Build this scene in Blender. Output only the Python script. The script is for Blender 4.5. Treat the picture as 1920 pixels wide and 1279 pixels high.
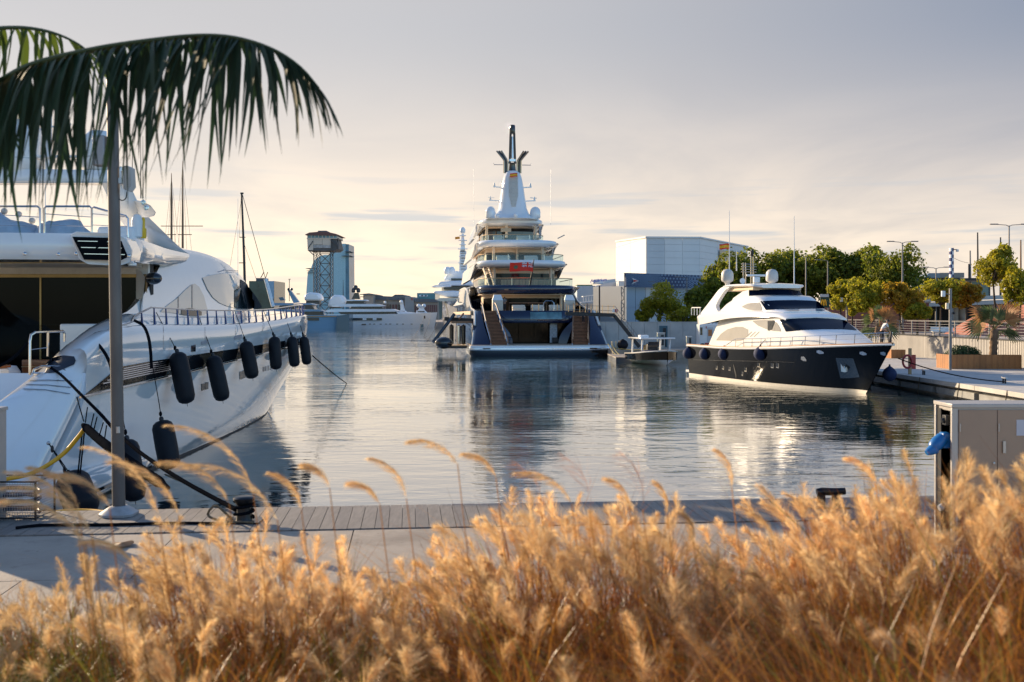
import bpy, bmesh, math, random
from mathutils import Vector, Matrix, noise
from mathutils.bvhtree import BVHTree
from math import sin, cos, pi, radians, sqrt, atan2, tan
random.seed(7)
for _o in list(bpy.data.objects): bpy.data.objects.remove(_o, do_unlink=True)
SC = bpy.context.scene
COL = SC.collection

# ---------------------------------------------------------------- camera
FPX, HOR, CAMZ = 2000.0, 590.0, 5.0
cam = bpy.data.cameras.new('camera'); camo = bpy.data.objects.new('camera', cam); COL.objects.link(camo)
cam.sensor_width = 36.0; cam.lens = 36.0*FPX/1920.0
camo.location = (0, 0, CAMZ); camo.rotation_euler = (radians(90), 0, 0)
cam.shift_y = -(639.5-HOR)/1920.0
cam.clip_start = 0.1; cam.clip_end = 9000
cam.dof.use_dof = True; cam.dof.focus_distance = 60; cam.dof.aperture_fstop = 3.3
SC.camera = camo
SC.render.resolution_x, SC.render.resolution_y = 1024, 682

# ---------------------------------------------------------------- sun and sky
SUN_AZ, SUN_EL = radians(-49), radians(16.5)          # azimuth from +Y (view axis), negative = left
SUND = Vector((sin(SUN_AZ)*cos(SUN_EL), cos(SUN_AZ)*cos(SUN_EL), sin(SUN_EL)))
sl = bpy.data.lights.new('sun', 'SUN'); sl.energy = 5.0; sl.angle = radians(0.6); sl.color = (1.0, 0.78, 0.52)
so = bpy.data.objects.new('sun', sl); COL.objects.link(so)
so.rotation_euler = SUND.to_track_quat('Z', 'Y').to_euler()

world = bpy.data.worlds.new('World'); SC.world = world; world.use_nodes = True
def build_world():
    nt = world.node_tree; N, L = nt.nodes, nt.links; N.clear()
    out = N.new('ShaderNodeOutputWorld'); bg = N.new('ShaderNodeBackground'); L.new(bg.outputs[0], out.inputs[0])
    STR = 0.15; bg.inputs[1].default_value = STR
    sky = N.new('ShaderNodeTexSky'); sky.sky_type = 'NISHITA'; sky.sun_disc = False
    sky.sun_elevation = SUN_EL; sky.sun_rotation = SUN_AZ; sky.air_density = 1.0; sky.dust_density = 0.6; sky.ozone_density = 4.0
    tc = N.new('ShaderNodeTexCoord')
    def math_(op, a, b=None, c=None, clamp=False):
        n = N.new('ShaderNodeMath'); n.operation = op; n.use_clamp = clamp
        for i, v in enumerate((a, b, c)):
            if v is None: continue
            if isinstance(v, (int, float)): n.inputs[i].default_value = v
            else: L.new(v, n.inputs[i])
        return n.outputs[0]
    def mix(f, a, b, mode='MIX'):
        n = N.new('ShaderNodeMix'); n.data_type = 'RGBA'; n.blend_type = mode
        if isinstance(f, (int, float)): n.inputs[0].default_value = f
        else: L.new(f, n.inputs[0])
        for s, v in ((6, a), (7, b)):
            if isinstance(v, tuple): n.inputs[s].default_value = (*v, 1)
            else: L.new(v, n.inputs[s])
        return n.outputs[2]
    def rng(v, a, b, c=0.0, d=1.0):
        n = N.new('ShaderNodeMapRange'); n.interpolation_type = 'SMOOTHSTEP'; L.new(v, n.inputs[0])
        for i, x in enumerate((a, b, c, d)): n.inputs[i+1].default_value = x
        return n.outputs[0]
    D = tc.outputs['Generated']
    dp = N.new('ShaderNodeVectorMath'); dp.operation = 'DOT_PRODUCT'; L.new(D, dp.inputs[0]); dp.inputs[1].default_value = SUND
    dot = dp.outputs['Value']
    sp = N.new('ShaderNodeSeparateXYZ'); L.new(D, sp.inputs[0]); ez = math_('ABSOLUTE', sp.outputs[2])
    # thin high veil, brightest and warmest round the sun, greyer away from it and higher up
    near = rng(dot, 0.05, 0.90)
    low = rng(ez, 0.0, 0.27, 1.0, 0.0)
    k = 1.0/STR
    grey = (0.112*k, 0.142*k, 0.205*k); cream = (0.80*k, 0.625*k, 0.445*k); pale = (0.62*k, 0.52*k, 0.425*k)
    veil = mix(near, mix(low, grey, pale), mix(low, (0.37*k, 0.35*k, 0.335*k), cream))
    # wisps on a flat sheet high above
    pz = math_('ADD', ez, 0.10)
    px = math_('DIVIDE', sp.outputs[0], pz); py = math_('DIVIDE', sp.outputs[1], pz)
    cb = N.new('ShaderNodeCombineXYZ'); L.new(px, cb.inputs[0]); L.new(py, cb.inputs[1])
    mp = N.new('ShaderNodeMapping'); L.new(cb.outputs[0], mp.inputs[0]); mp.inputs['Scale'].default_value = (0.9, 0.55, 1); mp.inputs['Rotation'].default_value = (0, 0, 0.5)
    nz = N.new('ShaderNodeTexNoise'); L.new(mp.outputs[0], nz.inputs[0]); nz.inputs['Scale'].default_value = 1.15; nz.inputs['Detail'].default_value = 8; nz.inputs['Roughness'].default_value = 0.55; nz.inputs['Distortion'].default_value = 0.5
    w = rng(nz.outputs[0], 0.36, 0.66)
    veil = mix(math_('MULTIPLY', w, 0.38), veil, mix(near, (0.165*k, 0.18*k, 0.225*k), (0.36*k, 0.33*k, 0.31*k)))
    # long flat streaks low over the horizon
    ang = N.new('ShaderNodeMath'); ang.operation = 'ARCTAN2'; L.new(sp.outputs[0], ang.inputs[0]); L.new(sp.outputs[1], ang.inputs[1])
    cb2 = N.new('ShaderNodeCombineXYZ'); L.new(math_('MULTIPLY', ang.outputs[0], 5.0), cb2.inputs[0]); L.new(math_('MULTIPLY', ez, 75.0), cb2.inputs[1])
    nz2 = N.new('ShaderNodeTexNoise'); L.new(cb2.outputs[0], nz2.inputs[0]); nz2.inputs['Scale'].default_value = 1.0; nz2.inputs['Detail'].default_value = 5; nz2.inputs['Roughness'].default_value = 0.5
    s = math_('MULTIPLY', rng(nz2.outputs[0], 0.52, 0.66), math_('MULTIPLY', rng(ez, 0.015, 0.05), rng(ez, 0.075, 0.15, 1.0, 0.0)))
    veil = mix(math_('MULTIPLY', s, 0.75), veil, (0.32*k, 0.335*k, 0.36*k))
    cover = math_('MULTIPLY', rng(dot, -0.32, 0.16, 0.02, 0.93), rng(ez, 0.30, 0.66, 1.0, 0.10))
    col = mix(cover, sky.outputs[0], veil)
    L.new(col, bg.inputs[0])
build_world()
SC.view_settings.view_transform = 'Standard'; SC.view_settings.look = 'None'
SC.view_settings.exposure = 0.78; SC.view_settings.gamma = 1.0; SC.view_settings.use_curve_mapping = False
SC.render.engine = 'CYCLES'
SC.cycles.use_denoising = True
SC.cycles.max_bounces = 8; SC.cycles.transparent_max_bounces = 16; SC.cycles.sample_clamp_indirect = 2.0
SC.cycles.caustics_reflective = False; SC.cycles.caustics_refractive = False
# ---------------------------------------------------------------- helpers
def W(px, py, d):
    "point seen at photo pixel px,py at distance d along the view axis"
    return Vector(((px-960)/FPX*d, d, CAMZ-(py-HOR)/FPX*d))
def G(px, py, z=0.0):
    return W(px, py, (CAMZ-z)*FPX/(py-HOR))
def lerp(a, b, t): return a+(b-a)*t
def interp(tab, x):
    "piecewise-linear table [(x, v...)]; smooth enough when lofted"
    if x <= tab[0][0]: return tab[0][1:] if len(tab[0]) > 2 else tab[0][1]
    for p, q in zip(tab, tab[1:]):
        if x <= q[0]:
            t = (x-p[0])/(q[0]-p[0]); r = tuple(lerp(a, b, t) for a, b in zip(p[1:], q[1:]))
            return r if len(r) > 1 else r[0]
    return tab[-1][1:] if len(tab[-1]) > 2 else tab[-1][1]
def spline(tab, x):
    "Catmull-Rom through table rows"
    n = len(tab)
    if x <= tab[0][0]: i = 0; x = tab[0][0]
    elif x >= tab[-1][0]: i = n-2; x = tab[-1][0]
    else: i = next(k for k in range(n-1) if x <= tab[k+1][0])
    p0, p1, p2, p3 = tab[max(i-1, 0)], tab[i], tab[i+1], tab[min(i+2, n-1)]
    h = p2[0]-p1[0]; t = (x-p1[0])/h if h else 0
    out = []
    for c in range(1, len(p1)):
        m1 = (p2[c]-p0[c])/(p2[0]-p0[0]) if p2[0] != p0[0] else 0
        m2 = (p3[c]-p1[c])/(p3[0]-p1[0]) if p3[0] != p1[0] else 0
        t2, t3 = t*t, t*t*t
        out.append((2*t3-3*t2+1)*p1[c]+(t3-2*t2+t)*h*m1+(-2*t3+3*t2)*p2[c]+(t3-t2)*h*m2)
    return tuple(out) if len(out) > 1 else out[0]
def curve_pts(pts, n):
    pts = [Vector(p) for p in pts]; tab = []; s = 0
    for i, p in enumerate(pts):
        if i: s += (p-pts[i-1]).length
        tab.append((s, *p))
    return [Vector(spline(tab, s*i/n)) for i in range(n+1)]
def sag(a, b, drop, n=12):
    a, b = Vector(a), Vector(b)
    return [a.lerp(b, i/n)-Vector((0, 0, drop*4*(i/n)*(1-i/n))) for i in range(n+1)]

WMAT = {}
def wm(o): return WMAT[o.name]
class MB:
    "collects geometry; build() links it as ONE mesh object"
    def __init__(s, M=None): s.v, s.f, s.M = [], [], M
    def add(s, vs, fs):
        b = len(s.v); s.v += [Vector(p) for p in vs]; s.f += [tuple(i+b for i in f) for f in fs]; return s
    def box(s, c, d, rz=0.0, taper=1.0):
        x, y, z = d[0]/2, d[1]/2, d[2]/2; R = Matrix.Rotation(rz, 3, 'Z'); c = Vector(c)
        vs = [c+R@Vector((sx*x*(taper if sz > 0 else 1), sy*y*(taper if sz > 0 else 1), sz*z)) for sz in (-1, 1) for sy in (-1, 1) for sx in (-1, 1)]
        return s.add(vs, [(0, 2, 3, 1), (4, 5, 7, 6), (0, 1, 5, 4), (2, 6, 7, 3), (0, 4, 6, 2), (1, 3, 7, 5)])
    def bx(s, x0, x1, y0, y1, z0, z1): return s.box(((x0+x1)/2, (y0+y1)/2, (z0+z1)/2), (x1-x0, y1-y0, z1-z0))
    def bar(s, a, b, w, h, up=(0, 0, 1)):
        a, b = Vector(a), Vector(b); t = (b-a).normalized(); up = Vector(up)
        if abs(t.dot(up)) > 0.98: up = Vector((1, 0, 0))
        x = t.cross(up).normalized(); y = x.cross(t).normalized(); vs = []
        for p in (a, b): vs += [p+x*sx*w/2+y*sy*h/2 for sx, sy in ((-1, -1), (1, -1), (1, 1), (-1, 1))]
        return s.add(vs, [(3, 2, 1, 0), (4, 5, 6, 7), (0, 1, 5, 4), (1, 2, 6, 5), (2, 3, 7, 6), (3, 0, 4, 7)])
    def tube(s, pts, r, n=8, caps=True):
        pts = [Vector(p) for p in pts]; m = len(pts); rs = r if isinstance(r, (list, tuple)) else [r]*m
        rings = []; prev = None
        for i, p in enumerate(pts):
            t = (pts[min(i+1, m-1)]-pts[max(i-1, 0)])
            t = t.normalized() if t.length > 1e-9 else Vector((0, 0, 1))
            if prev is None:
                u = Vector((0, 0, 1)) if abs(t.z) < 0.9 else Vector((1, 0, 0)); x = t.cross(u).normalized()
            else:
                x = prev-t*prev.dot(t); x = x.normalized() if x.length > 1e-6 else t.orthogonal().normalized()
            prev = x; y = t.cross(x)
            rings.append([p+(x*cos(2*pi*k/n)+y*sin(2*pi*k/n))*rs[i] for k in range(n)])
        vs = [q for g in rings for q in g]; fs = []
        for i in range(m-1):
            for k in range(n):
                a, b2 = i*n+k, i*n+(k+1) % n; fs.append((a, b2, b2+n, a+n))
        if caps: fs += [tuple(range(n-1, -1, -1)), tuple(range((m-1)*n, m*n))]
        return s.add(vs, fs)
    def lathe(s, prof, c=(0, 0, 0), axis=(0, 0, 1), n=20):
        "prof = [(r, h)] along axis"
        c, ax = Vector(c), Vector(axis).normalized(); x = ax.orthogonal().normalized(); y = ax.cross(x)
        vs = [c+ax*h+(x*cos(2*pi*k/n)+y*sin(2*pi*k/n))*max(r, 1e-4) for r, h in prof for k in range(n)]; fs = []
        for i in range(len(prof)-1):
            for k in range(n):
                a, b = i*n+k, i*n+(k+1) % n; fs.append((a, b, b+n, a+n))
        fs += [tuple(range(n-1, -1, -1)), tuple(range((len(prof)-1)*n, len(prof)*n))]
        return s.add(vs, fs)
    def ball(s, c, r, n=12, m=8, sc=(1, 1, 1)):
        c = Vector(c); vs = []; fs = []
        for i in range(m+1):
            th = pi*i/m
            for k in range(n): vs.append(c+Vector((sin(th)*cos(2*pi*k/n)*sc[0], sin(th)*sin(2*pi*k/n)*sc[1], cos(th)*sc[2]))*r)
        for i in range(m):
            for k in range(n):
                a, b = i*n+k, i*n+(k+1) % n; fs.append((a, a+n, b+n, b))
        return s.add(vs, fs)
    def grid(s, rows, closed=False, flip=False):
        n = len(rows[0]); vs = [p for r in rows for p in r]; fs = []
        for i in range(len(rows)-1):
            for k in range(n if closed else n-1):
                a, b = i*n+k, i*n+(k+1) % n; f = (a, b, b+n, a+n); fs.append(f[::-1] if flip else f)
        return s.add(vs, fs)
    def prism(s, outline, z0, z1):
        n = len(outline); vs = [Vector((p[0], p[1], z0)) for p in outline]+[Vector((p[0], p[1], z1)) for p in outline]
        return s.add(vs, [tuple(range(n-1, -1, -1)), tuple(range(n, 2*n))]+[(i, (i+1) % n, (i+1) % n+n, i+n) for i in range(n)])
    def slab(s, poly, dvec):
        "planar polygon extruded by a vector"
        poly = [Vector(p) for p in poly]; dvec = Vector(dvec); n = len(poly); vs = poly+[p+dvec for p in poly]
        return s.add(vs, [tuple(range(n-1, -1, -1)), tuple(range(n, 2*n))]+[(i, (i+1) % n, (i+1) % n+n, i+n) for i in range(n)])
    def rings(s, outs):
        "stack of equal-length 3D rings, capped"
        n = len(outs[0]); s.grid(outs, closed=True)
        b = len(s.v); return s.add(list(outs[0])+list(outs[-1]), [tuple(range(n-1, -1, -1)), tuple(range(n, 2*n))])
    def world(s): return [s.M@p for p in s.v] if s.M else s.v
    def bvh(s): return BVHTree.FromPolygons([tuple(p) for p in s.world()], s.f)
    def build(s, name, mat, parent=None, smooth=40, bevel=0, local=False, fixn=True, merge=0):
        me = bpy.data.meshes.new(name); vs = s.world()
        if fixn or merge:
            bm = bmesh.new(); bv = [bm.verts.new(p) for p in vs]
            for f in s.f:
                try: bm.faces.new([bv[i] for i in f])
                except ValueError: pass
            if merge: bmesh.ops.remove_doubles(bm, verts=bm.verts, dist=merge)
            bmesh.ops.recalc_face_normals(bm, faces=bm.faces); bm.to_mesh(me); bm.free()
        else:
            me.from_pydata([tuple(p) for p in vs], [], s.f)
        me.materials.append(mat)
        if smooth:
            me.shade_smooth(); me.set_sharp_from_angle(angle=radians(smooth))
        o = bpy.data.objects.new(name, me); COL.objects.link(o)
        if bevel:
            b = o.modifiers.new('bevel', 'BEVEL'); b.width = bevel; b.segments = 2; b.limit_method = 'ANGLE'; b.angle_limit = radians(35)
        WMAT[o.name] = Matrix.Identity(4)
        if parent is not None:
            o.parent = parent
            if local: WMAT[o.name] = wm(parent)
            else: o.matrix_parent_inverse = wm(parent).inverted()
        return o
def tag(o, label=None, cat=None, group=None, kind=None):
    for k, v in (('label', label), ('category', cat), ('group', group), ('kind', kind)):
        if v: o[k] = v
    return o
def empty(name, loc=(0, 0, 0), rz=0.0, label=None, cat=None, group=None):
    o = bpy.data.objects.new(name, None); COL.objects.link(o); o.location = loc; o.rotation_euler = (0, 0, rz); o.empty_display_size = 0.2
    WMAT[o.name] = Matrix.Translation(Vector(loc))@Matrix.Rotation(rz, 4, 'Z')
    return tag(o, label, cat, group)
def copy_tree(o, loc=None, rz=None, parent=None, label=None, sc=None):
    c = o.copy(); COL.objects.link(c); WMAT[c.name] = WMAT.get(o.name, Matrix.Identity(4))
    if parent is not None: c.parent = parent
    if loc is not None: c.location = loc
    if rz is not None: c.rotation_euler = (0, 0, rz)
    if sc is not None: c.scale = (sc, sc, sc) if isinstance(sc, (int, float)) else sc
    if label: c['label'] = label
    for ch in list(o.children): copy_tree(ch, parent=c)
    return c

# ---------------------------------------------------------------- materials
MATS = {}
def mat(name, col, rough=0.5, metal=0.0, var=0.10, scale=4.0, bump=0.0, bscale=None, coat=0.0, spec=0.5, aniso=None, dirt=None, alpha=1.0, detail=4, rvar=0.0):
    if name in MATS: return MATS[name]
    m = bpy.data.materials.new(name); m.use_nodes = True; N, L = m.node_tree.nodes, m.node_tree.links
    p = N['Principled BSDF']; p.inputs['Roughness'].default_value = rough; p.inputs['Metallic'].default_value = metal
    p.inputs['Coat Weight'].default_value = coat; p.inputs['Coat Roughness'].default_value = 0.03; p.inputs['Specular IOR Level'].default_value = spec
    p.inputs['Alpha'].default_value = alpha
    tc = N.new('ShaderNodeTexCoord'); mp = N.new('ShaderNodeMapping'); L.new(tc.outputs['Object'], mp.inputs[0])
    if aniso: mp.inputs['Scale'].default_value = aniso
    nz = N.new('ShaderNodeTexNoise'); L.new(mp.outputs[0], nz.inputs[0]); nz.inputs['Scale'].default_value = scale; nz.inputs['Detail'].default_value = detail; nz.inputs['Roughness'].default_value = 0.6
    mr = N.new('ShaderNodeMapRange'); L.new(nz.outputs[0], mr.inputs[0]); mr.inputs[1].default_value = 0.3; mr.inputs[2].default_value = 0.7
    mx = N.new('ShaderNodeMix'); mx.data_type = 'RGBA'; L.new(mr.outputs[0], mx.inputs[0])
    d = dirt or tuple(c*(1-var) for c in col); b = col if dirt else tuple(min(1, c*(1+var*0.6)) for c in col)
    mx.inputs[6].default_value = (*b, 1); mx.inputs[7].default_value = (*d, 1); L.new(mx.outputs[2], p.inputs['Base Color'])
    if rvar:
        r2 = N.new('ShaderNodeMapRange'); L.new(nz.outputs[0], r2.inputs[0]); r2.inputs[1].default_value = 0.3; r2.inputs[2].default_value = 0.7
        r2.inputs[3].default_value = max(0.0, rough-rvar); r2.inputs[4].default_value = min(1, rough+rvar); L.new(r2.outputs[0], p.inputs['Roughness'])
    if bump:
        n2 = N.new('ShaderNodeTexNoise'); L.new(mp.outputs[0], n2.inputs[0]); n2.inputs['Scale'].default_value = bscale or scale*6; n2.inputs['Detail'].default_value = 3
        bp = N.new('ShaderNodeBump'); bp.inputs['Strength'].default_value = bump; bp.inputs['Distance'].default_value = 0.02; L.new(n2.outputs[0], bp.inputs['Height']); L.new(bp.outputs[0], p.inputs['Normal'])
    MATS[name] = m; return m
def leafmat(name, c1, c2, trans=0.45, rough=0.55, isl=True, c3=None):
    "foliage: colour varies from leaf to leaf, light passes through"
    m = bpy.data.materials.new(name); m.use_nodes = True; N, L = m.node_tree.nodes, m.node_tree.links
    p = N['Principled BSDF']; p.inputs['Roughness'].default_value = rough; out = N['Material Output']
    ge = N.new('ShaderNodeNewGeometry'); ra = N.new('ShaderNodeValToRGB'); L.new(ge.outputs['Random Per Island'], ra.inputs[0])
    ra.color_ramp.elements[0].color = (*c1, 1); ra.color_ramp.elements[1].color = (*c2, 1)
    if c3: e = ra.color_ramp.elements.new(0.5); e.color = (*c3, 1)
    tc = N.new('ShaderNodeTexCoord'); nz = N.new('ShaderNodeTexNoise'); L.new(tc.outputs['Object'], nz.inputs[0]); nz.inputs['Scale'].default_value = 0.9; nz.inputs['Detail'].default_value = 3
    hs = N.new('ShaderNodeHueSaturation'); L.new(ra.outputs[0], hs.inputs['Color']); mr = N.new('ShaderNodeMapRange'); L.new(nz.outputs[0], mr.inputs[0]); mr.inputs[1].default_value = 0.3; mr.inputs[2].default_value = 0.7; mr.inputs[3].default_value = 0.75; mr.inputs[4].default_value = 1.25
    L.new(mr.outputs[0], hs.inputs['Value']); L.new(hs.outputs[0], p.inputs['Base Color'])
    t = N.new('ShaderNodeBsdfTranslucent'); L.new(hs.outputs[0], t.inputs['Color'])
    mx = N.new('ShaderNodeMixShader'); mx.inputs[0].default_value = trans; L.new(p.outputs[0], mx.inputs[1]); L.new(t.outputs[0], mx.inputs[2]); L.new(mx.outputs[0], out.inputs[0])
    MATS[name] = m; return m
def glassmat(name, tint=(0.75, 0.9, 0.9), clear=0.7, rough=0.02):
    "thin clear pane: mostly see-through with a mirror sheen"
    m = bpy.data.materials.new(name); m.use_nodes = True; N, L = m.node_tree.nodes, m.node_tree.links; out = N['Material Output']
    p = N['Principled BSDF']; p.inputs['Base Color'].default_value = (*[c*0.5 for c in tint], 1); p.inputs['Roughness'].default_value = rough
    t = N.new('ShaderNodeBsdfTransparent'); t.inputs[0].default_value = (*tint, 1); nz = N.new('ShaderNodeTexNoise'); nz.inputs['Scale'].default_value = 0.8
    mr = N.new('ShaderNodeMapRange'); L.new(nz.outputs[0], mr.inputs[0]); mr.inputs[3].default_value = clear-0.06; mr.inputs[4].default_value = clear+0.06
    mx = N.new('ShaderNodeMixShader'); L.new(mr.outputs[0], mx.inputs[0]); L.new(p.outputs[0], mx.inputs[1]); L.new(t.outputs[0], mx.inputs[2]); L.new(mx.outputs[0], out.inputs[0])
    MATS[name] = m; return m

white = mat('gel_coat_white', (0.82, 0.82, 0.81), 0.10, coat=1.0, var=0.03, scale=0.8)
white_matte = mat('painted_white', (0.78, 0.78, 0.76), 0.45, var=0.05, scale=1.5)
ivory = mat('ivory_panel', (0.72, 0.62, 0.48), 0.4, var=0.06)
navy = mat('navy_paint', (0.006, 0.014, 0.045), 0.10, coat=0.5, var=0.15, scale=0.5)
blackp = mat('black_gloss', (0.008, 0.009, 0.011), 0.07, coat=0.5, var=0.2, scale=0.6)
glass_dark = mat('dark_tinted_glass', (0.006, 0.008, 0.010), 0.03, spec=0.8, var=0.3, scale=0.7)
glass_blue = mat('blue_tinted_glass', (0.003, 0.008, 0.024), 0.08, spec=0.03, var=0.3, scale=0.7)
glass_teal = mat('teal_window_glass', (0.012, 0.028, 0.034), 0.05, spec=0.2, var=0.5, scale=0.6)
glass_clear = glassmat('clear_rail_glass', clear=0.84)
steel = mat('polished_steel', (0.62, 0.60, 0.58), 0.14, 1.0, var=0.08)
steel_dull = mat('brushed_steel', (0.42, 0.42, 0.43), 0.38, 1.0, var=0.12, scale=6)
galv = mat('galvanised_pole', (0.22, 0.21, 0.205), 0.5, 0.35, var=0.15, scale=3)
rubber = mat('black_rubber', (0.010, 0.011, 0.015), 0.55, spec=0.22, var=0.25, scale=3, bump=0.15)
rope_black = mat('black_rope', (0.008, 0.009, 0.012), 1.0, spec=0.0, var=0.3, scale=30, bump=0.6, bscale=90)
sleeve_m = mat('black_sleeve_cloth', (0.009, 0.010, 0.013), 1.0, spec=0.0, var=0.2, scale=4, bump=0.2)
saloon_glass = mat('saloon_glass', (0.004, 0.004, 0.0045), 0.03, spec=0.10, var=0.3, scale=0.7)
rope_tan = mat('tan_rope', (0.20, 0.155, 0.10), 0.9, spec=0.1, var=0.3, scale=30, bump=0.6, bscale=90)
teak = mat('teak', (0.26, 0.13, 0.065), 0.5, var=0.3, scale=2.5, aniso=(1, 1, 8), bump=0.1)
teak_pale = mat('pale_teak_deck', (0.42, 0.31, 0.20), 0.6, var=0.2, scale=2)
fabric_navy = mat('navy_canvas', (0.008, 0.020, 0.075), 0.8, var=0.2, scale=3, bump=0.2)
fabric_cream = mat('cream_cushion', (0.66, 0.60, 0.50), 0.85, var=0.1, scale=3, bump=0.1)
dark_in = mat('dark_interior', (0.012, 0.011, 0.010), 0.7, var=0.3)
yellow = mat('yellow_jacket', (0.75, 0.40, 0.015), 0.45, var=0.12)
dark_metal = mat('dark_painted_metal', (0.02, 0.021, 0.024), 0.45, 0.3, var=0.2)

def raster(bv, px, py):
    d = Vector(((px-960)/FPX, 1, -(py-HOR)/FPX)).normalized()
    h = bv.ray_cast(Vector((0, 0, CAMZ)), d)
    return h[0], h[1]
def decal(bv, cols, name, m, parent, rows=4, sub=3, off=0.02, thick=0.0, smooth=40):
    """a pane that follows the surface in bv; cols = [(px, py_top, py_bottom)] in photo pixels gives its outline"""
    cc = []
    for a, b in zip(cols, cols[1:]):
        for k in range(sub): cc.append(tuple(lerp(x, y, k/sub) for x, y in zip(a, b)))
    cc.append(cols[-1]); g = []
    for c in cc:
        row = []
        for r in range(rows+1):
            t = r/rows
            if len(c) == 3: x, y = c[0], lerp(c[1], c[2], t)
            else: x, y = lerp(c[0], c[2], t), lerp(c[1], c[3], t)
            h, n = raster(bv, x, y); row.append((h, n))
        g.append(row)
    ok = [h for row in g for h, n in row if h]
    if not ok: return None
    md = sorted(h.y for h in ok)[len(ok)//2]
    rows3 = []
    for i, row in enumerate(g):
        r3 = []
        for j, (h, n) in enumerate(row):
            if h is None:
                c = cc[i]; t = j/rows
                x, y = (c[0], lerp(c[1], c[2], t)) if len(c) == 3 else (lerp(c[0], c[2], t), lerp(c[1], c[3], t))
                h, n = W(x, y, md), Vector((0, -1, 0))
            d = (Vector((0, 0, CAMZ))-h).normalized()
            if n.dot(d) < 0: n = -n
            r3.append(h+n*off)
        rows3.append(r3)
    return MB().grid(rows3).build(name, m, parent, smooth=60)
def railing(name, pts, h, parent, m, r=0.02, posts=1.2, mids=(), lean=None, post_r=None, post_name='stanchion'):
    "top rail and mid wires as one part each, every post its own part"
    pts = [Vector(p) for p in pts]; up = Vector((0, 0, h)); out = MB().tube([p+up+(lean or Vector()) for p in pts], r, 6)
    for f in mids: out.tube([p+up*f+(lean or Vector())*f for p in pts], r*0.5, 5)
    o = out.build(name, m, parent)
    tot = sum((b-a).length for a, b in zip(pts, pts[1:])); n = max(1, round(tot/posts)); tab = []; s = 0
    for i, p in enumerate(pts):
        if i: s += (p-pts[i-1]).length
        tab.append((s, *p))
    for i in range(n+1):
        p = Vector(interp(tab, s*i/n)); MB().tube([p, p+up+(lean or Vector())], post_r or r*0.8, 6).build(post_name, m, parent)
    return o
def text_mesh(body, size, name, m, parent, M, extrude=0.01, shear=0.0, bold=0.0):
    cu = bpy.data.curves.new(name, 'FONT'); cu.body = body; cu.size = size; cu.extrude = extrude; cu.shear = shear; cu.offset = bold; cu.align_x = 'LEFT'
    o = bpy.data.objects.new(name, cu); COL.objects.link(o)
    dg = bpy.context.evaluated_depsgraph_get(); me = bpy.data.meshes.new_from_object(o.evaluated_get(dg)); bpy.data.objects.remove(o, do_unlink=True)
    me.transform(M); me.materials.clear(); me.materials.append(m)
    q = bpy.data.objects.new(name, me); COL.objects.link(q); WMAT[q.name] = Matrix.Identity(4)
    if parent is not None: q.parent = parent; q.matrix_parent_inverse = wm(parent).inverted()
    return q
# ================================================================ THE SETTING
def water_material():
    m = bpy.data.materials.new('harbour_water'); m.use_nodes = True; N, L = m.node_tree.nodes, m.node_tree.links
    p = N['Principled BSDF']; p.inputs['Base Color'].default_value = (0.012, 0.040, 0.046, 1); p.inputs['Roughness'].default_value = 0.02; p.inputs['IOR'].default_value = 1.6
    tc = N.new('ShaderNodeTexCoord'); prev = None
    def layer(scale, strength, sx, sy, rot, prev, det=3.0, mask=None):
        mp = N.new('ShaderNodeMapping'); L.new(tc.outputs['Object'], mp.inputs[0]); mp.inputs['Scale'].default_value = (sx, sy, 1); mp.inputs['Rotation'].default_value = (0, 0, rot)
        nz = N.new('ShaderNodeTexNoise'); L.new(mp.outputs[0], nz.inputs[0]); nz.inputs['Scale'].default_value = scale; nz.inputs['Detail'].default_value = det; nz.inputs['Roughness'].default_value = 0.5; nz.inputs['Distortion'].default_value = 0.35
        b = N.new('ShaderNodeBump'); b.inputs['Distance'].default_value = 1.0; b.inputs['Strength'].default_value = 1.0
        s = N.new('ShaderNodeMath'); s.operation = 'MULTIPLY'; L.new(nz.outputs[0], s.inputs[0]); s.inputs[1].default_value = strength
        h = s.outputs[0]
        if mask is not None:
            q = N.new('ShaderNodeMath'); q.operation = 'MULTIPLY'; L.new(h, q.inputs[0]); L.new(mask, q.inputs[1]); h = q.outputs[0]
        L.new(h, b.inputs['Height'])
        if prev: L.new(prev, b.inputs['Normal'])
        return b.outputs[0]
    # cat's paws: patches where the breeze roughens the surface
    mp = N.new('ShaderNodeMapping'); L.new(tc.outputs['Object'], mp.inputs[0]); mp.inputs['Scale'].default_value = (0.05, 0.085, 1)
    pn = N.new('ShaderNodeTexNoise'); L.new(mp.outputs[0], pn.inputs[0]); pn.inputs['Scale'].default_value = 1.0; pn.inputs['Detail'].default_value = 3
    pm = N.new('ShaderNodeMapRange'); L.new(pn.outputs[0], pm.inputs[0]); pm.inputs[1].default_value = 0.38; pm.inputs[2].default_value = 0.62; pm.inputs[3].default_value = 0.35; pm.inputs[4].default_value = 1.25
    n1 = layer(0.22, 0.022, 0.8, 1.0, 0.25, None, 1.0)
    n2 = layer(1.2, 0.031, 0.45, 1.0, -0.15, n1, 2.0, pm.outputs[0])
    n3 = layer(5.0, 0.0062, 0.7, 1.0, 0.35, n2, 3.0, pm.outputs[0])
    L.new(n3, p.inputs['Normal'])
    gl = N.new('ShaderNodeBsdfGlossy'); gl.inputs['Roughness'].default_value = 0.03; gl.inputs['Color'].default_value = (0.96, 0.97, 0.97, 1); L.new(n3, gl.inputs['Normal'])
    ms = N.new('ShaderNodeMixShader'); ms.inputs[0].default_value = 0.46; L.new(p.outputs[0], ms.inputs[1]); L.new(gl.outputs[0], ms.inputs[2]); L.new(ms.outputs[0], N['Material Output'].inputs[0])
    return m
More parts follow.
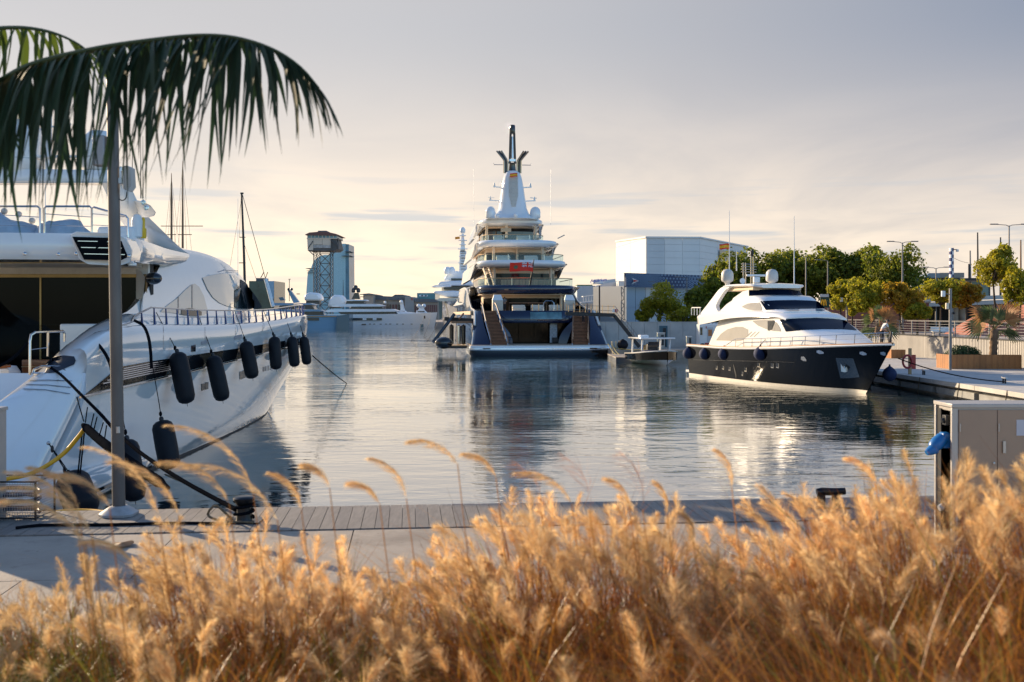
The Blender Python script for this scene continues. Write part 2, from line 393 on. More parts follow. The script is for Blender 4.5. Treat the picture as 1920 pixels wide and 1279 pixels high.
tag(MB().bx(-3500, 3500, -60, 5000, -0.001, 0.0).build('water', water_material(), smooth=0), kind='structure')
tag(MB().bx(-3500, 3500, -60, 5000, -4.0, -3.9).build('sea_bed', mat('silt', (0.05, 0.05, 0.04), 0.9)), kind='structure')

def stained(name, col, dark):
    "cast concrete: broad stains, drip marks, specks and small pits"
    m = mat(name, col, 0.82, var=0.18, scale=0.9, bump=0.3, bscale=30, detail=8); N, L = m.node_tree.nodes, m.node_tree.links; p = N['Principled BSDF']; src = p.inputs['Base Color'].links[0].from_socket; tc = N.new('ShaderNodeTexCoord')
    def lay(src, kind, scale, lo, hi, amt, c):
        n = N.new('ShaderNodeTexNoise' if kind == 'n' else 'ShaderNodeTexVoronoi'); L.new(tc.outputs['Object'], n.inputs['Vector']); n.inputs['Scale'].default_value = scale
        if kind == 'n': n.inputs['Detail'].default_value = 6; n.inputs['Roughness'].default_value = 0.65
        r = N.new('ShaderNodeMapRange'); L.new(n.outputs[0], r.inputs[0]); r.inputs[1].default_value = lo; r.inputs[2].default_value = hi; r.inputs[3].default_value = 0.0; r.inputs[4].default_value = amt
        x = N.new('ShaderNodeMix'); x.data_type = 'RGBA'; L.new(r.outputs[0], x.inputs[0]); L.new(src, x.inputs[6]); x.inputs[7].default_value = (*c, 1); return x.outputs[2]
    s = lay(src, 'n', 0.45, 0.50, 0.68, 0.65, dark); s = lay(s, 'n', 2.6, 0.58, 0.70, 0.5, dark); s = lay(s, 'v', 5.0, 0.09, 0.05, 0.75, tuple(c*0.5 for c in dark)); s = lay(s, 'n', 40, 0.60, 0.72, 0.4, dark)
    L.new(s, p.inputs['Base Color']); return m
concrete = stained('quay_concrete', (0.37, 0.315, 0.255), (0.19, 0.155, 0.125))
concrete_pale = mat('pale_concrete', (0.50, 0.475, 0.44), 0.8, var=0.2, scale=0.6, bump=0.15, detail=8)
plank_mat = [mat('grey_board_%d' % i, c, 0.65, var=0.22, scale=2.2, aniso=(9, 1, 1), bump=0.25, bscale=30) for i, c in enumerate(((0.235, 0.205, 0.175), (0.265, 0.23, 0.195), (0.205, 0.18, 0.158)))]
QM = Matrix.Translation((0, 16.95, 0))@Matrix.Rotation(radians(5.5), 4, 'Z')
quay = MB(QM); quay.bx(-30, 30, -12.5, -0.06, -3.5, 1.95); quay_o = tag(quay.build('quay', concrete), kind='structure')
for i in range(-9, 10):                              # concrete slabs of the lower promenade
    for j, (y0, y1) in enumerate(((-4.3, -1.80), (-6.9, -4.32), (-9.5, -6.92), (-12.1, -9.52))):
        x0 = i*2.4+(1.2 if j % 2 else 0); MB(QM).bx(x0+0.008, x0+2.392, y0, y1, 1.955, 1.985+random.uniform(-0.003, 0.003)).build('slab', concrete, quay_o)
boardwalk = tag(MB(QM).bx(-14, 14, -1.78, -0.02, 1.95, 1.962).build('boardwalk', dark_metal), kind='structure')
PW = 0.192
for i in range(-52, 66):
    x0 = i*PW; MB(QM).bx(x0+0.004, x0+PW-0.004, -1.77+random.uniform(-0.004, 0.004), 0.03+random.uniform(-0.006, 0.006), 1.968, 2.0+random.uniform(-0.002, 0.002)).build('plank', plank_mat[(i*7+i*i) % 3], boardwalk)
tag(MB(QM).bx(-0.05, 0.07, -0.16, 0.04, 2.004, 2.009).build('reflector_plate', white_matte), 'small pale square plate let into the boardwalk edge', 'plate')
# raised bed the grass grows in and the upper walk the camera stands on
soil = mat('dark_soil', (0.045, 0.030, 0.018), 0.95, var=0.4, scale=6, bump=0.5)
tag(MB(QM).bx(-14, 14, -15.6, -11.2, 1.9, 3.12).build('planting_bed', soil), kind='structure')
tag(MB(QM).bx(-14, 14, -11.2, -11.0, 1.9, 3.2).build('bed_kerb', concrete), kind='structure')
tag(MB(QM).bx(-14, 14, -26, -15.6, 1.9, 3.3).build('upper_promenade', concrete), kind='structure')

# right-hand quay and its floating edge
rq = tag(MB().bx(26.6, 39, 30, 134, -3.5, 0.96).build('right_quay', concrete_pale), kind='structure')
EDGE = [(26.0, y, y+5.95) for y in range(30, 108, 6)]
for x, y0, y1 in EDGE:
    MB().bx(26.0, 27.4, y0, y1, 0.74, 1.0).build('edge_slab', concrete_pale, rq)
    MB().bx(26.12, 26.7, y0+0.3, y1-0.3, 0.18, 0.56).build('waling_beam', mat('weathered_beam', (0.26, 0.26, 0.25), 0.7, var=0.35, scale=1.2), rq)
for y in range(108, 136, 6): MB().bx(26.6, 39, y, y+5.95, 0.965, 0.99).build('edge_slab', concrete_pale, rq)
for i in range(5):
    for j in range(16): MB().bx(27.45+i*2.3, 27.45+i*2.3+2.27, 36+j*4.5, 36+j*4.5+4.46, 0.965, 0.995+0.002*((i+j) % 2)).build('slab', concrete_pale, rq)
tag(MB().bx(11.6, 26.55, 123, 134.4, -3.5, 0.9).build('service_quay', concrete), kind='structure')
# upper level behind the walls
upper = mat('paving', (0.36, 0.31, 0.27), 0.85, var=0.2, scale=0.5)
tag(MB().prism([(39.1, 40), (420, 40), (420, 420), (15, 420), (15, 134.9), (39.1, 134.9)], -3.5, 2.95).build('upper_ground', upper), kind='structure')
tag(MB().bx(-1500, 1500, 436, 4800, -3.5, 1.6).build('far_land', upper), kind='structure')
# ================================================================ WHITE YACHT MOORED STERN-TO (left)
LY = empty('motor_yacht', (-15.0, 40, 0), 0, 'large white motor yacht moored stern-to beside the boardwalk with black hanging fenders', 'yacht')
CLX = [(24, -15.3), (64, -14.4)]                                  # centreline x by y
SHEER = [(26.0, -11.50, 2.6), (28.0, -11.40, 3.9), (30.0, -11.38, 4.50), (33, -11.32, 4.66), (38, -11.15, 4.62), (43, -10.95, 4.62), (48, -10.75, 4.70), (53, -10.62, 4.90), (56, -10.75, 4.98), (59, -11.6, 5.06), (61.5, -12.8, 5.12), (64, -14.38, 5.2)]
WLX = [(26, -11.75), (33, -11.66), (40, -11.68), (46, -11.85), (51, -12.1), (54, -12.45), (57, -13.1), (60, -14.38), (64, -14.38)]
BANDLO = [(26, 2.80), (35, 3.03), (43, 3.24), (53, 3.54), (64, 4.0)]
BANDX = [(26, -11.42), (30, -11.30), (35, -11.12), (43, -10.85), (50, -10.66), (54, -10.62), (57, -11.0), (60, -12.0), (62.5, -13.4), (64, -14.38)]
def ly_profile(y):
    sx, sz = spline(SHEER, y); wx = spline(WLX, y); bx_, bz = spline(BANDX, y), interp(BANDLO, y); cx = interp(CLX, y)
    bt = bz+lerp(0.58, 0.26, min(1, max(0, (y-33)/22)))
    bt = min(bt, sz-0.25)
    pts = [(cx, -1.0), (lerp(cx, wx, 0.75), -0.7), (wx, 0.0), (lerp(wx, bx_, 0.30), bz*0.28), (lerp(wx, bx_, 0.62), bz*0.58), (lerp(wx, bx_, 0.88), bz*0.85), (bx_, bz), (bx_+0.005, bt), (lerp(bx_, sx, 0.35)+0.05, lerp(bt, sz, 0.35)), (lerp(bx_, sx, 0.75)+0.05, lerp(bt, sz, 0.75)), (sx, sz-0.03), (sx-0.12, sz+0.03), (sx-0.35, sz)]
    return pts
def ly_pt(y, j, raw=None):
    x, z = ly_profile(y)[j]
    # raked stern: low points reach further aft than high ones
    f = max(0.0, min(1.0, (34-y)/6.0)); f = f*f*(3-2*f)
    return Vector((x, y-f*max(0.0, 2.6-1.05*(z-0.2)), z))
ys = [28.4, 29, 30, 31, 32, 33.5, 35, 37, 39, 41, 43, 45, 47, 49, 51, 53, 54.5, 56, 57.5, 59, 60, 61, 62, 63, 63.7, 64]
def mirror(v): return Vector((2*interp(CLX, v.y)-v.x, v.y, v.z))
hullrows = [[ly_pt(y, j) for j in range(13)] for y in ys]
hull = MB(); hull.grid(hullrows)
hull.grid([[mirror(p) for p in r] for r in hullrows])
# decks close the hull
hull.grid([[r[-1], mirror(r[-1])] for r in hullrows[6:]])
st = hullrows[0]
hull.add(st[:8]+[mirror(p) for p in st[:8]][::-1], [tuple(range(16))])
LY_HULL = hull.build('hull', white, LY, smooth=50)
HB = hull.bvh()
# aft quarter wing: the sloping shoulder that runs down to the stern
outer = [(-11.72, 25.3, 0.45), (-11.60, 26.2, 1.30), (-11.46, 27.6, 2.60), (-11.38, 28.8, 3.75), (-11.36, 29.8, 4.35), (-11.40, 31.2, 4.66), (-11.5, 33.0, 4.74), (-11.6, 36, 4.68)]
inner = [(-13.6, 23.4, 1.30), (-13.2, 24.8, 2.05), (-12.75, 26.6, 2.86), (-12.62, 28.6, 3.55), (-12.55, 29.9, 4.10), (-12.35, 31.2, 4.62), (-12.2, 33.2, 5.0), (-12.2, 36, 5.0)]
oc, ic = curve_pts(outer, 22), curve_pts(inner, 22)
rows = []
for a, b in zip(oc, ic):
    up = Vector((0, -0.25, 0.35)); r = [a+Vector((-0.02, 0.12, -0.30)), a+Vector((0.0, 0.0, -0.08))]
    for t in (0.06, 0.2, 0.4, 0.6, 0.8, 0.95): r.append(a.lerp(b, t)+up*(0.34*sin(pi*min(1, t*1.02))**0.8))
    r += [b, b+Vector((-0.06, 0, -0.10)), b+Vector((-0.08, 0, -1.6))]; rows.append(r)
wing = MB().grid(rows); WING = wing.build('quarter_wing', white, LY, smooth=60); WB = wing.bvh()
MB().grid([[mirror(p) for p in r] for r in rows]).build('quarter_wing', white, LY, smooth=60)
# rub rail, black louvred band, boot stripe, chine sponson
band = []
for i in range(60):
    y = lerp(28.3, 63, i/59); lo, hi = ly_pt(y, 6), ly_pt(y, 7)
    if y < 30.5: hi = lo.lerp(hi, max(0.02, (y-28.3)/2.2))
    band.append([lo+Vector((0.015, 0, 0.02)), lo.lerp(hi, 0.5)+Vector((0.018, 0, 0)), hi+Vector((0.018, 0, 0))])
MB().grid(band).build('window_band', blackp, LY)
for k in range(6):                                                # louvre slats of the engine-room intake
    pts = []
    for i in range(14):
        y = lerp(29.4+0.28*k, 35.2, i/13); lo, hi = ly_pt(y, 6), ly_pt(y, 7); f = 0.36+0.105*k
        pts.append(lo.lerp(hi, f)+Vector((0.045, 0, 0)))
    MB().tube(pts, 0.016, 5).build('louvre_slat', steel, LY)
MB().tube([ly_pt(lerp(28.0, 63.5, i/50), 6)+Vector((0.03, 0, -0.02)) for i in range(51)], 0.035, 6).build('rub_rail', steel, LY)
boot = [[ly_pt(y, 2)+Vector((0.02, 0, z)) for z in (0.16, 0.34)] for y in [lerp(30.5, 60, i/40) for i in range(41)]]
MB().grid(boot).build('boot_stripe', blackp, LY)
MB().grid([[ly_pt(y, 2)+Vector((0.02, 0, z)) for z in (-0.3, 0.10)] for y in [lerp(29, 60, i/40) for i in range(41)]]).build('antifouling', mat('antifoul_black', (0.015, 0.015, 0.017), 0.6), LY)
sp = curve_pts([(-11.95, 25.2, 0.30), (-11.62, 26.2, 0.40), (-11.46, 28, 0.42), (-11.50, 30.5, 0.40), (-11.62, 33.0, 0.34), (-11.75, 35, 0.28)], 20)
MB().tube(sp, [0.16, 0.33, 0.40, 0.44, 0.46, 0.46, 0.46, 0.45, 0.44, 0.43, 0.42, 0.40, 0.38, 0.36, 0.34, 0.31, 0.28, 0.24, 0.18, 0.12, 0.04], 12).build('sponson', white, LY, smooth=80)
MB().grid([[p+Vector((0.43*q, 0, -0.14)), p+Vector((0.455*q, 0, -0.04))] for p, q in [(sp[i], 1.0-max(0, i-12)*0.05) for i in range(4, 18)]]).build('chine_stripe', blackp, LY)
# hull details
decal(HB, [(358, 648, 660), (366, 646, 659)], 'hull_port', glass_dark, LY_HULL, 2, 2)
for px, y0, y1 in ((377, 720, 733), (384, 717, 731), (449, 697, 712), (454, 695, 710)): decal(HB, [(px, y0, y1), (px+6, y0-1, y1-2)], 'porthole', glass_teal, LY_HULL, 2, 2)
for px, py in ((377, 639), (439, 629)): decal(HB, [(px, py+1, py+8), (px+14, py-2, py+4)], 'scupper', mat('painted_slot_shadow', (0.25, 0.3, 0.36), 0.4), LY_HULL, 2, 2)  # shadow inside each slot laid on as a flat blue-grey patch
for k, (a, b) in enumerate(((493, 688), (497, 687), (502, 686), (507, 685))): decal(HB, [(a, b, b+9), (a+2, b-0.6, b+8)], 'vent_slot', steel_dull, LY_HULL, 1, 1)
for k in range(3): decal(WB, [(54-5*k, 713+8*k, 714.6+8*k), (90-3*k, 712.5+9*k, 714+9*k), (135-2*k, 714+12*k, 715.6+12*k)], 'step_line', steel_dull, WING, 1, 4, off=0.012)
for px, a, b in ((306, 601, 655), (384, 596, 640), (441, 594, 628), (492, 592, 622)): decal(HB, [(px, a, b), (px+0.7, a, b)], 'hull_seam', steel_dull, LY_HULL, 5, 1, off=0.006)
# fairlead with polished frame and the dark rope well
decal(WB, [(84, 702, 700), (92, 676, 700), (104, 669, 699), (120, 667, 692), (139, 669, 684), (142, 676, 677)], 'rope_well', mat('well_dark', (0.02, 0.028, 0.045), 0.5), WING, 4, 3, off=0.012)
fl = [W(62, 700, 28.05), W(64, 693, 28.1), W(78, 687, 28.2), W(95, 687, 28.25), W(112, 688, 28.3), W(122, 696, 28.2), W(116, 701, 28.1), W(88, 701, 28.0), W(62, 700, 28.05)]
MB().tube(fl, 0.035, 8).build('fairlead', steel, LY)
MB().tube(curve_pts([W(88, 684, 28.9), W(100, 674, 28.9), (W(118, 672, 28.8)), W(128, 684, 28.7), W(112, 690, 28.7), W(92, 688, 28.8), W(104, 676, 28.7), W(124, 676, 28.7)], 40), 0.05, 7).build('rope_coil', rope_black, LY)
MB().lathe([(0.10, 0), (0.07, 0.1), (0.07, 0.26), (0.12, 0.34), (0.10, 0.38)], W(138, 690, 29.0), n=14).build('capstan', steel, LY)
# rope guards running over the shoulder
for pts in ([W(172, 636, 29.4), W(186, 648, 29.3), W(200, 668, 29.1), W(209, 692, 28.9), W(211, 730, 28.6)], [W(252, 601, 31.6), W(268, 610, 31.5), W(277, 628, 31.4), W(282, 655, 31.3), W(284, 690, 31.2)]):
    MB().tube(curve_pts(pts, 16), 0.045, 8).build('black_rope_guard', sleeve_m, LY)
# stanchioned guard rail along the side deck
gr = []
for i in range(40):
    y = lerp(32.6, 60.0, i/39); sx, sz = spline(SHEER, y); gr.append(Vector((sx-0.16, y, sz)))
top = [p+Vector((-0.12, 0.18, interp([(32.6, 0.30), (34, 0.56), (60, 0.52)], p.y))) for p in gr]
MB().tube([gr[0]-Vector((0, 0.6, 0))]+top, 0.028, 7).build('guard_rail', steel, LY)
MB().tube([p+Vector((-0.06, 0.09, 0.28)) for p in gr[2:]], 0.010, 5).build('guard_wire', steel, LY)
n = 26
for i in range(n):
    y = lerp(33.2, 59.8, i/(n-1)); sx, sz = spline(SHEER, y); h = interp([(32.6, 0.30), (34, 0.56), (60, 0.52)], y); b = Vector((sx-0.16, y-0.10, sz-0.01)); t = Vector((sx-0.28, y+0.18, sz+h))
    MB().tube([b, b.lerp(t, 0.5), t], [0.045, 0.036, 0.022], 7).build('stanchion', mat('stanchion_blue_steel', (0.10, 0.14, 0.26), 0.22, 0.9), LY)
MB().tube([W(172, 634, 29.5), W(205, 617, 30.6), W(254, 602, 32.2)], 0.02, 6).build('hand_rail', steel, LY)
# ---- superstructure: side shell sweeping up from the side deck to the roof
def shell_x(y, z): 
    inn = 0.0 if y < 45 else 0.020*(y-45)**2*0.62
    return -12.22-0.16*(z-4.7)-0.10*max(0, z-5.8)**2-inn+0.022*(min(y, 45)-33)
ROOF = [(33.0, 4.95), (34, 5.10), (35.4, 5.55), (37, 6.30), (38.7, 7.02), (40.5, 7.42), (43, 7.55), (46, 7.40), (49, 7.0), (52, 6.35), (55, 5.60), (57, 5.02)]
rows = []
for i in range(49):
    y = lerp(33.0, 57.0, i/48); zt = spline(ROOF, y); zb = 4.55; r = []
    for k in range(15):
        z = lerp(zb, zt, k/14); r.append(Vector((shell_x(y, z), y, z)))
    e = r[-1]; cx = interp(CLX, y); hw = cx-e.x
    fore = max(0, min(1, (y-39)/3))
    for t in (0.04, 0.10, 0.2, 0.4, 0.7, 1.0):
        lift = (0.30 if y > 39 else 0.0)*(1-(1-t)**2)*fore
        r.append(Vector((lerp(e.x, cx, t) if y > 39 else lerp(e.x, e.x-0.35, t), y, zt+lift-(0 if y > 39 else 0.25*t))))
    rows.append(r)
shell = MB().grid(rows); shell.grid([[mirror(p) for p in r] for r in rows]); SHELL = shell.build('deckhouse', white, LY, smooth=50); SB = shell.bvh()
blind = mat('window_with_pale_blind', (0.55, 0.50, 0.43), 0.04, coat=0.8, var=0.06, scale=0.6)
decal(SB, [(301, 583, 585), (315, 571, 586), (330, 560, 588), (345, 545, 590), (358, 534, 592), (364, 532, 593), (372, 538, 592), (381, 555, 591), (388, 582, 588)], 'side_window', blind, SHELL, 6, 3, off=0.03)
for px, a, b in ((332, 557, 589), (358, 534, 592)): decal(SB, [(px, a, b), (px+1.4, a, b)], 'window_mullion', steel_dull, SHELL, 4, 1, off=0.045)
decal(SB, [(379, 521, 523), (388, 518, 543), (398, 516, 558), (410, 514, 568), (424, 514, 574), (438, 516, 578), (450, 524, 579), (459, 548, 579), (464, 574, 579)], 'front_side_window', blind, SHELL, 6, 3, off=0.03)
decal(SB, [(338, 580, 590), (352, 578, 592), (366, 580, 593), (376, 585, 592)], 'painted_reflection', glass_teal, SHELL, 2, 2, off=0.05)  # dark reflections painted onto the windows as teal patches, not separate panes
decal(SB, [(438, 545, 577), (448, 540, 579), (456, 552, 579), (461, 572, 579)], 'painted_reflection', glass_teal, SHELL, 3, 2, off=0.05)
wc = mat('black_mesh_cover', (0.035, 0.036, 0.04), 0.7, var=0.15, scale=30, bump=0.2)
decal(SB, [(449, 524, 540), (458, 530, 577), (470, 542, 579), (482, 558, 579), (491, 574, 578)], 'windscreen_cover', wc, SHELL, 5, 3, off=0.05)
# ---- flybridge overhang with the big air intake
oh = []
OV = [(-19.2, 30.6), (-15.2, 30.2), (-12.6, 30.5), (-11.75, 31.0), (-11.35, 31.9), (-11.55, 34), (-12.05, 37), (-12.5, 40.5), (-12.9, 44)]
ov = curve_pts([(x, y, 0) for x, y in OV], 30)
def ovz(y): return interp([(30, 6.95), (33, 6.95), (38, 7.05), (44, 7.3)], y)
rows = []
for p in ov:
    cx = interp(CLX, p.y); d = Vector((cx-p.x, 3, 0)).normalized() if p.x > -18 else Vector((0, 1, 0)); z = ovz(p.y)
    h = interp([(30, 0.38), (33, 0.36), (38, 0.28), (44, 0.12)], p.y)
    q = lambda t, zz: Vector((p.x+d.x*t, p.y+d.y*t, zz))
    rows.append([q(2.2, z-h-0.02), q(0.5, z-h-0.02), q(0.10, z-h), q(0.0, z-h*0.6), q(0.0, z+h*0.5), q(0.08, z+h), q(0.45, z+h+0.04), q(2.2, z+h+0.06)])
over = MB().grid(rows); over.build('flybridge_overhang', white, LY, smooth=50)
# underside and roof plate fill
MB().prism([(-19.2, 31.6), (-13.0, 31.6), (-12.3, 33.5), (-12.9, 39), (-13.3, 44), (-19.2, 44)], 7.00, 7.22).build('flybridge_deck', white, LY)
MB().prism([(-19.2, 30.75), (-12.9, 30.75), (-12.0, 31.8), (-12.5, 36.5), (-19.2, 36.5)], 6.58, 6.66).build('overhang_soffit', mat('soffit_cream', (0.80, 0.74, 0.66), 0.5), LY)
box = [W(130, 440, 30.2), W(142, 434, 30.1), W(215, 437, 30.2), W(236, 446, 30.5), W(248, 470, 30.9), W(244, 492, 30.9), W(225, 498, 30.5), W(165, 496, 30.1), W(148, 487, 30.1)]
MB().slab(box, (-0.25, 1.5, 0.05)).build('intake_housing', white, LY, bevel=0.05)
inn = [W(136, 444, 30.05), W(205, 446, 30.05), W(228, 452, 30.25), W(240, 482, 30.6), W(228, 488, 30.4), W(158, 487, 29.98)]
MB().slab(inn, (0.004, -0.03, 0)).build('intake_grille', sleeve_m, LY)
for k in range(3): MB().bar(W(146+6*k, 452+12*k, 29.94), W(222+6*k, 453.5+12*k, 30.1), 0.02, 0.02).build('grille_slat', steel, LY)
for px, py in ((47, 476), (110, 477), (143, 476), (242, 480)): MB().lathe([(0.05, 0), (0.055, 0.03), (0.03, 0.05)], W(px, py, 30.18), (0, -1, 0.2), 12).build('courtesy_light', steel, LY)
MB().bar(W(240, 496, 31.5), W(256, 496, 31.6), 0.18, 0.10).build('camera_housing', white, LY, bevel=0.03)
MB().ball(W(288, 522, 35.5), 0.26, sc=(1.1, 1, 0.8)).build('speaker_pod', blackp, LY)
# ---- saloon doors
for i, (a, b) in enumerate(((-19.5, -15.9), (-15.9, -13.55), (-13.55, -12.35))):
    MB().bx(a, b-0.03, 36.0, 36.04, 2.7, 6.25).build('saloon_door', saloon_glass, LY)
    MB().bx(b-0.03, b+0.03, 35.96, 36.02, 2.7, 6.25).build('door_frame', mat('bronze_trim', (0.30, 0.19, 0.08), 0.3, 0.9), LY)
MB().bx(-19.5, -12.3, 35.85, 35.98, 6.25, 6.36).build('door_head_trim', mat('bronze_trim', (0.3, 0.19, 0.08)), LY)
MB().bx(-19.5, -12.25, 35.9, 36.1, 6.36, 6.98).build('header_panel', MATS['soffit_cream'], LY)
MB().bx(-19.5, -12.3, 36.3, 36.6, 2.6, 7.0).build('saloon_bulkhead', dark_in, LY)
rows = [[W(255, 505, 35.9), W(255, 600, 35.9)], [W(264, 508, 35.7), W(260, 598, 35.5)], [W(272, 520, 35.5), W(266, 590, 35.2)], [W(270, 545, 35.3), W(262, 592, 35.0)]]
MB().grid(rows).build('door_pillar', white_matte, LY)
# ---- cockpit
MB().bx(-19.2, -12.7, 26.2, 36.2, 2.3, 2.55).build('cockpit_sole', teak_pale, LY)
MB().bx(-13.75, -12.6, 32.4, 33.4, 2.55, 4.72).build('bar_cabinet', white, LY, bevel=0.05)
MB().bx(-14.35, -12.55, 31.2, 31.5, 2.55, 3.68).build('wood_coaming', mat('varnished_wood', (0.22, 0.075, 0.022), 0.25, coat=0.5, var=0.3, scale=2, aniso=(1, 1, 9)), LY, bevel=0.03)
for k in range(4): MB().bx(-14.35, -12.55, 31.17, 31.2, 2.75+0.24*k, 2.762+0.24*k).build('wood_inlay', mat('brass_inlay', (0.55, 0.38, 0.15), 0.35, 0.6), LY)
MB().lathe([(0.62, 0), (0.72, 0.1), (0.72, 0.42), (0.62, 0.58), (0.2, 0.62)], (-14.75, 30.3, 2.95), n=24).build('covered_sofa', mat('pale_cover', (0.5, 0.55, 0.6), 0.8, bump=0.3), LY)
MB().bx(-14.2, -13.75, 28.6, 29.2, 2.3, 3.55).build('locker', white, LY, bevel=0.06)
MB().bx(-14.22, -13.73, 28.55, 29.25, 3.55, 3.63).build('locker_lid', MATS['varnished_wood'], LY, bevel=0.02)
for k in range(3):
    x = -14.3+0.75*k; MB().bx(x, x+0.6, 33.9, 33.97, 3.3, 3.85).build('chair_back', fabric_cream, LY, bevel=0.02)
    for dx in (0.04, 0.56): MB().tube([(x+dx, 33.95, 2.55), (x+dx, 33.95, 3.9)], 0.02, 6).build('chair_leg', white_matte, LY)
    MB().bx(x, x+0.6, 33.45, 33.95, 3.0, 3.08).build('chair_seat', fabric_cream, LY, bevel=0.02)
for k, c in enumerate(((0.10, 0.16, 0.08), (0.05, 0.08, 0.05), (0.02, 0.03, 0.05))): MB().bx(-13.7+0.28*k, -13.46+0.28*k, 29.4, 29.7, 2.3, 2.95-0.08*k).build('stowed_bin', mat('bin_%d' % k, c, 0.5), LY, bevel=0.02)
# boarding rail
br = [W(56, 703, 27.6), W(56, 640, 27.6), W(58, 628, 27.65), W(66, 623, 27.8), W(118, 621, 29.3), W(121, 625, 29.4), W(121, 641, 29.4)]
MB().tube(br, 0.035, 8).build('boarding_rail', steel, LY); MB().tube([W(90, 623, 28.4), W(89.5, 668, 28.4)], 0.03, 8).build('boarding_rail_post', steel, LY)
MB().tube([W(58, 656, 27.7), W(89, 652, 28.4)], 0.015, 6).build('boarding_rail_wire', steel, LY)
MB().tube(sag(W(52, 642, 27.4), W(-10, 688, 27.0), 0.12), 0.04, 8).build('boarding_rope', rope_black, LY)
# gangway tray aft
MB().bx(-15.6, -12.9, 24.4, 26.3, 1.75, 2.28).build('stern_locker', mat('brown_gloss', (0.06, 0.05, 0.045), 0.2), LY, bevel=0.04)
MB().bx(-15.6, -12.6, 22.9, 26.2, 0.55, 0.85).build('swim_platform', white, LY, bevel=0.08)
# ---- flybridge: rail hoops, covers, seating
for hoop in ([(-30, 445), (-30, 387), (70, 387), (75, 391), (75, 445)], [(83, 445), (83, 391), (87, 387), (168, 387), (172, 391), (172, 436)], [(172.5, 436), (172.5, 391), (176, 388.5), (205, 397), (236, 405), (240, 410), (240, 445)]):
    pts = [W(x, y, 31.2) for x, y in hoop]; MB().tube(pts, 0.032, 8).build('rail_hoop', steel, LY)
    a, b = pts[0], pts[-1]; MB().tube([Vector((a.x, a.y, 7.95)), Vector((b.x, b.y, 7.85))], 0.014, 6).build('rail_wire', steel, LY)
    MB().tube([Vector((a.x, a.y, 7.62)), Vector((b.x, b.y, 7.58))], 0.012, 6).build('rail_wire', steel, LY)
def lumpy(c, sx, sy, sz, seed, n=22, m=12):
    mb = MB(); mb.ball(c, 1, n, m, (sx, sy, sz)); c = Vector(c)
    for p in mb.v:
        d = p-c; f = 1+0.30*noise.noise(Vector((d.x*1.6+seed, d.y*1.6, d.z*2.2)))+0.10*noise.noise(d*5); p.x, p.y, p.z = c+d*f
        if p.z < 7.2: p.z = 7.2
    return mb
tarp = mat('blue_grey_tarp', (0.34, 0.42, 0.50), 0.6, var=0.2, scale=2.5, bump=0.5, bscale=4)
lumpy((-15.9, 32.3, 7.25), 1.6, 0.7, 0.85, 1).build('tarpaulin_heap', tarp, LY, smooth=30)
lumpy((-13.7, 32.4, 7.25), 1.05, 0.6, 0.62, 5).build('tarpaulin_heap', tarp, LY, smooth=30)
for px, py in ((8, 396), (35, 402), (60, 414)):
    MB().ball(W(px, py, 32.6), 0.10, 12, 8).build('deck_lamp', mat('lamp_glass', (0.6, 0.5, 0.42), 0.1, coat=0.8), LY); MB().tube([W(px, py+6, 32.6), W(px-3, py+26, 32.6), W(px+9, py+18, 32.6)], 0.012, 5).build('lamp_stem', steel_dull, LY)
MB().bx(-12.95, -11.75, 33.2, 34.2, 7.2, 7.75).build('flybridge_seat', white_matte, LY, bevel=0.1)
MB().bx(-16.0, -13.1, 34.0, 35.2, 7.2, 7.55).build('flybridge_sunpad', fabric_cream, LY, bevel=0.1)
MB().lathe([(0.02, 0), (0.16, 0.05), (0.17, 0.55), (0.12, 0.72), (0.02, 0.76)], W(257, 447, 33.5), n=16).build('rolled_cover', white_matte, LY)
MB().lathe([(0.07, 0), (0.09, 0.05), (0.09, 0.3), (0.05, 0.34), (0.05, 0.62), (0.02, 0.66)], W(269, 447, 33.6), n=12).build('locator_beacon', mat('signal_yellow', (0.85, 0.52, 0.02), 0.4), LY)
# ---- radar arch: swept leg, cross beam, domes
def arch_leg(sgn):
    a = [W(228, 312, 33.6), W(262, 385, 34.6), W(300, 428, 37.0), W(345, 470, 41.0), W(372, 486, 44.0)]
    b = [W(206, 330, 33.4), W(238, 398, 34.2), W(262, 432, 35.8), W(290, 462, 38.5), W(320, 486, 42.0)]
    ca, cb = curve_pts(a, 16), curve_pts(b, 16); rows = []
    for p, q in zip(ca, cb):
        o = Vector((-0.42, 0.15, 0)); r = [p, p.lerp(q, 0.5)+Vector((0.10, -0.05, 0)), q, q+o, p.lerp(q, 0.5)+o, p+o]; rows.append(r if sgn > 0 else [mirror(v) for v in r])
    mb = MB(); mb.grid(rows, closed=True); return mb
arch_leg(1).build('arch_leg', white, LY, smooth=60); arch_leg(-1).build('arch_leg', white, LY, smooth=60)
yb = 33.5
beam = [[Vector((x, yb+dy, z+dz+0.10*(1-((x+15.2)/4.5)**2))) for dy, dz in ((-0.25, -0.02), (-0.3, 0.18), (-0.2, 0.36), (0.7, 0.36), (0.9, 0.15), (0.7, -0.02))] for x, z in [(lerp(-20, -12.2, i/16), 9.08) for i in range(17)]]
MB().grid(beam, closed=True).build('arch_beam', white, LY, smooth=60)
MB().bx(-20, -12.3, yb-0.34, yb-0.29, 9.10, 9.14).build('arch_trim', steel_dull, LY)
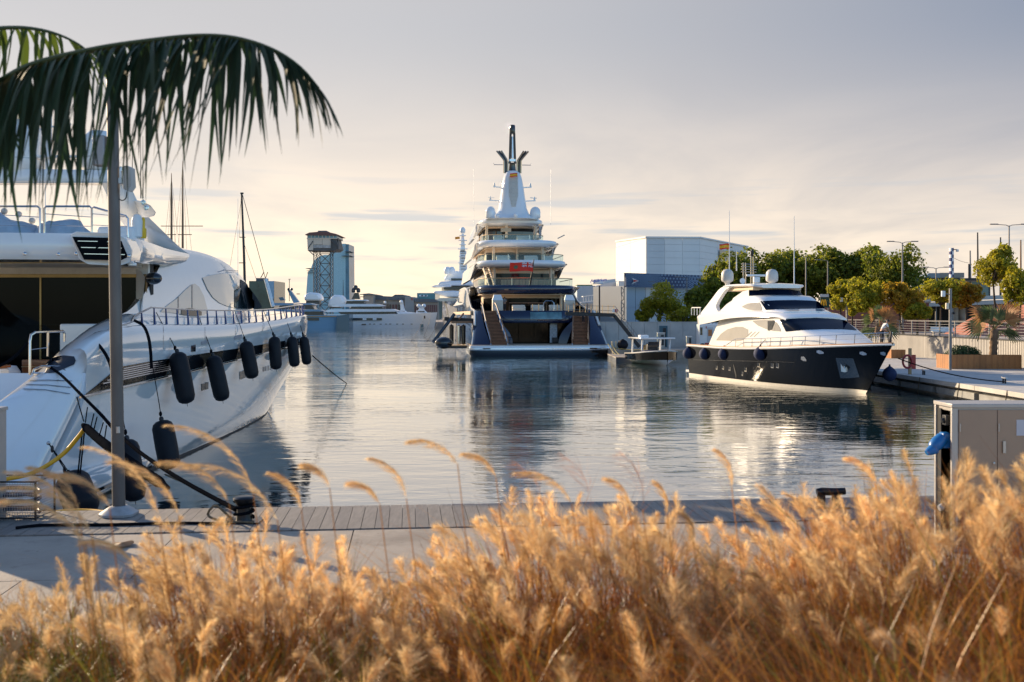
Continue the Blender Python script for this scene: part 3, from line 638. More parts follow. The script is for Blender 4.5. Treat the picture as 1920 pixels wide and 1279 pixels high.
for x, r, z, h in ((-15.55, 0.72, 9.45, 1.75), (-13.1, 0.60, 9.5, 1.35), (-17.6, 0.5, 9.45, 1.1)):
    MB().lathe([(r*0.55, 0), (r*0.92, 0.12), (r, 0.40), (r, h*0.60), (r*0.86, h*0.82), (r*0.5, h*0.96), (0.02, h)], (x, yb+0.3, z), n=24).build('satellite_dome', white_matte, LY, smooth=60)
    MB().lathe([(r*1.01, 0), (r*1.01, 0.03)], (x, yb+0.3, z+0.42), n=24).build('dome_seam', steel_dull, LY)
MB().tube([(-14.55, yb, 9.45), (-14.55, yb, 11.6)], 0.10, 10).build('light_mast', white_matte, LY)
MB().tube([(-14.55, yb, 10.9), (-13.9, yb, 10.9), (-13.85, yb, 11.0)], 0.03, 8).build('mast_crosstree', white_matte, LY)
MB().bx(-16.6, -13.6, yb-0.2, yb-0.1, 9.9, 9.98).build('radar_scanner', white_matte, LY, bevel=0.03)
pod = [W(238, 377, 34.4), W(250, 374, 34.2), W(268, 377, 34.0), W(283, 385, 34.0), W(294, 399, 34.2), W(290, 406, 34.4), W(272, 406, 34.6), W(258, 398, 34.6)]
MB().slab(pod, (-0.35, 0.5, 0)).build('horn_pod', white, LY, bevel=0.07)
for px, py in ((269, 380), (275, 390)): MB().lathe([(0.075, 0), (0.085, 0.03), (0.05, 0.035), (0.04, 0.01)], W(px, py, 33.96), (0.1, -1, 0), 14).build('horn_mouth', steel, LY)
for px, y0, y1, d in ((248, 260, 372, 34.3), (264, 250, 372, 34.4), (268, 255, 372, 34.4), (85, 345, 445, 32.5), (446, 372, 592, 49)):
    MB().tube([W(px, y1, d), W(px, y0, d)], [0.018, 0.008], 5).build('whip_antenna', dark_metal if px > 200 and px < 300 else white_matte, LY)
MB().tube([W(408, 510, 44.2), W(421, 506.5, 44.5), W(446, 508, 49)], 0.015, 5).build('antenna_bracket', steel_dull, LY)
# wiper arm on the front pane
MB().tube([W(400, 520, 46.6), W(415, 545, 47.2), W(434, 577, 47.6)], 0.03, 6).build('wiper', dark_metal, LY)
# ---- fenders on their lines
def fender(name, top, bot, r, rope_from, label, group='black fenders along the white yacht'):
    t, b = Vector(top), Vector(bot); ax = (b-t); h = ax.length
    e = empty('fender', b, 0, label, 'fender', group)
    prof = [(0.05, 0), (r*0.55, 0.02*h), (r*0.86, 0.07*h), (r, 0.15*h), (r*1.03, 0.5*h), (r, 0.86*h), (r*0.82, 0.95*h), (r*0.5, 0.985*h), (0.03, h)]
    MB().lathe(prof, t, ax, 22).build('cover', rubber, e, smooth=70)
    MB().lathe([(0.05, -0.10), (0.07, -0.05), (0.06, 0.02)], t, ax, 10).build('eye', dark_metal, e)
    MB().tube([Vector(rope_from), t.lerp(Vector(rope_from), 0.25)+Vector((0.01, 0, 0)), t], 0.014, 5).build('line', rope_black, e)
    MB().ball(t.lerp(Vector(rope_from), 0.10), 0.05, 8, 6, (1, 1, 1.6)).build('knot', rope_black, e)
    MB().tube([b, b+Vector((0.01, 0, -0.09))], 0.008, 5).build('tail', rope_black, e)
    return e
FN = [((332, 660), (351, 757), 17.2, (293, 586), 34.6, 'thickest of the high black fenders, nearest the grey lamp post'), ((399, 667), (418, 752), 15.0, (369, 584), 38.2, 'second high black fender from the lamp post on the white hull'),
      ((460, 640), (474, 710), 13.0, (440, 583), 42.4, 'third high black fender from the lamp post on the white hull'), ((514, 631), (518, 693), 11.0, (493, 581), 46.5, 'fourth high black fender hanging near the white bow'),
      ((547, 631), (553, 688), 10.0, (530, 580), 50.2, 'fifth black fender hanging close by the bow of the white yacht'), ((569, 631), (576, 684), 9.0, (554, 580), 53.0, 'last black fender right at the bow tip of the white yacht')]
for (tx, ty), (bx_, by), rp, (rx, ry), d, lb in FN: fender('fender', W(tx, ty, d), W(bx_, by, d-0.1), rp/FPX*d, W(rx, ry, d+0.6), lb)
fender('fender', W(303, 788, 31.6), W(320, 880, 31.4), 20/FPX*31.6, W(283, 668, 31.0), 'low black fender hanging behind the feathery grass just past the lamp post')
fender('fender', W(238, 824, 28.2), W(254, 940, 27.8), 21/FPX*28, W(210, 690, 28.6), 'long black fender hidden behind the lamp post near the water')
fender('fender', W(133, 893, 26.0), W(158, 962, 25.4), 31/FPX*26, W(92, 832, 26.4), 'squat black fender lowest at the stern of the white yacht')
# ================================================================ NAVY SUPERYACHT (centre)
YA = radians(5.5); SO = Vector((3.65, 128.0, 0))
SM = Matrix.Translation(SO)@Matrix.Rotation(YA, 4, 'Z')           # local x = starboard (right), y = forward, z = up
SY = empty('super_yacht', SO, YA, 'many-decked navy and white superyacht seen from astern with red ensign flying', 'yacht')
def sm(): return MB(SM)
def outl(w, us, r, uf, n=22, p=2.6):
    "deck plan: rounded stern at us, straight sides to uf"
    pts = [(-w, uf), (-w, lerp(us+r, uf, 0.5))]
    for i in range(n+1):
        a = pi*i/n; c, s_ = -cos(a), sin(a)
        pts.append((w*(abs(c)**(2/p))*(1 if c >= 0 else -1), us+r-r*(abs(s_)**(2/p))))
    return pts+[(w, lerp(us+r, uf, 0.5)), (w, uf)]
def inset(o, d, du=None):
    w = max(x for x, y in o); return [(x*(w-d)/w, y+(du if du is not None else d)*(1 if i not in (0, len(o)-1) else 0)) for i, (x, y) in enumerate(o)]
def ring(o, z, tilt=0.0): return [Vector((x, y, z+tilt*max(0, y-o[len(o)//2][1]))) for x, y in o]
def deck(name, w, us, r, uf, z0, z1, m, parent=SY, lip=0.5, n=22):
    o = outl(w, us, r, uf, n); h = z1-z0
    mb = sm(); mb.rings([ring(inset(o, lip*1.6), z0), ring(inset(o, lip*0.5), z0+h*0.10), ring(inset(o, 0.06), z0+h*0.38), ring(o, z0+h*0.62), ring(inset(o, 0.10), z0+h*0.9), ring(inset(o, 0.35), z1)])
    return mb.build(name, m, parent, smooth=50)
cream_wall = mat('cream_bulkhead', (0.74, 0.55, 0.37), 0.45, var=0.06, scale=0.4)  # cream, with the warm light under the decks put into its colour
brass = mat('champagne_trim', (0.62, 0.42, 0.22), 0.3, 0.7)
cream_side = mat('pale_topside', (0.72, 0.68, 0.60), 0.15, coat=0.6, var=0.04)
# ---- hull sides
def hb(u): return spline([(3, 8.3), (10, 8.4), (30, 8.4), (55, 8.1), (75, 6.9), (90, 4.6), (100, 2.0), (105, 0.1)], u)
def sheer(u): return spline([(3, 1.4), (5, 3.6), (7.5, 5.2), (10, 5.55), (14, 5.7), (20, 6.6), (26, 8.2), (32, 8.9), (60, 9.2), (105, 11)], u)
us = [3, 4, 5, 6, 7, 8, 9.5, 11, 13, 15, 18, 21, 24, 27, 30, 36, 44, 55, 65, 75, 84, 91, 97, 102, 105]
for sg, nm in ((-1, 'hull_side'), (1, 'hull_side')):
    rows = []
    for u in us:
        b, s_ = hb(u), sheer(u); tum = min(0.6, 0.12*max(0, s_-1.4))
        rows.append([Vector((sg*(b*0.93), u+0.0, -0.6)), Vector((sg*(b-0.02), u, 0.3)), Vector((sg*b, u, min(1.4, s_*0.5))), Vector((sg*(b-tum*0.4), u, lerp(1.4, s_, 0.45))), Vector((sg*(b-tum*0.8), u, lerp(1.4, s_, 0.85))), Vector((sg*(b-tum-0.1), u, s_)), Vector((sg*(b-tum-0.45), u, s_))])
    sm().grid(rows).build(nm, navy, SY, smooth=55)
    sm().grid([[Vector((sg*(hb(u)*1.0+0.02), u, z)) for z in (-0.3, 0.55)] for u in us]).build('boot_top', navy, SY)
    # pale cap rail of the bulwark
    sm().tube([Vector((sg*(hb(u)-min(0.6, 0.12*max(0, sheer(u)-1.4))-0.25), u, sheer(u)+0.03)) for u in us[2:]], 0.16, 7).build('cap_rail', cream_side, SY)
sm().prism([(-8.2, 8), (8.2, 8), (8.2, 60), (4, 92), (-4, 92), (-8.2, 60)], 5.0, 5.45).build('main_deck', teak_pale, SY)
# ---- swim platform
o = outl(8.75, 0, 1.2, 9, 20, 4)
sm().rings([ring(inset(o, 0.5, 0.3), -0.4), ring(inset(o, 0.06, 0.03), 0.25), ring(o, 0.72)]).build('platform_hull', blackp, SY, smooth=40)
sm().rings([ring(inset(o, -0.05, -0.03), 0.72), ring(inset(o, -0.10, -0.06), 0.86), ring(inset(o, -0.05, -0.03), 1.04)]).build('platform_rub_strake', mat('bright_strake', (0.55, 0.58, 0.62), 0.2, 0.8), SY, smooth=40)
sm().rings([ring(o, 1.04), ring(inset(o, 0.05, 0.03), 1.28)]).build('platform_edge', white, SY)
sm().prism(inset(o, 0.2, 0.15), 1.285, 1.32).build('platform_deck', teak_pale, SY)
for v in (-6.7, 6.2): sm().box((v, -0.03, 0.93), (0.9, 0.12, 0.16)).build('fairlead_slot', blackp, SY, bevel=0.03)
# ---- stern: wings, stairs, transom and the beach-club opening
for sg in (-1, 1):
    rows = []
    for t in [i/8 for i in range(9)]:
        z = lerp(1.32, 5.45, t); u = lerp(2.3, 7.6, t**1.15); vo = lerp(8.35, 7.55, t); vi = lerp(5.95, 6.75, t)+0.25*sin(pi*t)
        rows.append([Vector((sg*vo, u+1.2, z)), Vector((sg*(vo-0.05), u+0.35, z)), Vector((sg*(vo-0.35), u, z)), Vector((sg*vi, u, z)), Vector((sg*vi, u+2.5, z))])
    sm().grid(rows).build('stern_wing', navy, SY, smooth=60)
    sm().tube([r[1] for r in rows], 0.10, 7).build('wing_edge_trim', cream_side, SY)
    N = 24                                                         # steps
    for i in range(N):
        t = i/(N-1); z = lerp(1.42, 5.42, t); u = lerp(2.4, 7.7, t); vc = lerp(5.0, 5.85, t); wd = lerp(1.95, 1.55, t)
        sm().box((sg*vc, u+0.14, z), (wd, 0.30, 0.11)).build('step', mat('stair_teak', (0.29, 0.12, 0.055), 0.5, var=0.25, scale=2), SY)
    sm().slab([(sg*(5.9), 2.6, 1.32), (sg*6.7, 7.9, 5.3), (sg*4.9, 7.9, 5.3), (sg*4.0, 2.6, 1.32)], (0, 0.2, -0.25)).build('stair_stringer', dark_metal, SY)
    for dv in (-1.05, 1.05):
        pts = [Vector((sg*(5.0+dv), 2.2, 1.5)), Vector((sg*(5.0+dv*0.98), 2.4, 2.1)), Vector((sg*(5.45+dv*0.92), 5.0, 4.2)), Vector((sg*(5.85+dv*0.82), 7.6, 6.35)), Vector((sg*(5.95+dv*0.82), 8.4, 6.45))]
        sm().tube(curve_pts(pts, 14), 0.075, 7).build('stair_handrail', teak, SY)
        sm().tube(curve_pts([p-Vector((0, 0, 0.45)) for p in pts], 14), 0.05, 6).build('stair_rail_chrome', steel, SY)
        for t in (0.15, 0.4, 0.65, 0.9):
            p = Vector((sg*(lerp(5.0, 5.9, t)+dv*0.9), lerp(2.4, 7.7, t), lerp(1.4, 5.4, t))); sm().tube([p, p+Vector((0, 0, 0.85))], 0.04, 6).build('stair_baluster', steel, SY)
rows = []
for v in [lerp(-4.9, 4.9, i/12) for i in range(13)]:
    k = (v/4.9)**2; rows.append([Vector((v, 6.4+0.9*k, 3.95)), Vector((v, 6.3+0.9*k, 4.15)), Vector((v, 6.4+0.9*k, 4.9)), Vector((v, 6.8+0.9*k, 5.5)), Vector((v, 8.4, 5.5))])
sm().grid(rows).build('transom', navy, SY, smooth=50)
for sg in (-1, 1):
    sm().grid([[Vector((sg*lerp(3.9, 4.9, t), 6.5, lerp(1.3, 4.1, t))), Vector((sg*lerp(2.9, 4.6, t**2), 6.9, lerp(1.3, 4.1, t)))] for t in [i/6 for i in range(7)]]).build('opening_curve', navy, SY)
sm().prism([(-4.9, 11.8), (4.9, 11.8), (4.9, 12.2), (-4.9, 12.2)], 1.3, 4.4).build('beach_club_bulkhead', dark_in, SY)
for i in range(4): sm().bx(-4.0+2.0*i+0.03, -4.0+2.0*(i+1)-0.03, 8.6, 8.66, 1.34, 3.95).build('beach_club_door', mat('bronze_glass', (0.020, 0.013, 0.009), 0.08, spec=0.12, var=0.6, scale=0.5), SY)
sm().bx(1.9, 2.85, 7.6, 7.75, 1.4, 3.9).build('paddle_board', mat('board_print', (0.35, 0.40, 0.45), 0.4, var=0.5, scale=5), SY, bevel=0.05)
sm().bx(2.2, 2.95, 7.2, 7.6, 1.4, 2.1).build('equipment_case', dark_metal, SY, bevel=0.05)
pool = []
for v in [lerp(-0.75, 3.3, i/8) for i in range(9)]: pool.append([Vector((v, 6.24+0.9*(v/4.9)**2, 4.42)), Vector((v, 6.30+0.9*(v/4.9)**2, 4.95)), Vector((v, 6.52+0.9*(v/4.9)**2, 5.32))])
sm().grid(pool).build('pool_window', mat('pool_glass', (0.10, 0.22, 0.24), 0.03, spec=0.9, var=0.5, scale=0.9), SY)
# ---- main deck aft: saloon front, lounge, planters
def house(name, w, us, r, uf, z0, z1, wm_, gz, parent=SY, cols=6, glass=glass_teal):
    o = outl(w, us, r, uf, 22)
    hs = sm().rings([ring(o, z0), ring(o, z1)]).build(name, wm_, parent)
    oi = outl(w+0.03, us-0.03, r, uf, 22); k0, k1 = 4, len(oi)-4
    seg = oi[k0:k1]; m_ = max(1, len(seg)//cols)
    for a in range(0, len(seg)-1, m_):
        s2 = seg[a:a+m_+1]
        sm().grid([[Vector((x, y, gz[0])), Vector((x, y, gz[1]))] for x, y in s2]).build('saloon_pane', glass, hs)
    for sg in (-1, 1):
        for q in range(6): u0 = us+r+1.2+q*(52-us-r)/6; sm().grid([[Vector((sg*(w+0.04), u0, gz[0])), Vector((sg*(w+0.04), u0, gz[1]))], [Vector((sg*(w+0.04), u0+(52-us-r)/6-0.25, gz[0])), Vector((sg*(w+0.04), u0+(52-us-r)/6-0.25, gz[1]))]]).build('side_pane', glass, hs)
house('main_saloon', 5.9, 17.5, 3.5, 55, 5.45, 8.3, cream_wall, (5.5, 7.25), glass=saloon_glass)
house('upper_saloon', 5.0, 23.5, 3.0, 55, 8.7, 11.6, cream_wall, (8.8, 10.85), cols=7)
house('bridge_saloon', 4.6, 30.5, 2.6, 55, 12.4, 14.95, cream_wall, (12.5, 14.2), cols=7)
house('top_saloon', 4.0, 41.5, 2.4, 56, 16.0, 19.0, dark_in, (16.3, 18.2), cols=5, glass=glass_dark)
dk1 = deck('upper_deck_bulwark', 6.75, 14.0, 4.6, 58, 7.75, 8.95, navy, lip=0.4)
sm().prism(inset(outl(6.6, 14.6, 4.4, 58), 0.2), 7.66, 7.74).build('deckhead', cream_wall, SY)
dk2 = deck('bridge_deck_edge', 6.45, 20.5, 4.6, 60, 11.55, 12.62, white, lip=1.0)
sm().prism(inset(outl(5.6, 21.9, 4.2, 58), 0.2), 11.45, 11.54).build('deckhead', cream_wall, SY)
dk3 = deck('sun_deck_edge', 5.95, 26.5, 4.2, 60, 14.85, 15.85, white, lip=1.0)
sm().prism(inset(outl(5.1, 27.9, 4.0, 58), 0.2), 14.75, 14.84).build('deckhead', cream_wall, SY)
deck('upper_sun_deck', 5.0, 33.0, 4.0, 60, 15.6, 16.3, white, lip=0.3)
deck('hard_top', 5.15, 36.6, 5.0, 60, 18.75, 19.9, white, lip=1.4)
sm().prism(inset(outl(4.3, 38.4, 4.4, 58), 0.2), 18.66, 18.74).build('deckhead', cream_wall, SY)
# side fairings that tie each overhang to the deck below
def fairing(w0, w1, us, z_top, z_low, u_a, u_b, m, nm='side_fairing'):
    for sg in (-1, 1):
        rows = []
        for i in range(25):
            u = lerp(u_a, 62, i/24); t = min(1, max(0, (u-u_a)/(u_b-u_a))); t = t*t*(3-2*t); zl = lerp(z_top-0.25, z_low, t)
            rows.append([Vector((sg*(w0+0.02), u, z_top)), Vector((sg*(w0+0.06), u, lerp(z_top, zl, 0.33))), Vector((sg*lerp(w0, w1, 0.6), u, lerp(z_top, zl, 0.7))), Vector((sg*lerp(w0, w1, t), u, zl)), Vector((sg*(lerp(w0, w1, t)-0.4), u, zl))])
        sm().grid(rows).build(nm, m, SY, smooth=60)
fairing(6.75, 8.2, 14, 8.9, 6.5, 18.5, 30, cream_side)
fairing(6.45, 6.75, 20.5, 12.3, 10.3, 24, 36, white)
fairing(5.95, 6.4, 26.5, 15.6, 13.7, 29.5, 40, white)
fairing(5.1, 5.6, 36.6, 19.4, 17.4, 41, 47, white)
# glass balustrades with a slim rail
def balustrade(w, us, r, uf, z0, z1, k=5):
    o = outl(w, us, r, uf, 24)[2:-2]
    for a in range(0, len(o)-1, k):
        s2 = o[a:a+k+1]
        if len(s2) > 1: sm().grid([[Vector((x, y, z0)), Vector((x, y, z1))] for x, y in s2]).build('glass_panel', glass_clear, SY)
    sm().tube([Vector((x, y, z1+0.03)) for x, y in [(-w, us+r+12)]+o+[(w, us+r+12)]], 0.055, 6).build('balustrade_rail', brass, SY)
    for a in range(0, len(o), k): x, y = o[a]; sm().tube([Vector((x, y, z0)), Vector((x, y, z1))], 0.03, 5).build('balustrade_post', steel, SY)
balustrade(6.45, 14.4, 4.5, 40, 8.95, 9.85)
balustrade(6.1, 21.0, 4.4, 42, 12.6, 13.45)
balustrade(4.7, 33.5, 3.8, 44, 16.3, 17.1)
for (v, u, z0, z1) in ((-4.6, 16.4, 5.45, 7.8), (4.6, 16.4, 5.45, 7.8), (-4.0, 22.6, 8.9, 11.6), (4.0, 22.6, 8.9, 11.6), (-3.6, 28.8, 12.6, 14.9), (3.6, 28.8, 12.6, 14.9), (0, 30.2, 12.6, 14.9), (-3.9, 38.6, 16.3, 18.8), (3.7, 38.6, 16.3, 18.8)):
    sm().lathe([(0.24, 0), (0.2, 0.1), (0.2, z1-z0-0.1), (0.26, z1-z0)], (v, u, z0), n=14).build('deck_column', cream_wall, SY)
# furniture
def sofa(v, u, z, w, m=fabric_cream):
    mb = sm(); mb.box((v, u, z+0.22), (w, 0.85, 0.44)); mb.box((v, u+0.40, z+0.55), (w, 0.2, 0.55)); mb.box((v-w/2+0.1, u, z+0.42), (0.2, 0.85, 0.35)); mb.box((v+w/2-0.1, u, z+0.42), (0.2, 0.85, 0.35)); mb.build('sofa', m, SY, bevel=0.06)
for v, u, z, w in ((-1.6, 12.2, 5.45, 1.7), (0.9, 12.4, 5.45, 1.7), (3.0, 11.2, 5.45, 1.4), (-2.6, 24.2, 12.62, 2.0), (1.4, 24.2, 12.62, 1.9), (4.0, 25.4, 12.62, 1.3), (1.6, 35.6, 16.3, 2.2), (-2.4, 35.4, 16.3, 1.4)): sofa(v, u, z, w)
for i in range(9):                                                # wind screen panels of the upper dining deck
    v = -3.4+0.85*i; sm().bx(v+0.02, v+0.83, 18.4+0.35*((v+0.4)/4)**2, 18.48+0.35*((v+0.4)/4)**2, 8.95, 9.80).build('dining_screen', mat('cane_screen', (0.45, 0.30, 0.15), 0.6, var=0.5, scale=1.5, aniso=(6, 1, 0.4)), SY)
for v in (-4.15, 4.15):                                           # planter boxes by the stair heads
    sm().box((v*1.12, 9.2, 6.15), (1.35, 1.2, 1.35)).build('deck_locker', mat('pale_locker', (0.62, 0.55, 0.45), 0.5), SY, bevel=0.1)
    sm().add([Vector((v*1.12+a*0.68, 9.2+b*0.6, 6.83)) for a, b in ((-1, -1), (1, -1), (1, 1), (-1, 1))]+[Vector((v*1.12+a*0.45, 9.5+b*0.3, 7.55)) for a, b in ((-1, -1), (1, -1), (1, 1), (-1, 1))], [(0, 1, 5, 4), (1, 2, 6, 5), (2, 3, 7, 6), (3, 0, 4, 7), (4, 5, 6, 7)]).build('locker_cover', white_matte, SY)
for a, b in (((-3.2, 8.7), (1.6, 8.7)),):
    sm().tube([(a[0], a[1], 5.5), (a[0], a[1], 6.5), (b[0], b[1], 6.5), (b[0], b[1], 5.5)], 0.06, 6).build('aft_rail', teak, SY)
for v in (3.0, 3.5, 4.2, -0.2, 0.6): sm().tube([(v, 8.6, 5.5), (v, 8.6, 6.35)], 0.06, 6).build('rail_post', brass, SY)
sm().tube([(1.2, 8.6, 5.5), (1.25, 8.6, 6.5), (1.5, 8.6, 6.75), (2.3, 8.6, 6.75), (2.55, 8.6, 6.5), (2.55, 8.6, 5.5)], 0.06, 6).build('pool_ladder', steel, SY)
# spiral stair seen on the upper deck
for sg in (0, 1): sm().bar((-4.9+0.75*sg, 20.0, 8.95), (-5.6+0.75*sg, 22.0, 11.5), 0.10, 0.32).build('deck_stair_rail', cream_wall, SY)
for i in range(7): sm().box((-4.55-0.1*i, 20.1+0.27*i, 9.2+0.32*i), (0.6, 0.28, 0.06)).build('deck_stair_tread', teak, SY)
# awning shape under the top deck roof
sm().box((-0.9, 37.6, 17.9), (0.35, 0.35, 1.9)).build('bar_pillar', cream_wall, SY); sm().box((-1.0, 37.5, 18.1), (1.6, 0.3, 0.55)).build('bar_board', mat('bar_timber', (0.45, 0.36, 0.25), 0.5), SY)
# ---- mast
MU = 37.5
def mring(z, wx, wy, du=0): return [Vector((wx*cos(a)*(abs(cos(a))**-0.35 if abs(cos(a)) > 0.05 else 1), MU+du+wy*sin(a), z)) for a in [2*pi*i/20 for i in range(20)]]
sm().rings([mring(19.7, 4.2, 3.4), mring(20.0, 3.3, 2.9), mring(20.6, 2.6, 2.5), mring(21.4, 2.25, 2.2), mring(23, 2.0, 1.9), mring(25, 1.7, 1.6), mring(26.2, 1.45, 1.4), mring(26.9, 1.2, 1.2), mring(27.2, 0.8, 0.9)]).build('mast_tower', white, SY, smooth=60)
for i in range(22):                                               # louvred panel in the mast face
    z = 21.6+0.215*i; w = 0.72*min(1, 0.45+0.07*i); f = interp([(21.4, 2.2), (23, 1.9), (25, 1.6), (26.3, 1.4)], z)
    sm().box((0, MU-f-0.06, z), (2*w, 0.10, 0.13)).build('mast_louvre', mat('pale_louvre', (0.60, 0.58, 0.54), 0.4), SY)
sm().lathe([(0.62, 0), (0.6, 0.1), (0.5, 1.4), (0.55, 1.6)], (0, MU, 26.9), n=14).build('funnel_core', blackp, SY)
for sg in (-1, 1):
    for k in range(3):
        v = sg*(0.75+0.27*k); e = sg*(1.75+0.36*k)
        sm().tube([Vector((v, MU-0.2, 26.9)), Vector((v*1.0, MU-0.2, 28.6+0.1*k)), Vector((v*1.05+sg*0.1, MU-0.2, 29.0+0.05*k)), Vector((e, MU-0.2, 30.35-0.02*k))], 0.135, 8).build('exhaust_pipe', mat('chrome_bronze', (0.42, 0.32, 0.22), 0.18, 1.0) if k != 1 else blackp, SY)
    sm().tube([Vector((sg*1.5, MU, 28.2)), Vector((sg*2.9, MU, 28.2)), Vector((sg*2.9, MU, 28.45))], 0.06, 6).build('yardarm', steel_dull, SY)
    for z, l in ((24.7, 1.25), (22.6, 1.6)):
        w = interp([(21.4, 2.2), (23, 1.95), (25, 1.7)], z); sm().bar(Vector((sg*w, MU, z)), Vector((sg*(w+l), MU, z+0.08)), 0.35, 0.16).build('spreader', white, SY)
        sm().lathe([(0.16, 0), (0.2, 0.12), (0.12, 0.6), (0.02, 0.66)], (sg*(w+l-0.2), MU, z+0.05), n=10).build('spreader_light', white_matte, SY)
    sm().box((sg*3.3, MU, 23.1), (1.15, 0.1, 0.12), 0.5).build('radar_bar', white_matte, SY)
    sm().lathe([(0.45, 0), (0.75, 0.1), (0.82, 0.3), (0.82, 1.05), (0.72, 1.5), (0.42, 1.8), (0.02, 1.92)], (sg*3.45, MU-1.0, 19.75), n=22).build('satellite_dome', white, SY, smooth=60)
    sm().tube([Vector((sg*6.0, MU, 19)), Vector((sg*6.0, MU, 27.5))], [0.035, 0.015], 5).build('whip_antenna', steel_dull, SY)
sm().ball((-2.6, 34.6, 20.0), 0.36).build('satellite_dome', white, SY); sm().ball((0.2, 34.2, 20.1), 0.36).build('satellite_dome', white, SY)
for sg in (-1, 1): sm().bar(Vector((0.42*sg, MU, 28.4)), Vector((0.28*sg, MU, 33.2)), 0.22, 0.35).build('spire_leg', mat('dark_bronze', (0.06, 0.045, 0.04), 0.25, 0.8), SY)
sm().box((0, MU, 28.9), (0.95, 0.6, 0.35)).build('spire_base', steel, SY); sm().tube([Vector((0, MU, 29.2)), Vector((0, MU, 32.6))], [0.20, 0.12], 8).build('spire_tube', steel, SY)
sm().lathe([(0.42, 0), (0.46, 0.1), (0.46, 1.2), (0.38, 1.38), (0.1, 1.42)], (0, MU, 33.0), n=14).build('spire_cap', blackp, SY)
# antennae and small fittings
sm().bar((6.6, 34, 16.6), (7.6, 33.6, 17.1), 0.25, 0.12).build('davit_arm', steel_dull, SY)
# ---- fold-down side terrace with its fenders, struts and passerelle boom (left side)
sm().box((-10.4, 8.0, 0.95), (4.2, 5.0, 0.28)).build('side_terrace', dark_metal, SY); sm().box((-10.4, 8.0, 1.12), (4.3, 5.1, 0.06)).build('terrace_deck', mat('gold_teak', (0.50, 0.32, 0.14), 0.5, var=0.2), SY)
sm().box((-9.4, 7.0, 4.05), (2.6, 1.2, 0.28)).build('awning_frame', teak, SY)
for v in (-10.6, -9.7, -9.1): sm().lathe([(0.05, 0), (0.28, 0.1), (0.30, 2.4), (0.05, 2.6)], (v, 7.6, 1.2), n=12).build('side_fender', blackp if v != -9.7 else steel, SY)
sm().tube([SM.inverted()@W(812, 642, 132), SM.inverted()@W(852, 589, 134)], 0.22, 8).build('boom', blackp, SY)
sm().tube([SM.inverted()@W(861, 598, 134), SM.inverted()@W(869, 588, 135)], 0.12, 8).build('strut', teak, SY)
sm().bar(SM.inverted()@W(834, 598, 135), SM.inverted()@W(888, 601, 134), 0.3, 0.5).build('boom_mount', dark_metal, SY)
sm().ball(SM.inverted()@W(832, 643, 131), 1, 14, 8, (1.1, 0.9, 0.75)).build('round_fender', blackp, SY)
# ---- ensign on its staff: red with the union canton
def flag(name, M, w, h, parts, waves=1.0, nx=20, ny=8, parent=None):
    """parts = [(name, material, fn(u,v)->bool)]; each colour field is its own piece on a waving cloth"""
    def pt(u, v): return M@Vector((-u*w, 0.16*h*sin(u*7*waves+v*0.8), -v*h-0.10*w*u*u*0.5+0.05*h*sin(u*6)))
    for nm, m, fn, res in parts:
        mb = MB(); n_x, n_y = nx*res, ny*res; idx = {}
        for i in range(n_x):
            for j in range(n_y):
                if fn((i+0.5)/n_x, (j+0.5)/n_y):
                    ids = []
                    for a, b in ((i, j), (i+1, j), (i+1, j+1), (i, j+1)):
                        if (a, b) not in idx: idx[(a, b)] = len(mb.v); mb.v.append(pt(a/n_x, b/n_y))
                        ids.append(idx[(a, b)])
                    mb.f.append(tuple(ids))
        if mb.f: mb.build(nm, m, parent, smooth=80)
red_cloth = mat('red_bunting', (0.72, 0.03, 0.012), 0.7, var=0.1); white_cloth = mat('white_bunting', (0.8, 0.8, 0.78), 0.7, var=0.05); blue_cloth = mat('blue_bunting', (0.02, 0.03, 0.18), 0.7, var=0.1); yellow_cloth = mat('yellow_bunting', (0.85, 0.45, 0.02), 0.7, var=0.1)
EN = empty('ensign', SM@Vector((0.4, 14.4, 8.9)), 0, 'red ensign with union canton flying from a dark staff at the superyacht stern', 'flag')
st_b = SM@Vector((0.15, 14.6, 8.9)); st_t = SM@Vector((0.55, 13.4, 12.35)); MB().tube([st_b, st_b.lerp(st_t, 0.5), st_t], [0.14, 0.10, 0.06], 8).build('staff', dark_metal, EN)
def jack(u, v):
    a, b = u/0.48, v/0.55                                            # canton coordinates
    if a > 1 or b > 1: return None
    dx, dy = abs(a-0.5), abs(b-0.5)
    if dx < 0.075 or dy < 0.12: return 'r'
    if dx < 0.13 or dy < 0.20: return 'w'
    dg = min(abs(a-b), abs(a+b-1))
    return 'r' if dg < 0.05 else 'w' if dg < 0.15 else 'b'
def badge(u, v): return ((u-0.74)/0.09)**2+((v-0.5)/0.22)**2 < 1
FM = Matrix.Translation(st_b.lerp(st_t, 0.86))@Matrix.Rotation(radians(4), 4, 'Y')
flag('ensign', FM, 3.1, 1.18, [('field', red_cloth, lambda u, v: jack(u, v) in (None, 'r') and not badge(u, v), 3), ('saltire_white', white_cloth, lambda u, v: jack(u, v) == 'w', 3), ('canton_blue', blue_cloth, lambda u, v: jack(u, v) == 'b', 3), ('badge', mat('badge_print', (0.10, 0.16, 0.10), 0.7, var=0.6, scale=6), lambda u, v: badge(u, v), 3)], parent=EN)
CF = empty('courtesy_flag', SM@Vector((0.3, 35.6, 26)), 0, 'small red and yellow flag at the head of the superyacht mast', 'flag')
flag('courtesy', Matrix.Translation(SM@Vector((0.6, 35.6, 26.7))), 1.15, 0.55, [('red_stripe', red_cloth, lambda u, v: v < 0.25 or v > 0.75, 1), ('yellow_stripe', yellow_cloth, lambda u, v: 0.25 <= v <= 0.75, 1)], parent=CF)
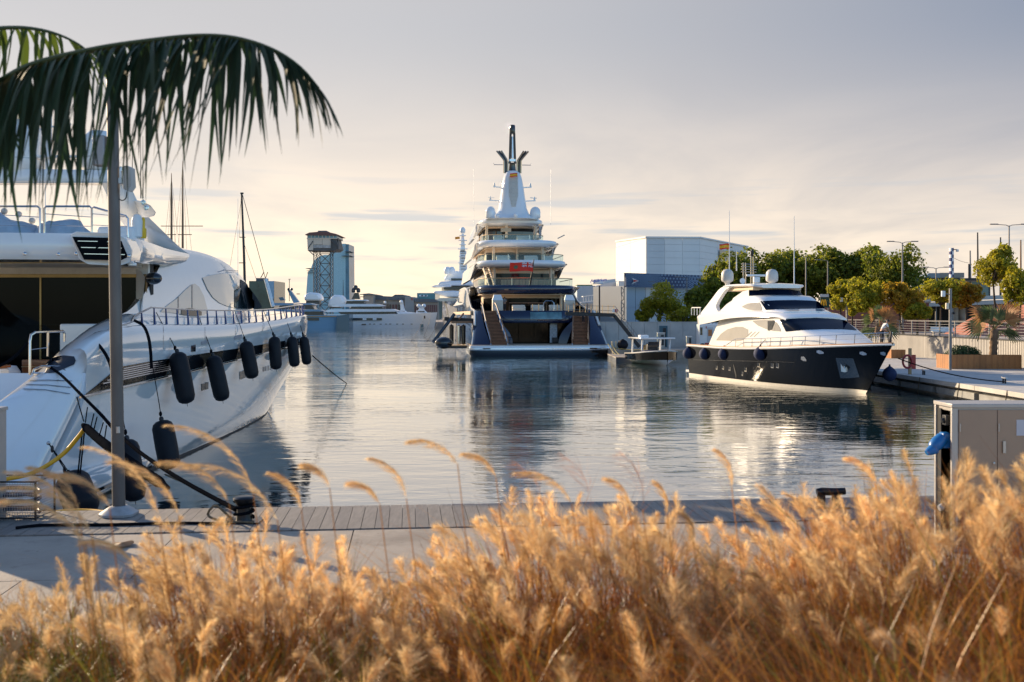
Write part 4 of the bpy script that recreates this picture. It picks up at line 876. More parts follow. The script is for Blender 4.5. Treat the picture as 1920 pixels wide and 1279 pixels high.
# ================================================================ BLACK-HULLED YACHT (right)
BO = Vector((17.1, 88.1, 0)); BA = atan2(-0.969, 0.246)
BM_ = Matrix.Translation(BO)@Matrix.Rotation(BA, 4, 'Z')           # x forward, y to port (picture right), z up
BY = empty('motor_yacht', BO, BA, 'black-hulled motor yacht with white superstructure lying bow-on at the right quay', 'yacht')
def bm(): return MB(BM_)
BI = BM_.inverted()
SHE = [(0, 2.85, 2.50), (3, 3.0, 2.50), (8, 3.12, 2.52), (12, 3.10, 2.62), (15, 2.98, 2.74), (17.5, 2.68, 2.86), (19.5, 2.22, 2.96), (21.3, 1.62, 3.05), (22.8, 0.92, 3.13), (23.7, 0.40, 3.18), (24.2, 0.03, 3.2)]
WLB = [(0, 2.65), (6, 2.72), (10, 2.62), (13, 2.30), (15.5, 1.80), (17.5, 1.25), (19.3, 0.68), (20.6, 0.26), (21.4, 0.02)]
def bsec(u):
    s, z = spline(SHE, u); w = spline(WLB, min(u, 21.4)); o = []
    for t in (0.0, 0.10, 0.22, 0.36, 0.5, 0.64, 0.78, 0.9, 1.0):
        f = t**1.0 if u < 10 else t**lerp(1.0, 1.35, min(1, (u-10)/8)); zz = lerp(0.0, z, t)
        o.append((lerp(w, s, f), zz))
    return o
def brake(u, z):
    "stem rake: low points sit further aft near the bow"
    k = max(0, min(1, (u-17)/7.2)); zz = spline(SHE, u)[1]
    return u-k*k*2.8*(1-min(1, max(0, z)/zz))
rows = []
ul = [0, 1, 2.5, 4, 6, 8, 10, 11.5, 13, 14.5, 16, 17.2, 18.4, 19.4, 20.3, 21.2, 22, 22.7, 23.3, 23.8, 24.2]
for u in ul:
    half = [(-0.25 if False else (lerp(w, 0, 0.35)), -0.7) for w, z in bsec(u)[:1]]+bsec(u)
    rows.append([Vector((brake(u, z), -w, z)) for w, z in half[::-1]]+[Vector((brake(u, z), w, z)) for w, z in half])
hull = bm(); hull.grid(rows); hull.add(rows[0], [tuple(range(len(rows[0])))])
BHO = hull.build('hull', mat('black_hull_paint', (0.004, 0.0045, 0.006), 0.045, var=0.2, scale=0.4, spec=0.16), BY, smooth=50); BHB = hull.bvh()
deckrow = [[Vector((u, -spline(SHE, u)[0]+0.02, spline(SHE, u)[1]-0.02)), Vector((u, 0, spline(SHE, u)[1]+0.04)), Vector((u, spline(SHE, u)[0]-0.02, spline(SHE, u)[1]-0.02))] for u in ul]
bm().grid(deckrow).build('deck', teak_pale, BY)
for sg in (-1, 1):
    bm().tube([Vector((u+0.02, sg*(spline(SHE, u)[0]+0.03), spline(SHE, u)[1]-0.02)) for u in ul], 0.075, 6).build('rub_rail', white, BY)
    bm().tube([Vector((u, sg*(spline(SHE, u)[0]-0.03), spline(SHE, u)[1]+0.06)) for u in ul], 0.06, 6).build('cap_rail', mat('varnish_cap', (0.45, 0.24, 0.10), 0.3), BY)
    bm().grid([[Vector((brake(u, z), sg*(lerp(bsec(u)[0][0], bsec(u)[1][0], z/(0.1*spline(SHE, u)[1]))+0.015), z)) for z in (0.0, 0.11, 0.22)] for u in ul]).build('boot_stripe', mat('boot_white', (0.70, 0.66, 0.58), 0.4), BY)
bm().box((-0.5, 0, 0.35), (1.2, 5.0, 0.22)).build('swim_platform', white, BY, bevel=0.05)
# ---- superstructure
def body(name, st, m=white, n=7, smooth=50, corner=0.25, parent=BY, rake=0.0):
    "loft of house sections; st rows = (u, half width at base, half width at shoulder, z base, z shoulder, crown)"
    rows = []
    tab = st; N = 26; u0, u1 = st[0][0], st[-1][0]; us_ = sorted(set([lerp(u0, u1, i/N) for i in range(N+1)]+[r[0] for r in st]))
    for u in us_:
        wb, ws, zb, zs, cr = spline(tab, u); half = []
        for t in (0, 0.3, 0.6, 0.85): half.append((lerp(wb, ws, t**1.3), lerp(zb, zs, t)))
        half += [(ws-0.04, zs-0.0), (ws-corner*0.6, zs+cr*0.45), (ws*0.7, zs+cr*0.75), (ws*0.35, zs+cr*0.95), (0, zs+cr)]
        sh = lambda z: u+rake*max(0, 1-(u-u0)/5)*(z-half[0][1])
        rows.append([Vector((sh(z), -w, z)) for w, z in half]+[Vector((sh(z), w, z)) for w, z in half[::-1][1:]])
    mb = bm(); mb.grid(rows); mb.add(rows[0], [tuple(range(len(rows[0])))]); mb.add(rows[-1], [tuple(range(len(rows[-1])))])
    mb.obj = mb.build(name, m, parent, smooth=smooth); return mb
A = body('deckhouse', [(3.4, 2.55, 2.45, 2.5, 4.75, 0.1), (8, 2.60, 2.45, 2.5, 4.80, 0.1), (12, 2.60, 2.40, 2.55, 4.82, 0.12), (14.2, 2.58, 2.36, 2.6, 4.80, 0.14), (15.2, 2.52, 2.30, 2.65, 4.62, 0.16), (16.5, 2.42, 2.22, 2.75, 4.18, 0.16), (17.7, 2.26, 2.10, 2.8, 3.76, 0.16), (19, 1.85, 1.75, 2.9, 3.46, 0.14), (20.4, 1.25, 1.15, 2.95, 3.26, 0.10), (21.4, 0.55, 0.5, 3.0, 3.12, 0.05)], rake=0.9)
B = body('flybridge_body', [(1.7, 2.4, 2.5, 4.55, 4.72, 0.05), (2.1, 2.85, 2.92, 4.22, 4.86, 0.08), (3.2, 2.98, 2.98, 4.25, 5.02, 0.1), (5, 2.98, 2.94, 4.42, 5.18, 0.1), (7.5, 2.96, 2.86, 4.68, 5.28, 0.1), (10.5, 2.80, 2.66, 4.82, 5.24, 0.12), (13, 2.62, 2.50, 4.84, 5.14, 0.14), (14.6, 2.46, 2.36, 4.80, 4.98, 0.14), (15.4, 2.36, 2.30, 4.62, 4.74, 0.10)])
C_ = body('pilot_house', [(5.4, 2.60, 2.50, 5.0, 5.30, 0.05), (6.6, 2.62, 2.45, 5.0, 5.85, 0.06), (8.0, 2.58, 2.36, 5.05, 6.22, 0.10), (10.4, 2.50, 2.30, 5.1, 6.32, 0.14), (11.3, 2.44, 2.24, 5.1, 6.16, 0.16), (12.2, 2.36, 2.20, 5.1, 5.72, 0.16), (13.0, 2.26, 2.14, 5.08, 5.36, 0.14), (14.2, 1.95, 1.9, 5.0, 5.14, 0.1)])
def merge(*ms):
    m = MB()
    for x in ms: m.add(x.world(), x.f)
    return m
SUPB = merge(A, B, C_).bvh()
decal(SUPB, [(1462, 599, 1474, 622), (1478, 598, 1490, 620.5), (1495, 597, 1507, 619), (1530, 596, 1543, 617.5), (1562, 597.5, 1580, 617.5), (1585, 601, 1607, 619.5)], 'windscreen', glass_blue, A.obj, 5, 4, off=0.02)
decal(SUPB, [(1426, 565, 1436, 581.5), (1455, 563.5, 1465, 580), (1490, 563, 1500, 579), (1520, 564, 1533, 578.5), (1535, 565.5, 1548, 579.5)], 'pilot_windscreen', glass_blue, C_.obj, 4, 4, off=0.02)
blind2 = mat('grey_blind_window', (0.36, 0.345, 0.32), 0.05, coat=0.6, var=0.1, scale=0.7)
decal(SUPB, [(1343.5, 637, 638.5), (1352, 626, 638.5), (1364, 617.5, 639), (1380, 613, 640), (1393, 613, 638), (1403, 618, 629)], 'saloon_window', blind2, A.obj, 5, 3, off=0.02)
decal(SUPB, [(1412, 601.5, 603), (1422, 600.5, 611), (1436, 600, 617), (1450, 600, 620.5), (1458, 607, 621), (1464, 618, 621.5)], 'forward_side_window', blind2, A.obj, 5, 3, off=0.02)
decal(SUPB, [(1392, 574.5, 576), (1402, 569.5, 580.5), (1414, 567.5, 582), (1424, 567.5, 582.3), (1429, 577, 582.4)], 'pilot_side_window', blind2, C_.obj, 4, 3, off=0.02)
for k in range(3): decal(SUPB, [(1400+7*k, 631, 632.5), (1410+7*k, 621.5, 623)], 'side_vent', dark_metal, A.obj, 1, 3, off=0.015)
for (a, b) in (((1442, 621), (1453, 604)), ((1452, 621), (1456, 602))): decal(SUPB, [(a[0], a[1]-1, a[1]+0.4), (b[0], b[1]-1, b[1]+0.4)], 'window_strut', dark_metal, A.obj, 1, 3, off=0.03)
decal(SUPB, [(1440, 602, 620), (1448, 602, 618), (1453, 601, 606)], 'window_glimpse', glass_dark, A.obj, 2, 2, off=0.032)
def wipe(p, q):
    a, na = raster(SUPB, *p); b, nb = raster(SUPB, *q)
    if a and b: MB().tube([a+na*0.05, b+nb*0.06], 0.02, 5).build('wiper', steel, BY)
wipe((1452, 581), (1434, 572)); wipe((1498, 578.5), (1512, 570)); wipe((1541, 580), (1550, 571))
# flybridge screen, hard top and its arch
rows = []
for i in range(15):
    v = lerp(-2.15, 2.15, i/14); u = 10.6-0.5*(v/2.15)**2*2; rows.append([Vector((u+0.25, v, 6.38)), Vector((u-0.25, v*0.97, 6.86-0.08*(v/2.15)**2))])
bm().grid(rows).build('fly_windscreen', glass_blue, BY)
for sg in (-1, 1): bm().grid([[Vector((9.6, sg*2.15, 6.34)), Vector((9.5, sg*2.1, 6.82))], [Vector((8.6, sg*2.3, 6.25)), Vector((8.7, sg*2.2, 6.72))], [Vector((7.2, sg*2.38, 6.0)), Vector((7.5, sg*2.36, 6.25))]]).build('fly_side_screen', white, BY)
ht = [(4.6, 1.9, 7.0), (5.4, 2.25, 7.20), (7, 2.3, 7.28), (9.4, 2.2, 7.24), (10.2, 2.0, 7.18), (10.5, 1.6, 7.14)]
rows = []
for u, w, z in [(lerp(4.6, 10.5, i/16), *spline(ht, lerp(4.6, 10.5, i/16))) for i in range(17)]:
    rows.append([Vector((u, y, zz)) for y, zz in ((-w+0.15, z-0.20), (-w, z-0.10), (-w+0.06, z), (-w*0.6, z+0.07), (0, z+0.1), (w*0.6, z+0.07), (w-0.06, z), (w, z-0.10), (w-0.15, z-0.20))])
mb = bm(); mb.grid(rows, closed=True); mb.add(rows[0], [tuple(range(9))]); mb.add(rows[-1], [tuple(range(9))]); mb.build('hard_top', white, BY, smooth=50)
bm().bx(5.6, 9.9, -1.95, 1.95, 6.78, 7.08).build('hard_top_lining', mat('lining_beige', (0.62, 0.48, 0.32), 0.6), BY, bevel=0.05)
for sg in (-1, 1):
    a = curve_pts([(5.9, sg*2.2, 7.22), (5.0, sg*2.3, 7.0), (4.1, sg*2.5, 6.3), (3.1, sg*2.72, 5.5), (2.3, sg*2.85, 4.95)], 12); b = curve_pts([(6.5, sg*2.2, 7.1), (5.9, sg*2.26, 6.9), (5.3, sg*2.45, 6.3), (5.0, sg*2.62, 5.7), (5.6, sg*2.72, 5.2)], 12)
    bm().grid([[p, q, q+Vector((0.02, -sg*0.28, 0)), p+Vector((0, -sg*0.28, 0))] for p, q in zip(a, b)], closed=True).build('arch_leg', white, BY, smooth=50)
for v, u, r in ((-1.75, 5.2, 0.47), (1.62, 6.0, 0.47)):
    bm().lathe([(0.16, -0.30), (0.18, -0.08), (r*0.55, 0), (r*0.93, 0.10), (r, 0.2), (r, 0.58), (r*0.9, 0.80), (r*0.6, 0.97), (0.02, 1.03)], (u, v, 7.50), n=22).build('satellite_dome', mat('dome_grey', (0.58, 0.56, 0.52), 0.4), BY, smooth=60)
bm().box((6.2, 0.2, 7.68), (0.28, 0.5, 0.45)).build('radar_pedestal', white_matte, BY, bevel=0.05); bm().box((6.2, 0.2, 8.02), (0.14, 1.65, 0.16)).build('radar_scanner', white_matte, BY, bevel=0.03)
for v in (-0.75, -0.55, -0.1, 0.1): bm().tube([(5.9, v, 7.3), (5.9, v, 9.0+0.5*(v > -0.2))], 0.045, 7).build('mast_leg', mat('mast_beige', (0.50, 0.42, 0.30), 0.4), BY)
for z in (8.3, 8.5, 8.7, 8.9): bm().tube([(5.9, -0.9, z), (5.9, 0.35, z)], 0.025, 6).build('mast_rung', steel_dull, BY)
bm().lathe([(0.09, 0), (0.12, 0.1), (0.12, 0.45), (0.03, 0.5)], (5.9, 0.0, 9.5), n=10).build('mast_light', dark_metal, BY)
bm().lathe([(0.2, 0), (0.22, 0.08), (0.05, 0.12)], (6.3, -1.05, 7.58), (1, 0, 0), 14).build('search_light', white_matte, BY)
bm().lathe([(0.16, 0), (0.18, 0.08), (0.05, 0.12)], (9.9, 0.55, 6.55), (1, 0, 0), 14).build('search_light', white_matte, BY)
for (px, y0, y1, d) in ((1367.5, 395, 545, 84), (1381, 470, 508, 84), (1489, 405, 534, 82)): MB().tube([W(px, y1, d), W(px, y0, d)], [0.05, 0.02], 6).build('whip_antenna', white_matte, BY)
CFB = empty('courtesy_flag', W(1368, 470, 84), 0, 'small red and yellow flag on the tall antenna of the black-hulled yacht', 'flag')
flag('courtesy', Matrix.Translation(W(1367, 457, 83.9)), 0.75, 0.42, [('red_stripe', red_cloth, lambda u, v: v < 0.25 or v > 0.75, 1), ('yellow_stripe', yellow_cloth, lambda u, v: 0.25 <= v <= 0.75, 1)], parent=CFB, nx=8, ny=4)
for k in range(4): bm().tube([(0.9+0.55*k, -2.85, 4.95), (0.9+0.55*k, -2.85, 5.55)], 0.04, 6).build('aft_rail_post', white_matte, BY)
bm().tube([(0.8, -2.6, 5.55), (1.0, -2.85, 5.56), (2.7, -2.85, 5.56)], 0.04, 6).build('aft_rail', white_matte, BY)
# ---- rails round the bow
def rail_side(sg):
    pts = [Vector((u, sg*(spline(SHE, u)[0]-0.12), spline(SHE, u)[1]+0.05)) for u in [lerp(7.2, 23.9, i/26) for i in range(27)]]
    if sg < 0: pts[0].z -= 0.0
    top = [p+Vector((0.1, 0, interp([(7.2, 0.05), (9.0, 0.62), (24, 0.66)], p.x))) for p in pts]
    bm().tube(top, 0.028, 6).build('bow_rail', steel, BY); bm().tube([p+Vector((0.05, 0, 0.34)) for p in pts[3:]], 0.014, 5).build('bow_rail_wire', steel, BY)
    for i in range(3, 27, 2): bm().tube([pts[i], top[i]], 0.024, 6).build('rail_post', steel, BY)
rail_side(-1); rail_side(1)
bm().tube([(23.9, 0, 3.2), (24.1, 0, 4.0)], 0.05, 7).build('jack_staff', dark_metal, BY)
# ---- hull fittings: ports, boarding hatch, anchor pockets, fairleads
port_m = mat('port_rim', (0.55, 0.5, 0.42), 0.2, 0.8)
for px, py, w, h in ((1344, 689, 3.2, 7), (1356, 689, 3.2, 7), (1368, 691, 3.2, 7), (1398, 692.5, 4, 8), (1422.5, 684, 4.5, 8), (1448, 685, 5, 9), (1458, 685, 5, 9), (1392, 700, 3, 8)):
    decal(BHB, [(px-w/2, py-h/2, py+h/2), (px+w/2, py-h/2+1, py+h/2+1)], 'port_rim', port_m, BHO, 2, 1, off=0.012); decal(BHB, [(px-w/2, py-h/2-0.5, py+h/2-2), (px+w/2-0.8, py-h/2+0.5, py+h/2-1)], 'porthole', glass_dark, BHO, 2, 1, off=0.02)
decal(BHB, [(1375.5, 682, 688), (1378, 690, 700), (1381, 702, 712)], 'boarding_recess', dark_metal, BHO, 2, 2, off=0.015)
for px, py in ((1537.5, 660), (1618, 662.5), (1657, 663)): decal(BHB, [(px-6, py-3, py+1), (px, py-3.6, py+3.6), (px+7, py, py+3)], 'fairlead', steel, BHO, 2, 2, off=0.02)
decal(BHB, [(1502, 669, 674), (1507, 668, 677), (1512, 674, 677)], 'bow_port', port_m, BHO, 2, 2, off=0.015)
decal(BHB, [(1567, 671, 1576, 709), (1583, 671.5, 1592, 709), (1600, 672, 1612, 707)], 'anchor_plate', mat('anchor_plate_steel', (0.10, 0.12, 0.13), 0.12, 0.9), BHO, 3, 2, off=0.015)
for (x, y, s_) in ((1585, 688, 1.0), (1654, 690, 0.7)):
    h, n_ = raster(BHB, x, y)
    if h:
        e = MB(); R = Matrix.Translation(h+n_*0.12); k = 0.5*s_
        e.add([R@Vector(p)*1 for p in ((-0.30*k*1.6, 0, 0.55*k), (0, -0.05, -0.2*k), (0.30*k*1.6, 0, 0.55*k), (0.42*k, 0, -0.45*k), (0, -0.12, -0.55*k), (-0.42*k, 0, -0.45*k))], [(0, 1, 4, 5), (1, 2, 3, 4)])
        e.build('anchor', steel_dull, BY); MB().tube([h+n_*0.1+Vector((0, 0, -0.25*k)), h+n_*0.16+Vector((0, 0, 0.3*k))], 0.05*s_, 7).build('anchor_shank', steel, BY)
decal(BHB, [(1294, 674, 674.8), (1340, 675.3, 676.1), (1400, 676.5, 677.3), (1450, 677.6, 678.4), (1490, 679, 679.8)], 'knuckle_line', dark_metal, BHO, 1, 4, off=0.012)
# ---- ball fenders
def ball_fender(px, py, r, d, rope, label):
    c = W(px, py, d); e = empty('ball_fender', c-Vector((0, 0, r)), 0, label, 'fender', 'navy ball fenders of the black yacht')
    MB().lathe([(0.02, -r), (r*0.35, -r*0.94), (r*0.72, -r*0.68), (r*0.95, -r*0.3), (r, 0.05*r), (r*0.93, 0.4*r), (r*0.72, 0.72*r), (r*0.42, 0.98*r), (r*0.18, 1.15*r), (0.05, 1.22*r)], c, (0, 0, 1), 22).build('cover', fabric_navy, e, smooth=70)
    MB().tube([c+Vector((0, 0, 1.2*r)), W(rope[0], rope[1], d+0.2)], 0.02, 5).build('line', rope_black, e)
    MB().lathe([(0.07, 0), (0.05, 0.12)], c+Vector((0, 0, 1.18*r)), n=8).build('eye', dark_metal, e)
for px, py, r, d, rp, lb in ((1290, 663, 0.44, 87.0, (1297, 650), 'navy ball fender at the stern corner of the black hull'), (1321.5, 664, 0.46, 83.8, (1331, 644), 'second navy ball fender from the stern on the black hull'), (1357.5, 664, 0.46, 80.4, (1368, 642), 'third navy ball fender from the stern on the black hull'), (1425.5, 663.5, 0.47, 74.8, (1437, 634), 'navy ball fender hanging furthest forward on the black side'), (1668, 702, 0.44, 67.5, (1668, 690), 'navy ball fender between the black bow and the quay edge')):
    ball_fender(px, py, r, d, rp, lb)
# ================================================================ FAR SIDE OF THE HARBOUR
def ppoly(mb, pts, d, depth): return mb.slab([W(x, y, d) for x, y in pts], (0, depth, 0))
def pbox(mb, x0, x1, y0, y1, d, depth): return ppoly(mb, [(x0, y0), (x1, y0), (x1, y1), (x0, y1)], d, depth)
def P1(pts, d, depth, name, m, parent, bevel=0): return ppoly(MB(), pts, d, depth).build(name, m, parent, bevel=bevel)
def B1(x0, x1, y0, y1, d, depth, name, m, parent, bevel=0): return pbox(MB(), x0, x1, y0, y1, d, depth).build(name, m, parent, bevel=bevel)
steel_blue = mat('steel_blue_paint', (0.16, 0.32, 0.48), 0.25, coat=0.3, var=0.08, scale=0.1)
blue_shaded = mat('steel_blue_shaded', (0.045, 0.12, 0.18), 0.25, coat=0.3, var=0.08, scale=0.1)  # darker copy of the hull blue; the transom's shade is in the colour
far_white = mat('far_white_paint', (0.80, 0.84, 0.88), 0.35, var=0.05, scale=0.1)
far_dark = mat('far_dark_glass', (0.03, 0.04, 0.05), 0.1, var=0.3, scale=0.1)
def hull3(pts_top, pts_bot, d, half, name, m, parent):
    "ship hull seen from the side: outline points left to right, rounded fore and aft in plan"
    rows = []; n = len(pts_top)
    for i, (a, b) in enumerate(zip(pts_top, pts_bot)):
        t = i/(n-1); w = half*min(1.0, 2.6*(1-t)+0.02)**0.6
        rows.append([W(*a, d)+Vector((0, half-w, 0)), W(*b, d)+Vector((0, half-w*0.92, 0)), W(*b, d)+Vector((0, half+w*0.92, 0)), W(*a, d)+Vector((0, half+w, 0))])
    mb = MB(); mb.grid(rows, closed=True); mb.add(rows[0], [(0, 1, 2, 3)]); return mb.build(name, m, parent, smooth=40)
# ---- blue-grey yacht with a gold line
Y1 = empty('motor_yacht', W(600, 616, 385), 0, 'steel-blue yacht with gold hull stripe moored across the harbour', 'yacht')
hull3([(470, 590), (520, 590), (560, 591), (600, 591), (632, 591.5), (633, 592)], [(470, 618), (520, 618), (560, 618), (600, 618), (630, 618), (631, 618)], 385, 5, 'hull', steel_blue, Y1)
P1([(632, 592), (655, 589), (655, 617.5), (630, 618)], 384.6, 9, 'transom', blue_shaded, Y1)
B1(530, 631, 592.5, 594, 384.8, 0.3, 'gold_stripe', mat('gold_stripe', (0.55, 0.30, 0.10), 0.4), Y1)
B1(535, 598, 595.5, 601, 384.8, 0.3, 'hull_window', far_dark, Y1)
P1([(515, 584), (600, 584), (608, 591), (515, 591)], 386, 7, 'main_house', far_dark, Y1); P1([(500, 580), (597, 580.5), (608, 584), (500, 585)], 385.5, 8, 'deck_roof', steel_blue, Y1)
P1([(525, 573), (585, 572), (590, 580), (520, 580)], 387, 6, 'upper_house', far_dark, Y1); P1([(512, 568), (580, 568.5), (592, 571.5), (516, 573)], 386.5, 7, 'upper_roof', steel_blue, Y1)
for x in (540, 556, 571): B1(x, x+0.8, 573, 580, 386.9, 0.2, 'window_post', steel_blue, Y1)
P1([(539, 544), (544, 544), (561, 567), (550, 568)], 388, 2, 'raked_mast', steel_blue, Y1); P1([(522, 558), (530, 557), (534, 563), (526, 564)], 388, 2, 'wing_fin', blue_shaded, Y1)
for x in (541, 547): MB().ball(W(x, 542.5, 387), 0.5).build('sensor_dome', far_dark, Y1)
MB().tube([W(542.5, 565, 386), W(542.5, 523, 386)], 0.12, 6).build('pole_mast', dark_metal, Y1); B1(540.5, 545, 523, 524, 386, 0.3, 'mast_platform', dark_metal, Y1)
B1(556, 562, 550.5, 552, 387, 0.5, 'radar_bar', dark_metal, Y1)
# ---- long white yacht, bow to the right
Y2 = empty('motor_yacht', W(740, 616, 400), 0, 'long white motor yacht with black mast moored across the harbour', 'yacht')
hull3([(600, 589), (655, 589.5), (720, 589), (770, 588), (800, 587), (818, 585.5)], [(600, 616), (655, 616), (720, 616), (770, 616), (802, 616), (812, 616)], 400, 6, 'hull', far_white, Y2)
B1(655, 814, 615, 617.2, 399.6, 0.2, 'boot_top', far_dark, Y2)
B1(654, 716, 596.4, 600.6, 399.7, 0.2, 'hull_window_band', far_dark, Y2)
for x in (680, 699): B1(x, x+7, 596.6, 600.4, 399.55, 0.1, 'window_gap', far_white, Y2)
for x in (692, 700, 712, 722, 730, 743, 754, 770): B1(x, x+1.4, 607, 608.6, 399.6, 0.2, 'porthole', far_dark, Y2); B1(x+2, x+3.4, 607, 608.6, 399.6, 0.2, 'porthole', far_dark, Y2)
B1(678, 686, 607.4, 609.6, 399.6, 0.2, 'hull_hatch', far_dark, Y2); B1(794.5, 797.5, 592, 597.5, 399, 0.2, 'anchor_pocket', far_dark, Y2); B1(788, 794, 608, 614.5, 399, 0.2, 'side_door', blue_shaded, Y2)
P1([(632, 583.5), (742, 584), (747, 589.5), (640, 590)], 402, 8, 'main_house', far_dark, Y2); P1([(606, 584), (620, 580), (735, 579.5), (748, 583), (740, 584.5), (612, 585)], 401, 10, 'deck_roof', far_white, Y2)
P1([(660, 574), (716, 574), (718, 579.5), (655, 579.5)], 403, 7, 'upper_house', far_dark, Y2); P1([(618, 574), (640, 570), (706, 570), (720, 573), (714, 574.8), (622, 575)], 402, 9, 'upper_roof', far_white, Y2)
P1([(650, 564), (683, 564), (683, 570), (648, 570)], 404, 5, 'bridge_house', far_dark, Y2); P1([(644, 562), (686, 562), (688, 564), (646, 564.4)], 403, 7, 'bridge_roof', far_white, Y2)
P1([(742, 583), (780, 587), (800, 588), (742, 589)], 402, 8, 'fore_deck', far_white, Y2)
P1([(659, 561), (663, 553), (665, 549), (672, 549), (675, 561)], 405, 2, 'mast_base', far_dark, Y2)
for x, y, r in ((662.5, 545, 0.75), (672, 545, 0.75), (667, 540, 0.8)): MB().lathe([(r*0.7, -r), (r, -r*0.5), (r, r*0.6), (r*0.6, r*1.2), (0.02, r*1.4)], W(x, y, 405), n=12).build('mast_dome', far_dark, Y2)
B1(675, 681, 551.5, 553, 405, 0.5, 'radar_bar', far_dark, Y2); B1(675, 683, 556, 557.4, 405, 0.5, 'radar_bar', far_dark, Y2)
# ---- two tented deck covers on the quay
for i, pts in enumerate(([(570, 564), (570, 556), (574, 550), (581, 548), (594, 549), (600, 555), (601, 564)], [(614, 575), (616, 565), (621, 557), (627, 553), (638, 553), (643, 559), (646, 568), (640, 575)])):
    e = empty('boat_tent', W(pts[0][0]+14, 576, 430), 0, ('rounded white cover standing left of the steel tower foot', 'domed white tent right of the steel tower foot')[i], 'tent')
    P1(pts, 430, 9, 'cover', far_white, e, bevel=0.8); B1(pts[0][0]+4, pts[-1][0]-2, pts[0][1], pts[0][1]+6 if i == 0 else pts[0][1]+3, 432, 4, 'base', mat('tent_base', (0.12, 0.13, 0.13), 0.6, var=0.5, scale=0.3), e)
# ---- cruisers whose masts stand before the warehouses
for i, (x, lb) in enumerate(((727, 'small dark-masted boat before the far warehouses'), (753, 'small white boat with tall domed mast before the far warehouses'), (790, 'small white boat with twin domes near the far warehouses'))):
    e = empty('cabin_cruiser', W(x, 592, 432), 0, lb, 'boat', 'cruisers below the warehouses')
    P1([(x-14, 588), (x+16, 586), (x+12, 594), (x-12, 594)], 432, 5, 'hull', far_white, e); P1([(x-9, 582), (x+6, 582), (x+11, 587), (x-10, 588)], 433, 3.5, 'cabin', far_white, e)
    B1(x-7, x+6, 583.4, 585.4, 432.8, 0.2, 'cabin_window', far_dark, e)
    if i == 0: P1([(x-4, 582), (x-2, 572), (x+1, 570), (x+3, 582)], 433.5, 1.5, 'mast', far_dark, e); MB().tube([W(x, 571, 433), W(x, 558, 433)], 0.1, 5).build('pole', dark_metal, e); MB().ball(W(x-5, 567, 433), 0.55).build('dome', far_white, e)
    if i == 1: P1([(x-3, 567), (x+2, 567), (x+6, 582), (x-2, 582)], 433.5, 1.5, 'mast', far_white, e); MB().ball(W(x-0.5, 566, 433), 0.75).build('dome', far_white, e)
    if i == 2:
        P1([(x-2, 572), (x+2, 572), (x+6, 582), (x-6, 582)], 433.5, 1.5, 'mast', far_white, e)
        for dx in (-5, 5): MB().ball(W(x+dx, 573.5, 433), 0.8).build('dome', far_white, e)
# ---- warehouses on the far quay
brick_far = mat('far_brick', (0.20, 0.10, 0.085), 0.8, var=0.3, scale=0.2); stone_far = mat('far_stone', (0.34, 0.30, 0.255), 0.85, var=0.15, scale=0.1); slate = mat('far_slate', (0.12, 0.135, 0.15), 0.7, var=0.15, scale=0.1)
wall_grey = mat('far_grey_wall', (0.27, 0.28, 0.28), 0.8, var=0.12, scale=0.1); teal_far = mat('far_teal_glass', (0.07, 0.26, 0.30), 0.2, var=0.2, scale=0.1)
def far_block(name, label, x0, x1, y0, y1, d, wallm, roof=None, wins=(), parent=None, depth=30):
    e = empty(name, W((x0+x1)/2, 597, d), 0, label, 'building'); e.location.z = 1.6; WMAT[e.name] = Matrix.Translation(e.location)
    B1(x0, x1, y0, y1, d, depth, 'wall', wallm, e)
    if roof: P1(roof, d-1, depth+2, 'roof', slate, e)
    for (wx, wy0, wy1, ww, m) in wins: B1(wx, wx+ww, wy0, wy1, d-0.3, 0.5, 'window', m, e)
    return e
far_block('warehouse', 'pale far warehouse beside the black yacht mast', 681, 700, 552, 600, 452, stone_far, [(680, 551), (692, 550), (701, 552), (701, 553), (680, 553)], [(684+3*k, 572, 582, 1.4, far_dark) for k in range(5)])
far_block('warehouse', 'long far warehouse with slate roof and a row of brick bays', 692, 762, 556, 600, 460, stone_far, [(692, 554), (745, 556.5), (762, 557.5), (762, 563), (704, 562), (692, 556)], [(713+5.6*k, 571, 584, 3.6, brick_far if k % 3 else far_dark) for k in range(9)])
far_block('warehouse', 'gabled slate-roofed hall among the far warehouses', 736, 762, 556, 600, 470, slate, [(735, 556), (741, 552.5), (755, 552.5), (762, 557), (762, 558), (735, 558)], [(740+4*k, 560, 566, 2, far_dark) for k in range(5)])
far_block('warehouse', 'grey flat-topped block among the far warehouses', 759, 776, 557, 600, 455, wall_grey, None, [(771.5, 559, 563, 1.8, mat('red_sign', (0.4, 0.05, 0.03), 0.5))])
far_block('warehouse', 'far warehouse with brown brick bays and grey roof', 776, 822, 566, 600, 456, stone_far, [(775, 560), (812, 561), (822, 562), (822, 567), (778, 566.5)], [(778+3.9*k, 572, 585, 2.6, brick_far) for k in range(11)])
far_block('warehouse', 'teal glass box rising behind the far warehouses', 782, 816, 549.5, 562, 480, teal_far, None, [(786, 553, 556, 16, far_white), (790+5*0, 553.4, 555.6, 3, far_dark), (797, 553.4, 555.6, 3, far_dark)])
far_block('office_block', 'dark green glazed office block behind the sailing masts', 467, 514, 527, 600, 620, mat('green_black_glass', (0.03, 0.06, 0.055), 0.15, var=0.6, scale=0.12), None, [(504, 527, 560, 9.5, mat('steel_blue_paint', (0, 0, 0)))])
ob = bpy.data.objects['office_block']; B1(480, 496, 521.5, 527, 625, 10, 'roof_plant', slate, ob)
for a, b in (((489, 521), (495, 510)), ((497, 523), (502, 510))): MB().tube([W(*a, 622), W(*b, 622)], 0.25, 5).build('roof_crane', dark_metal, ob)
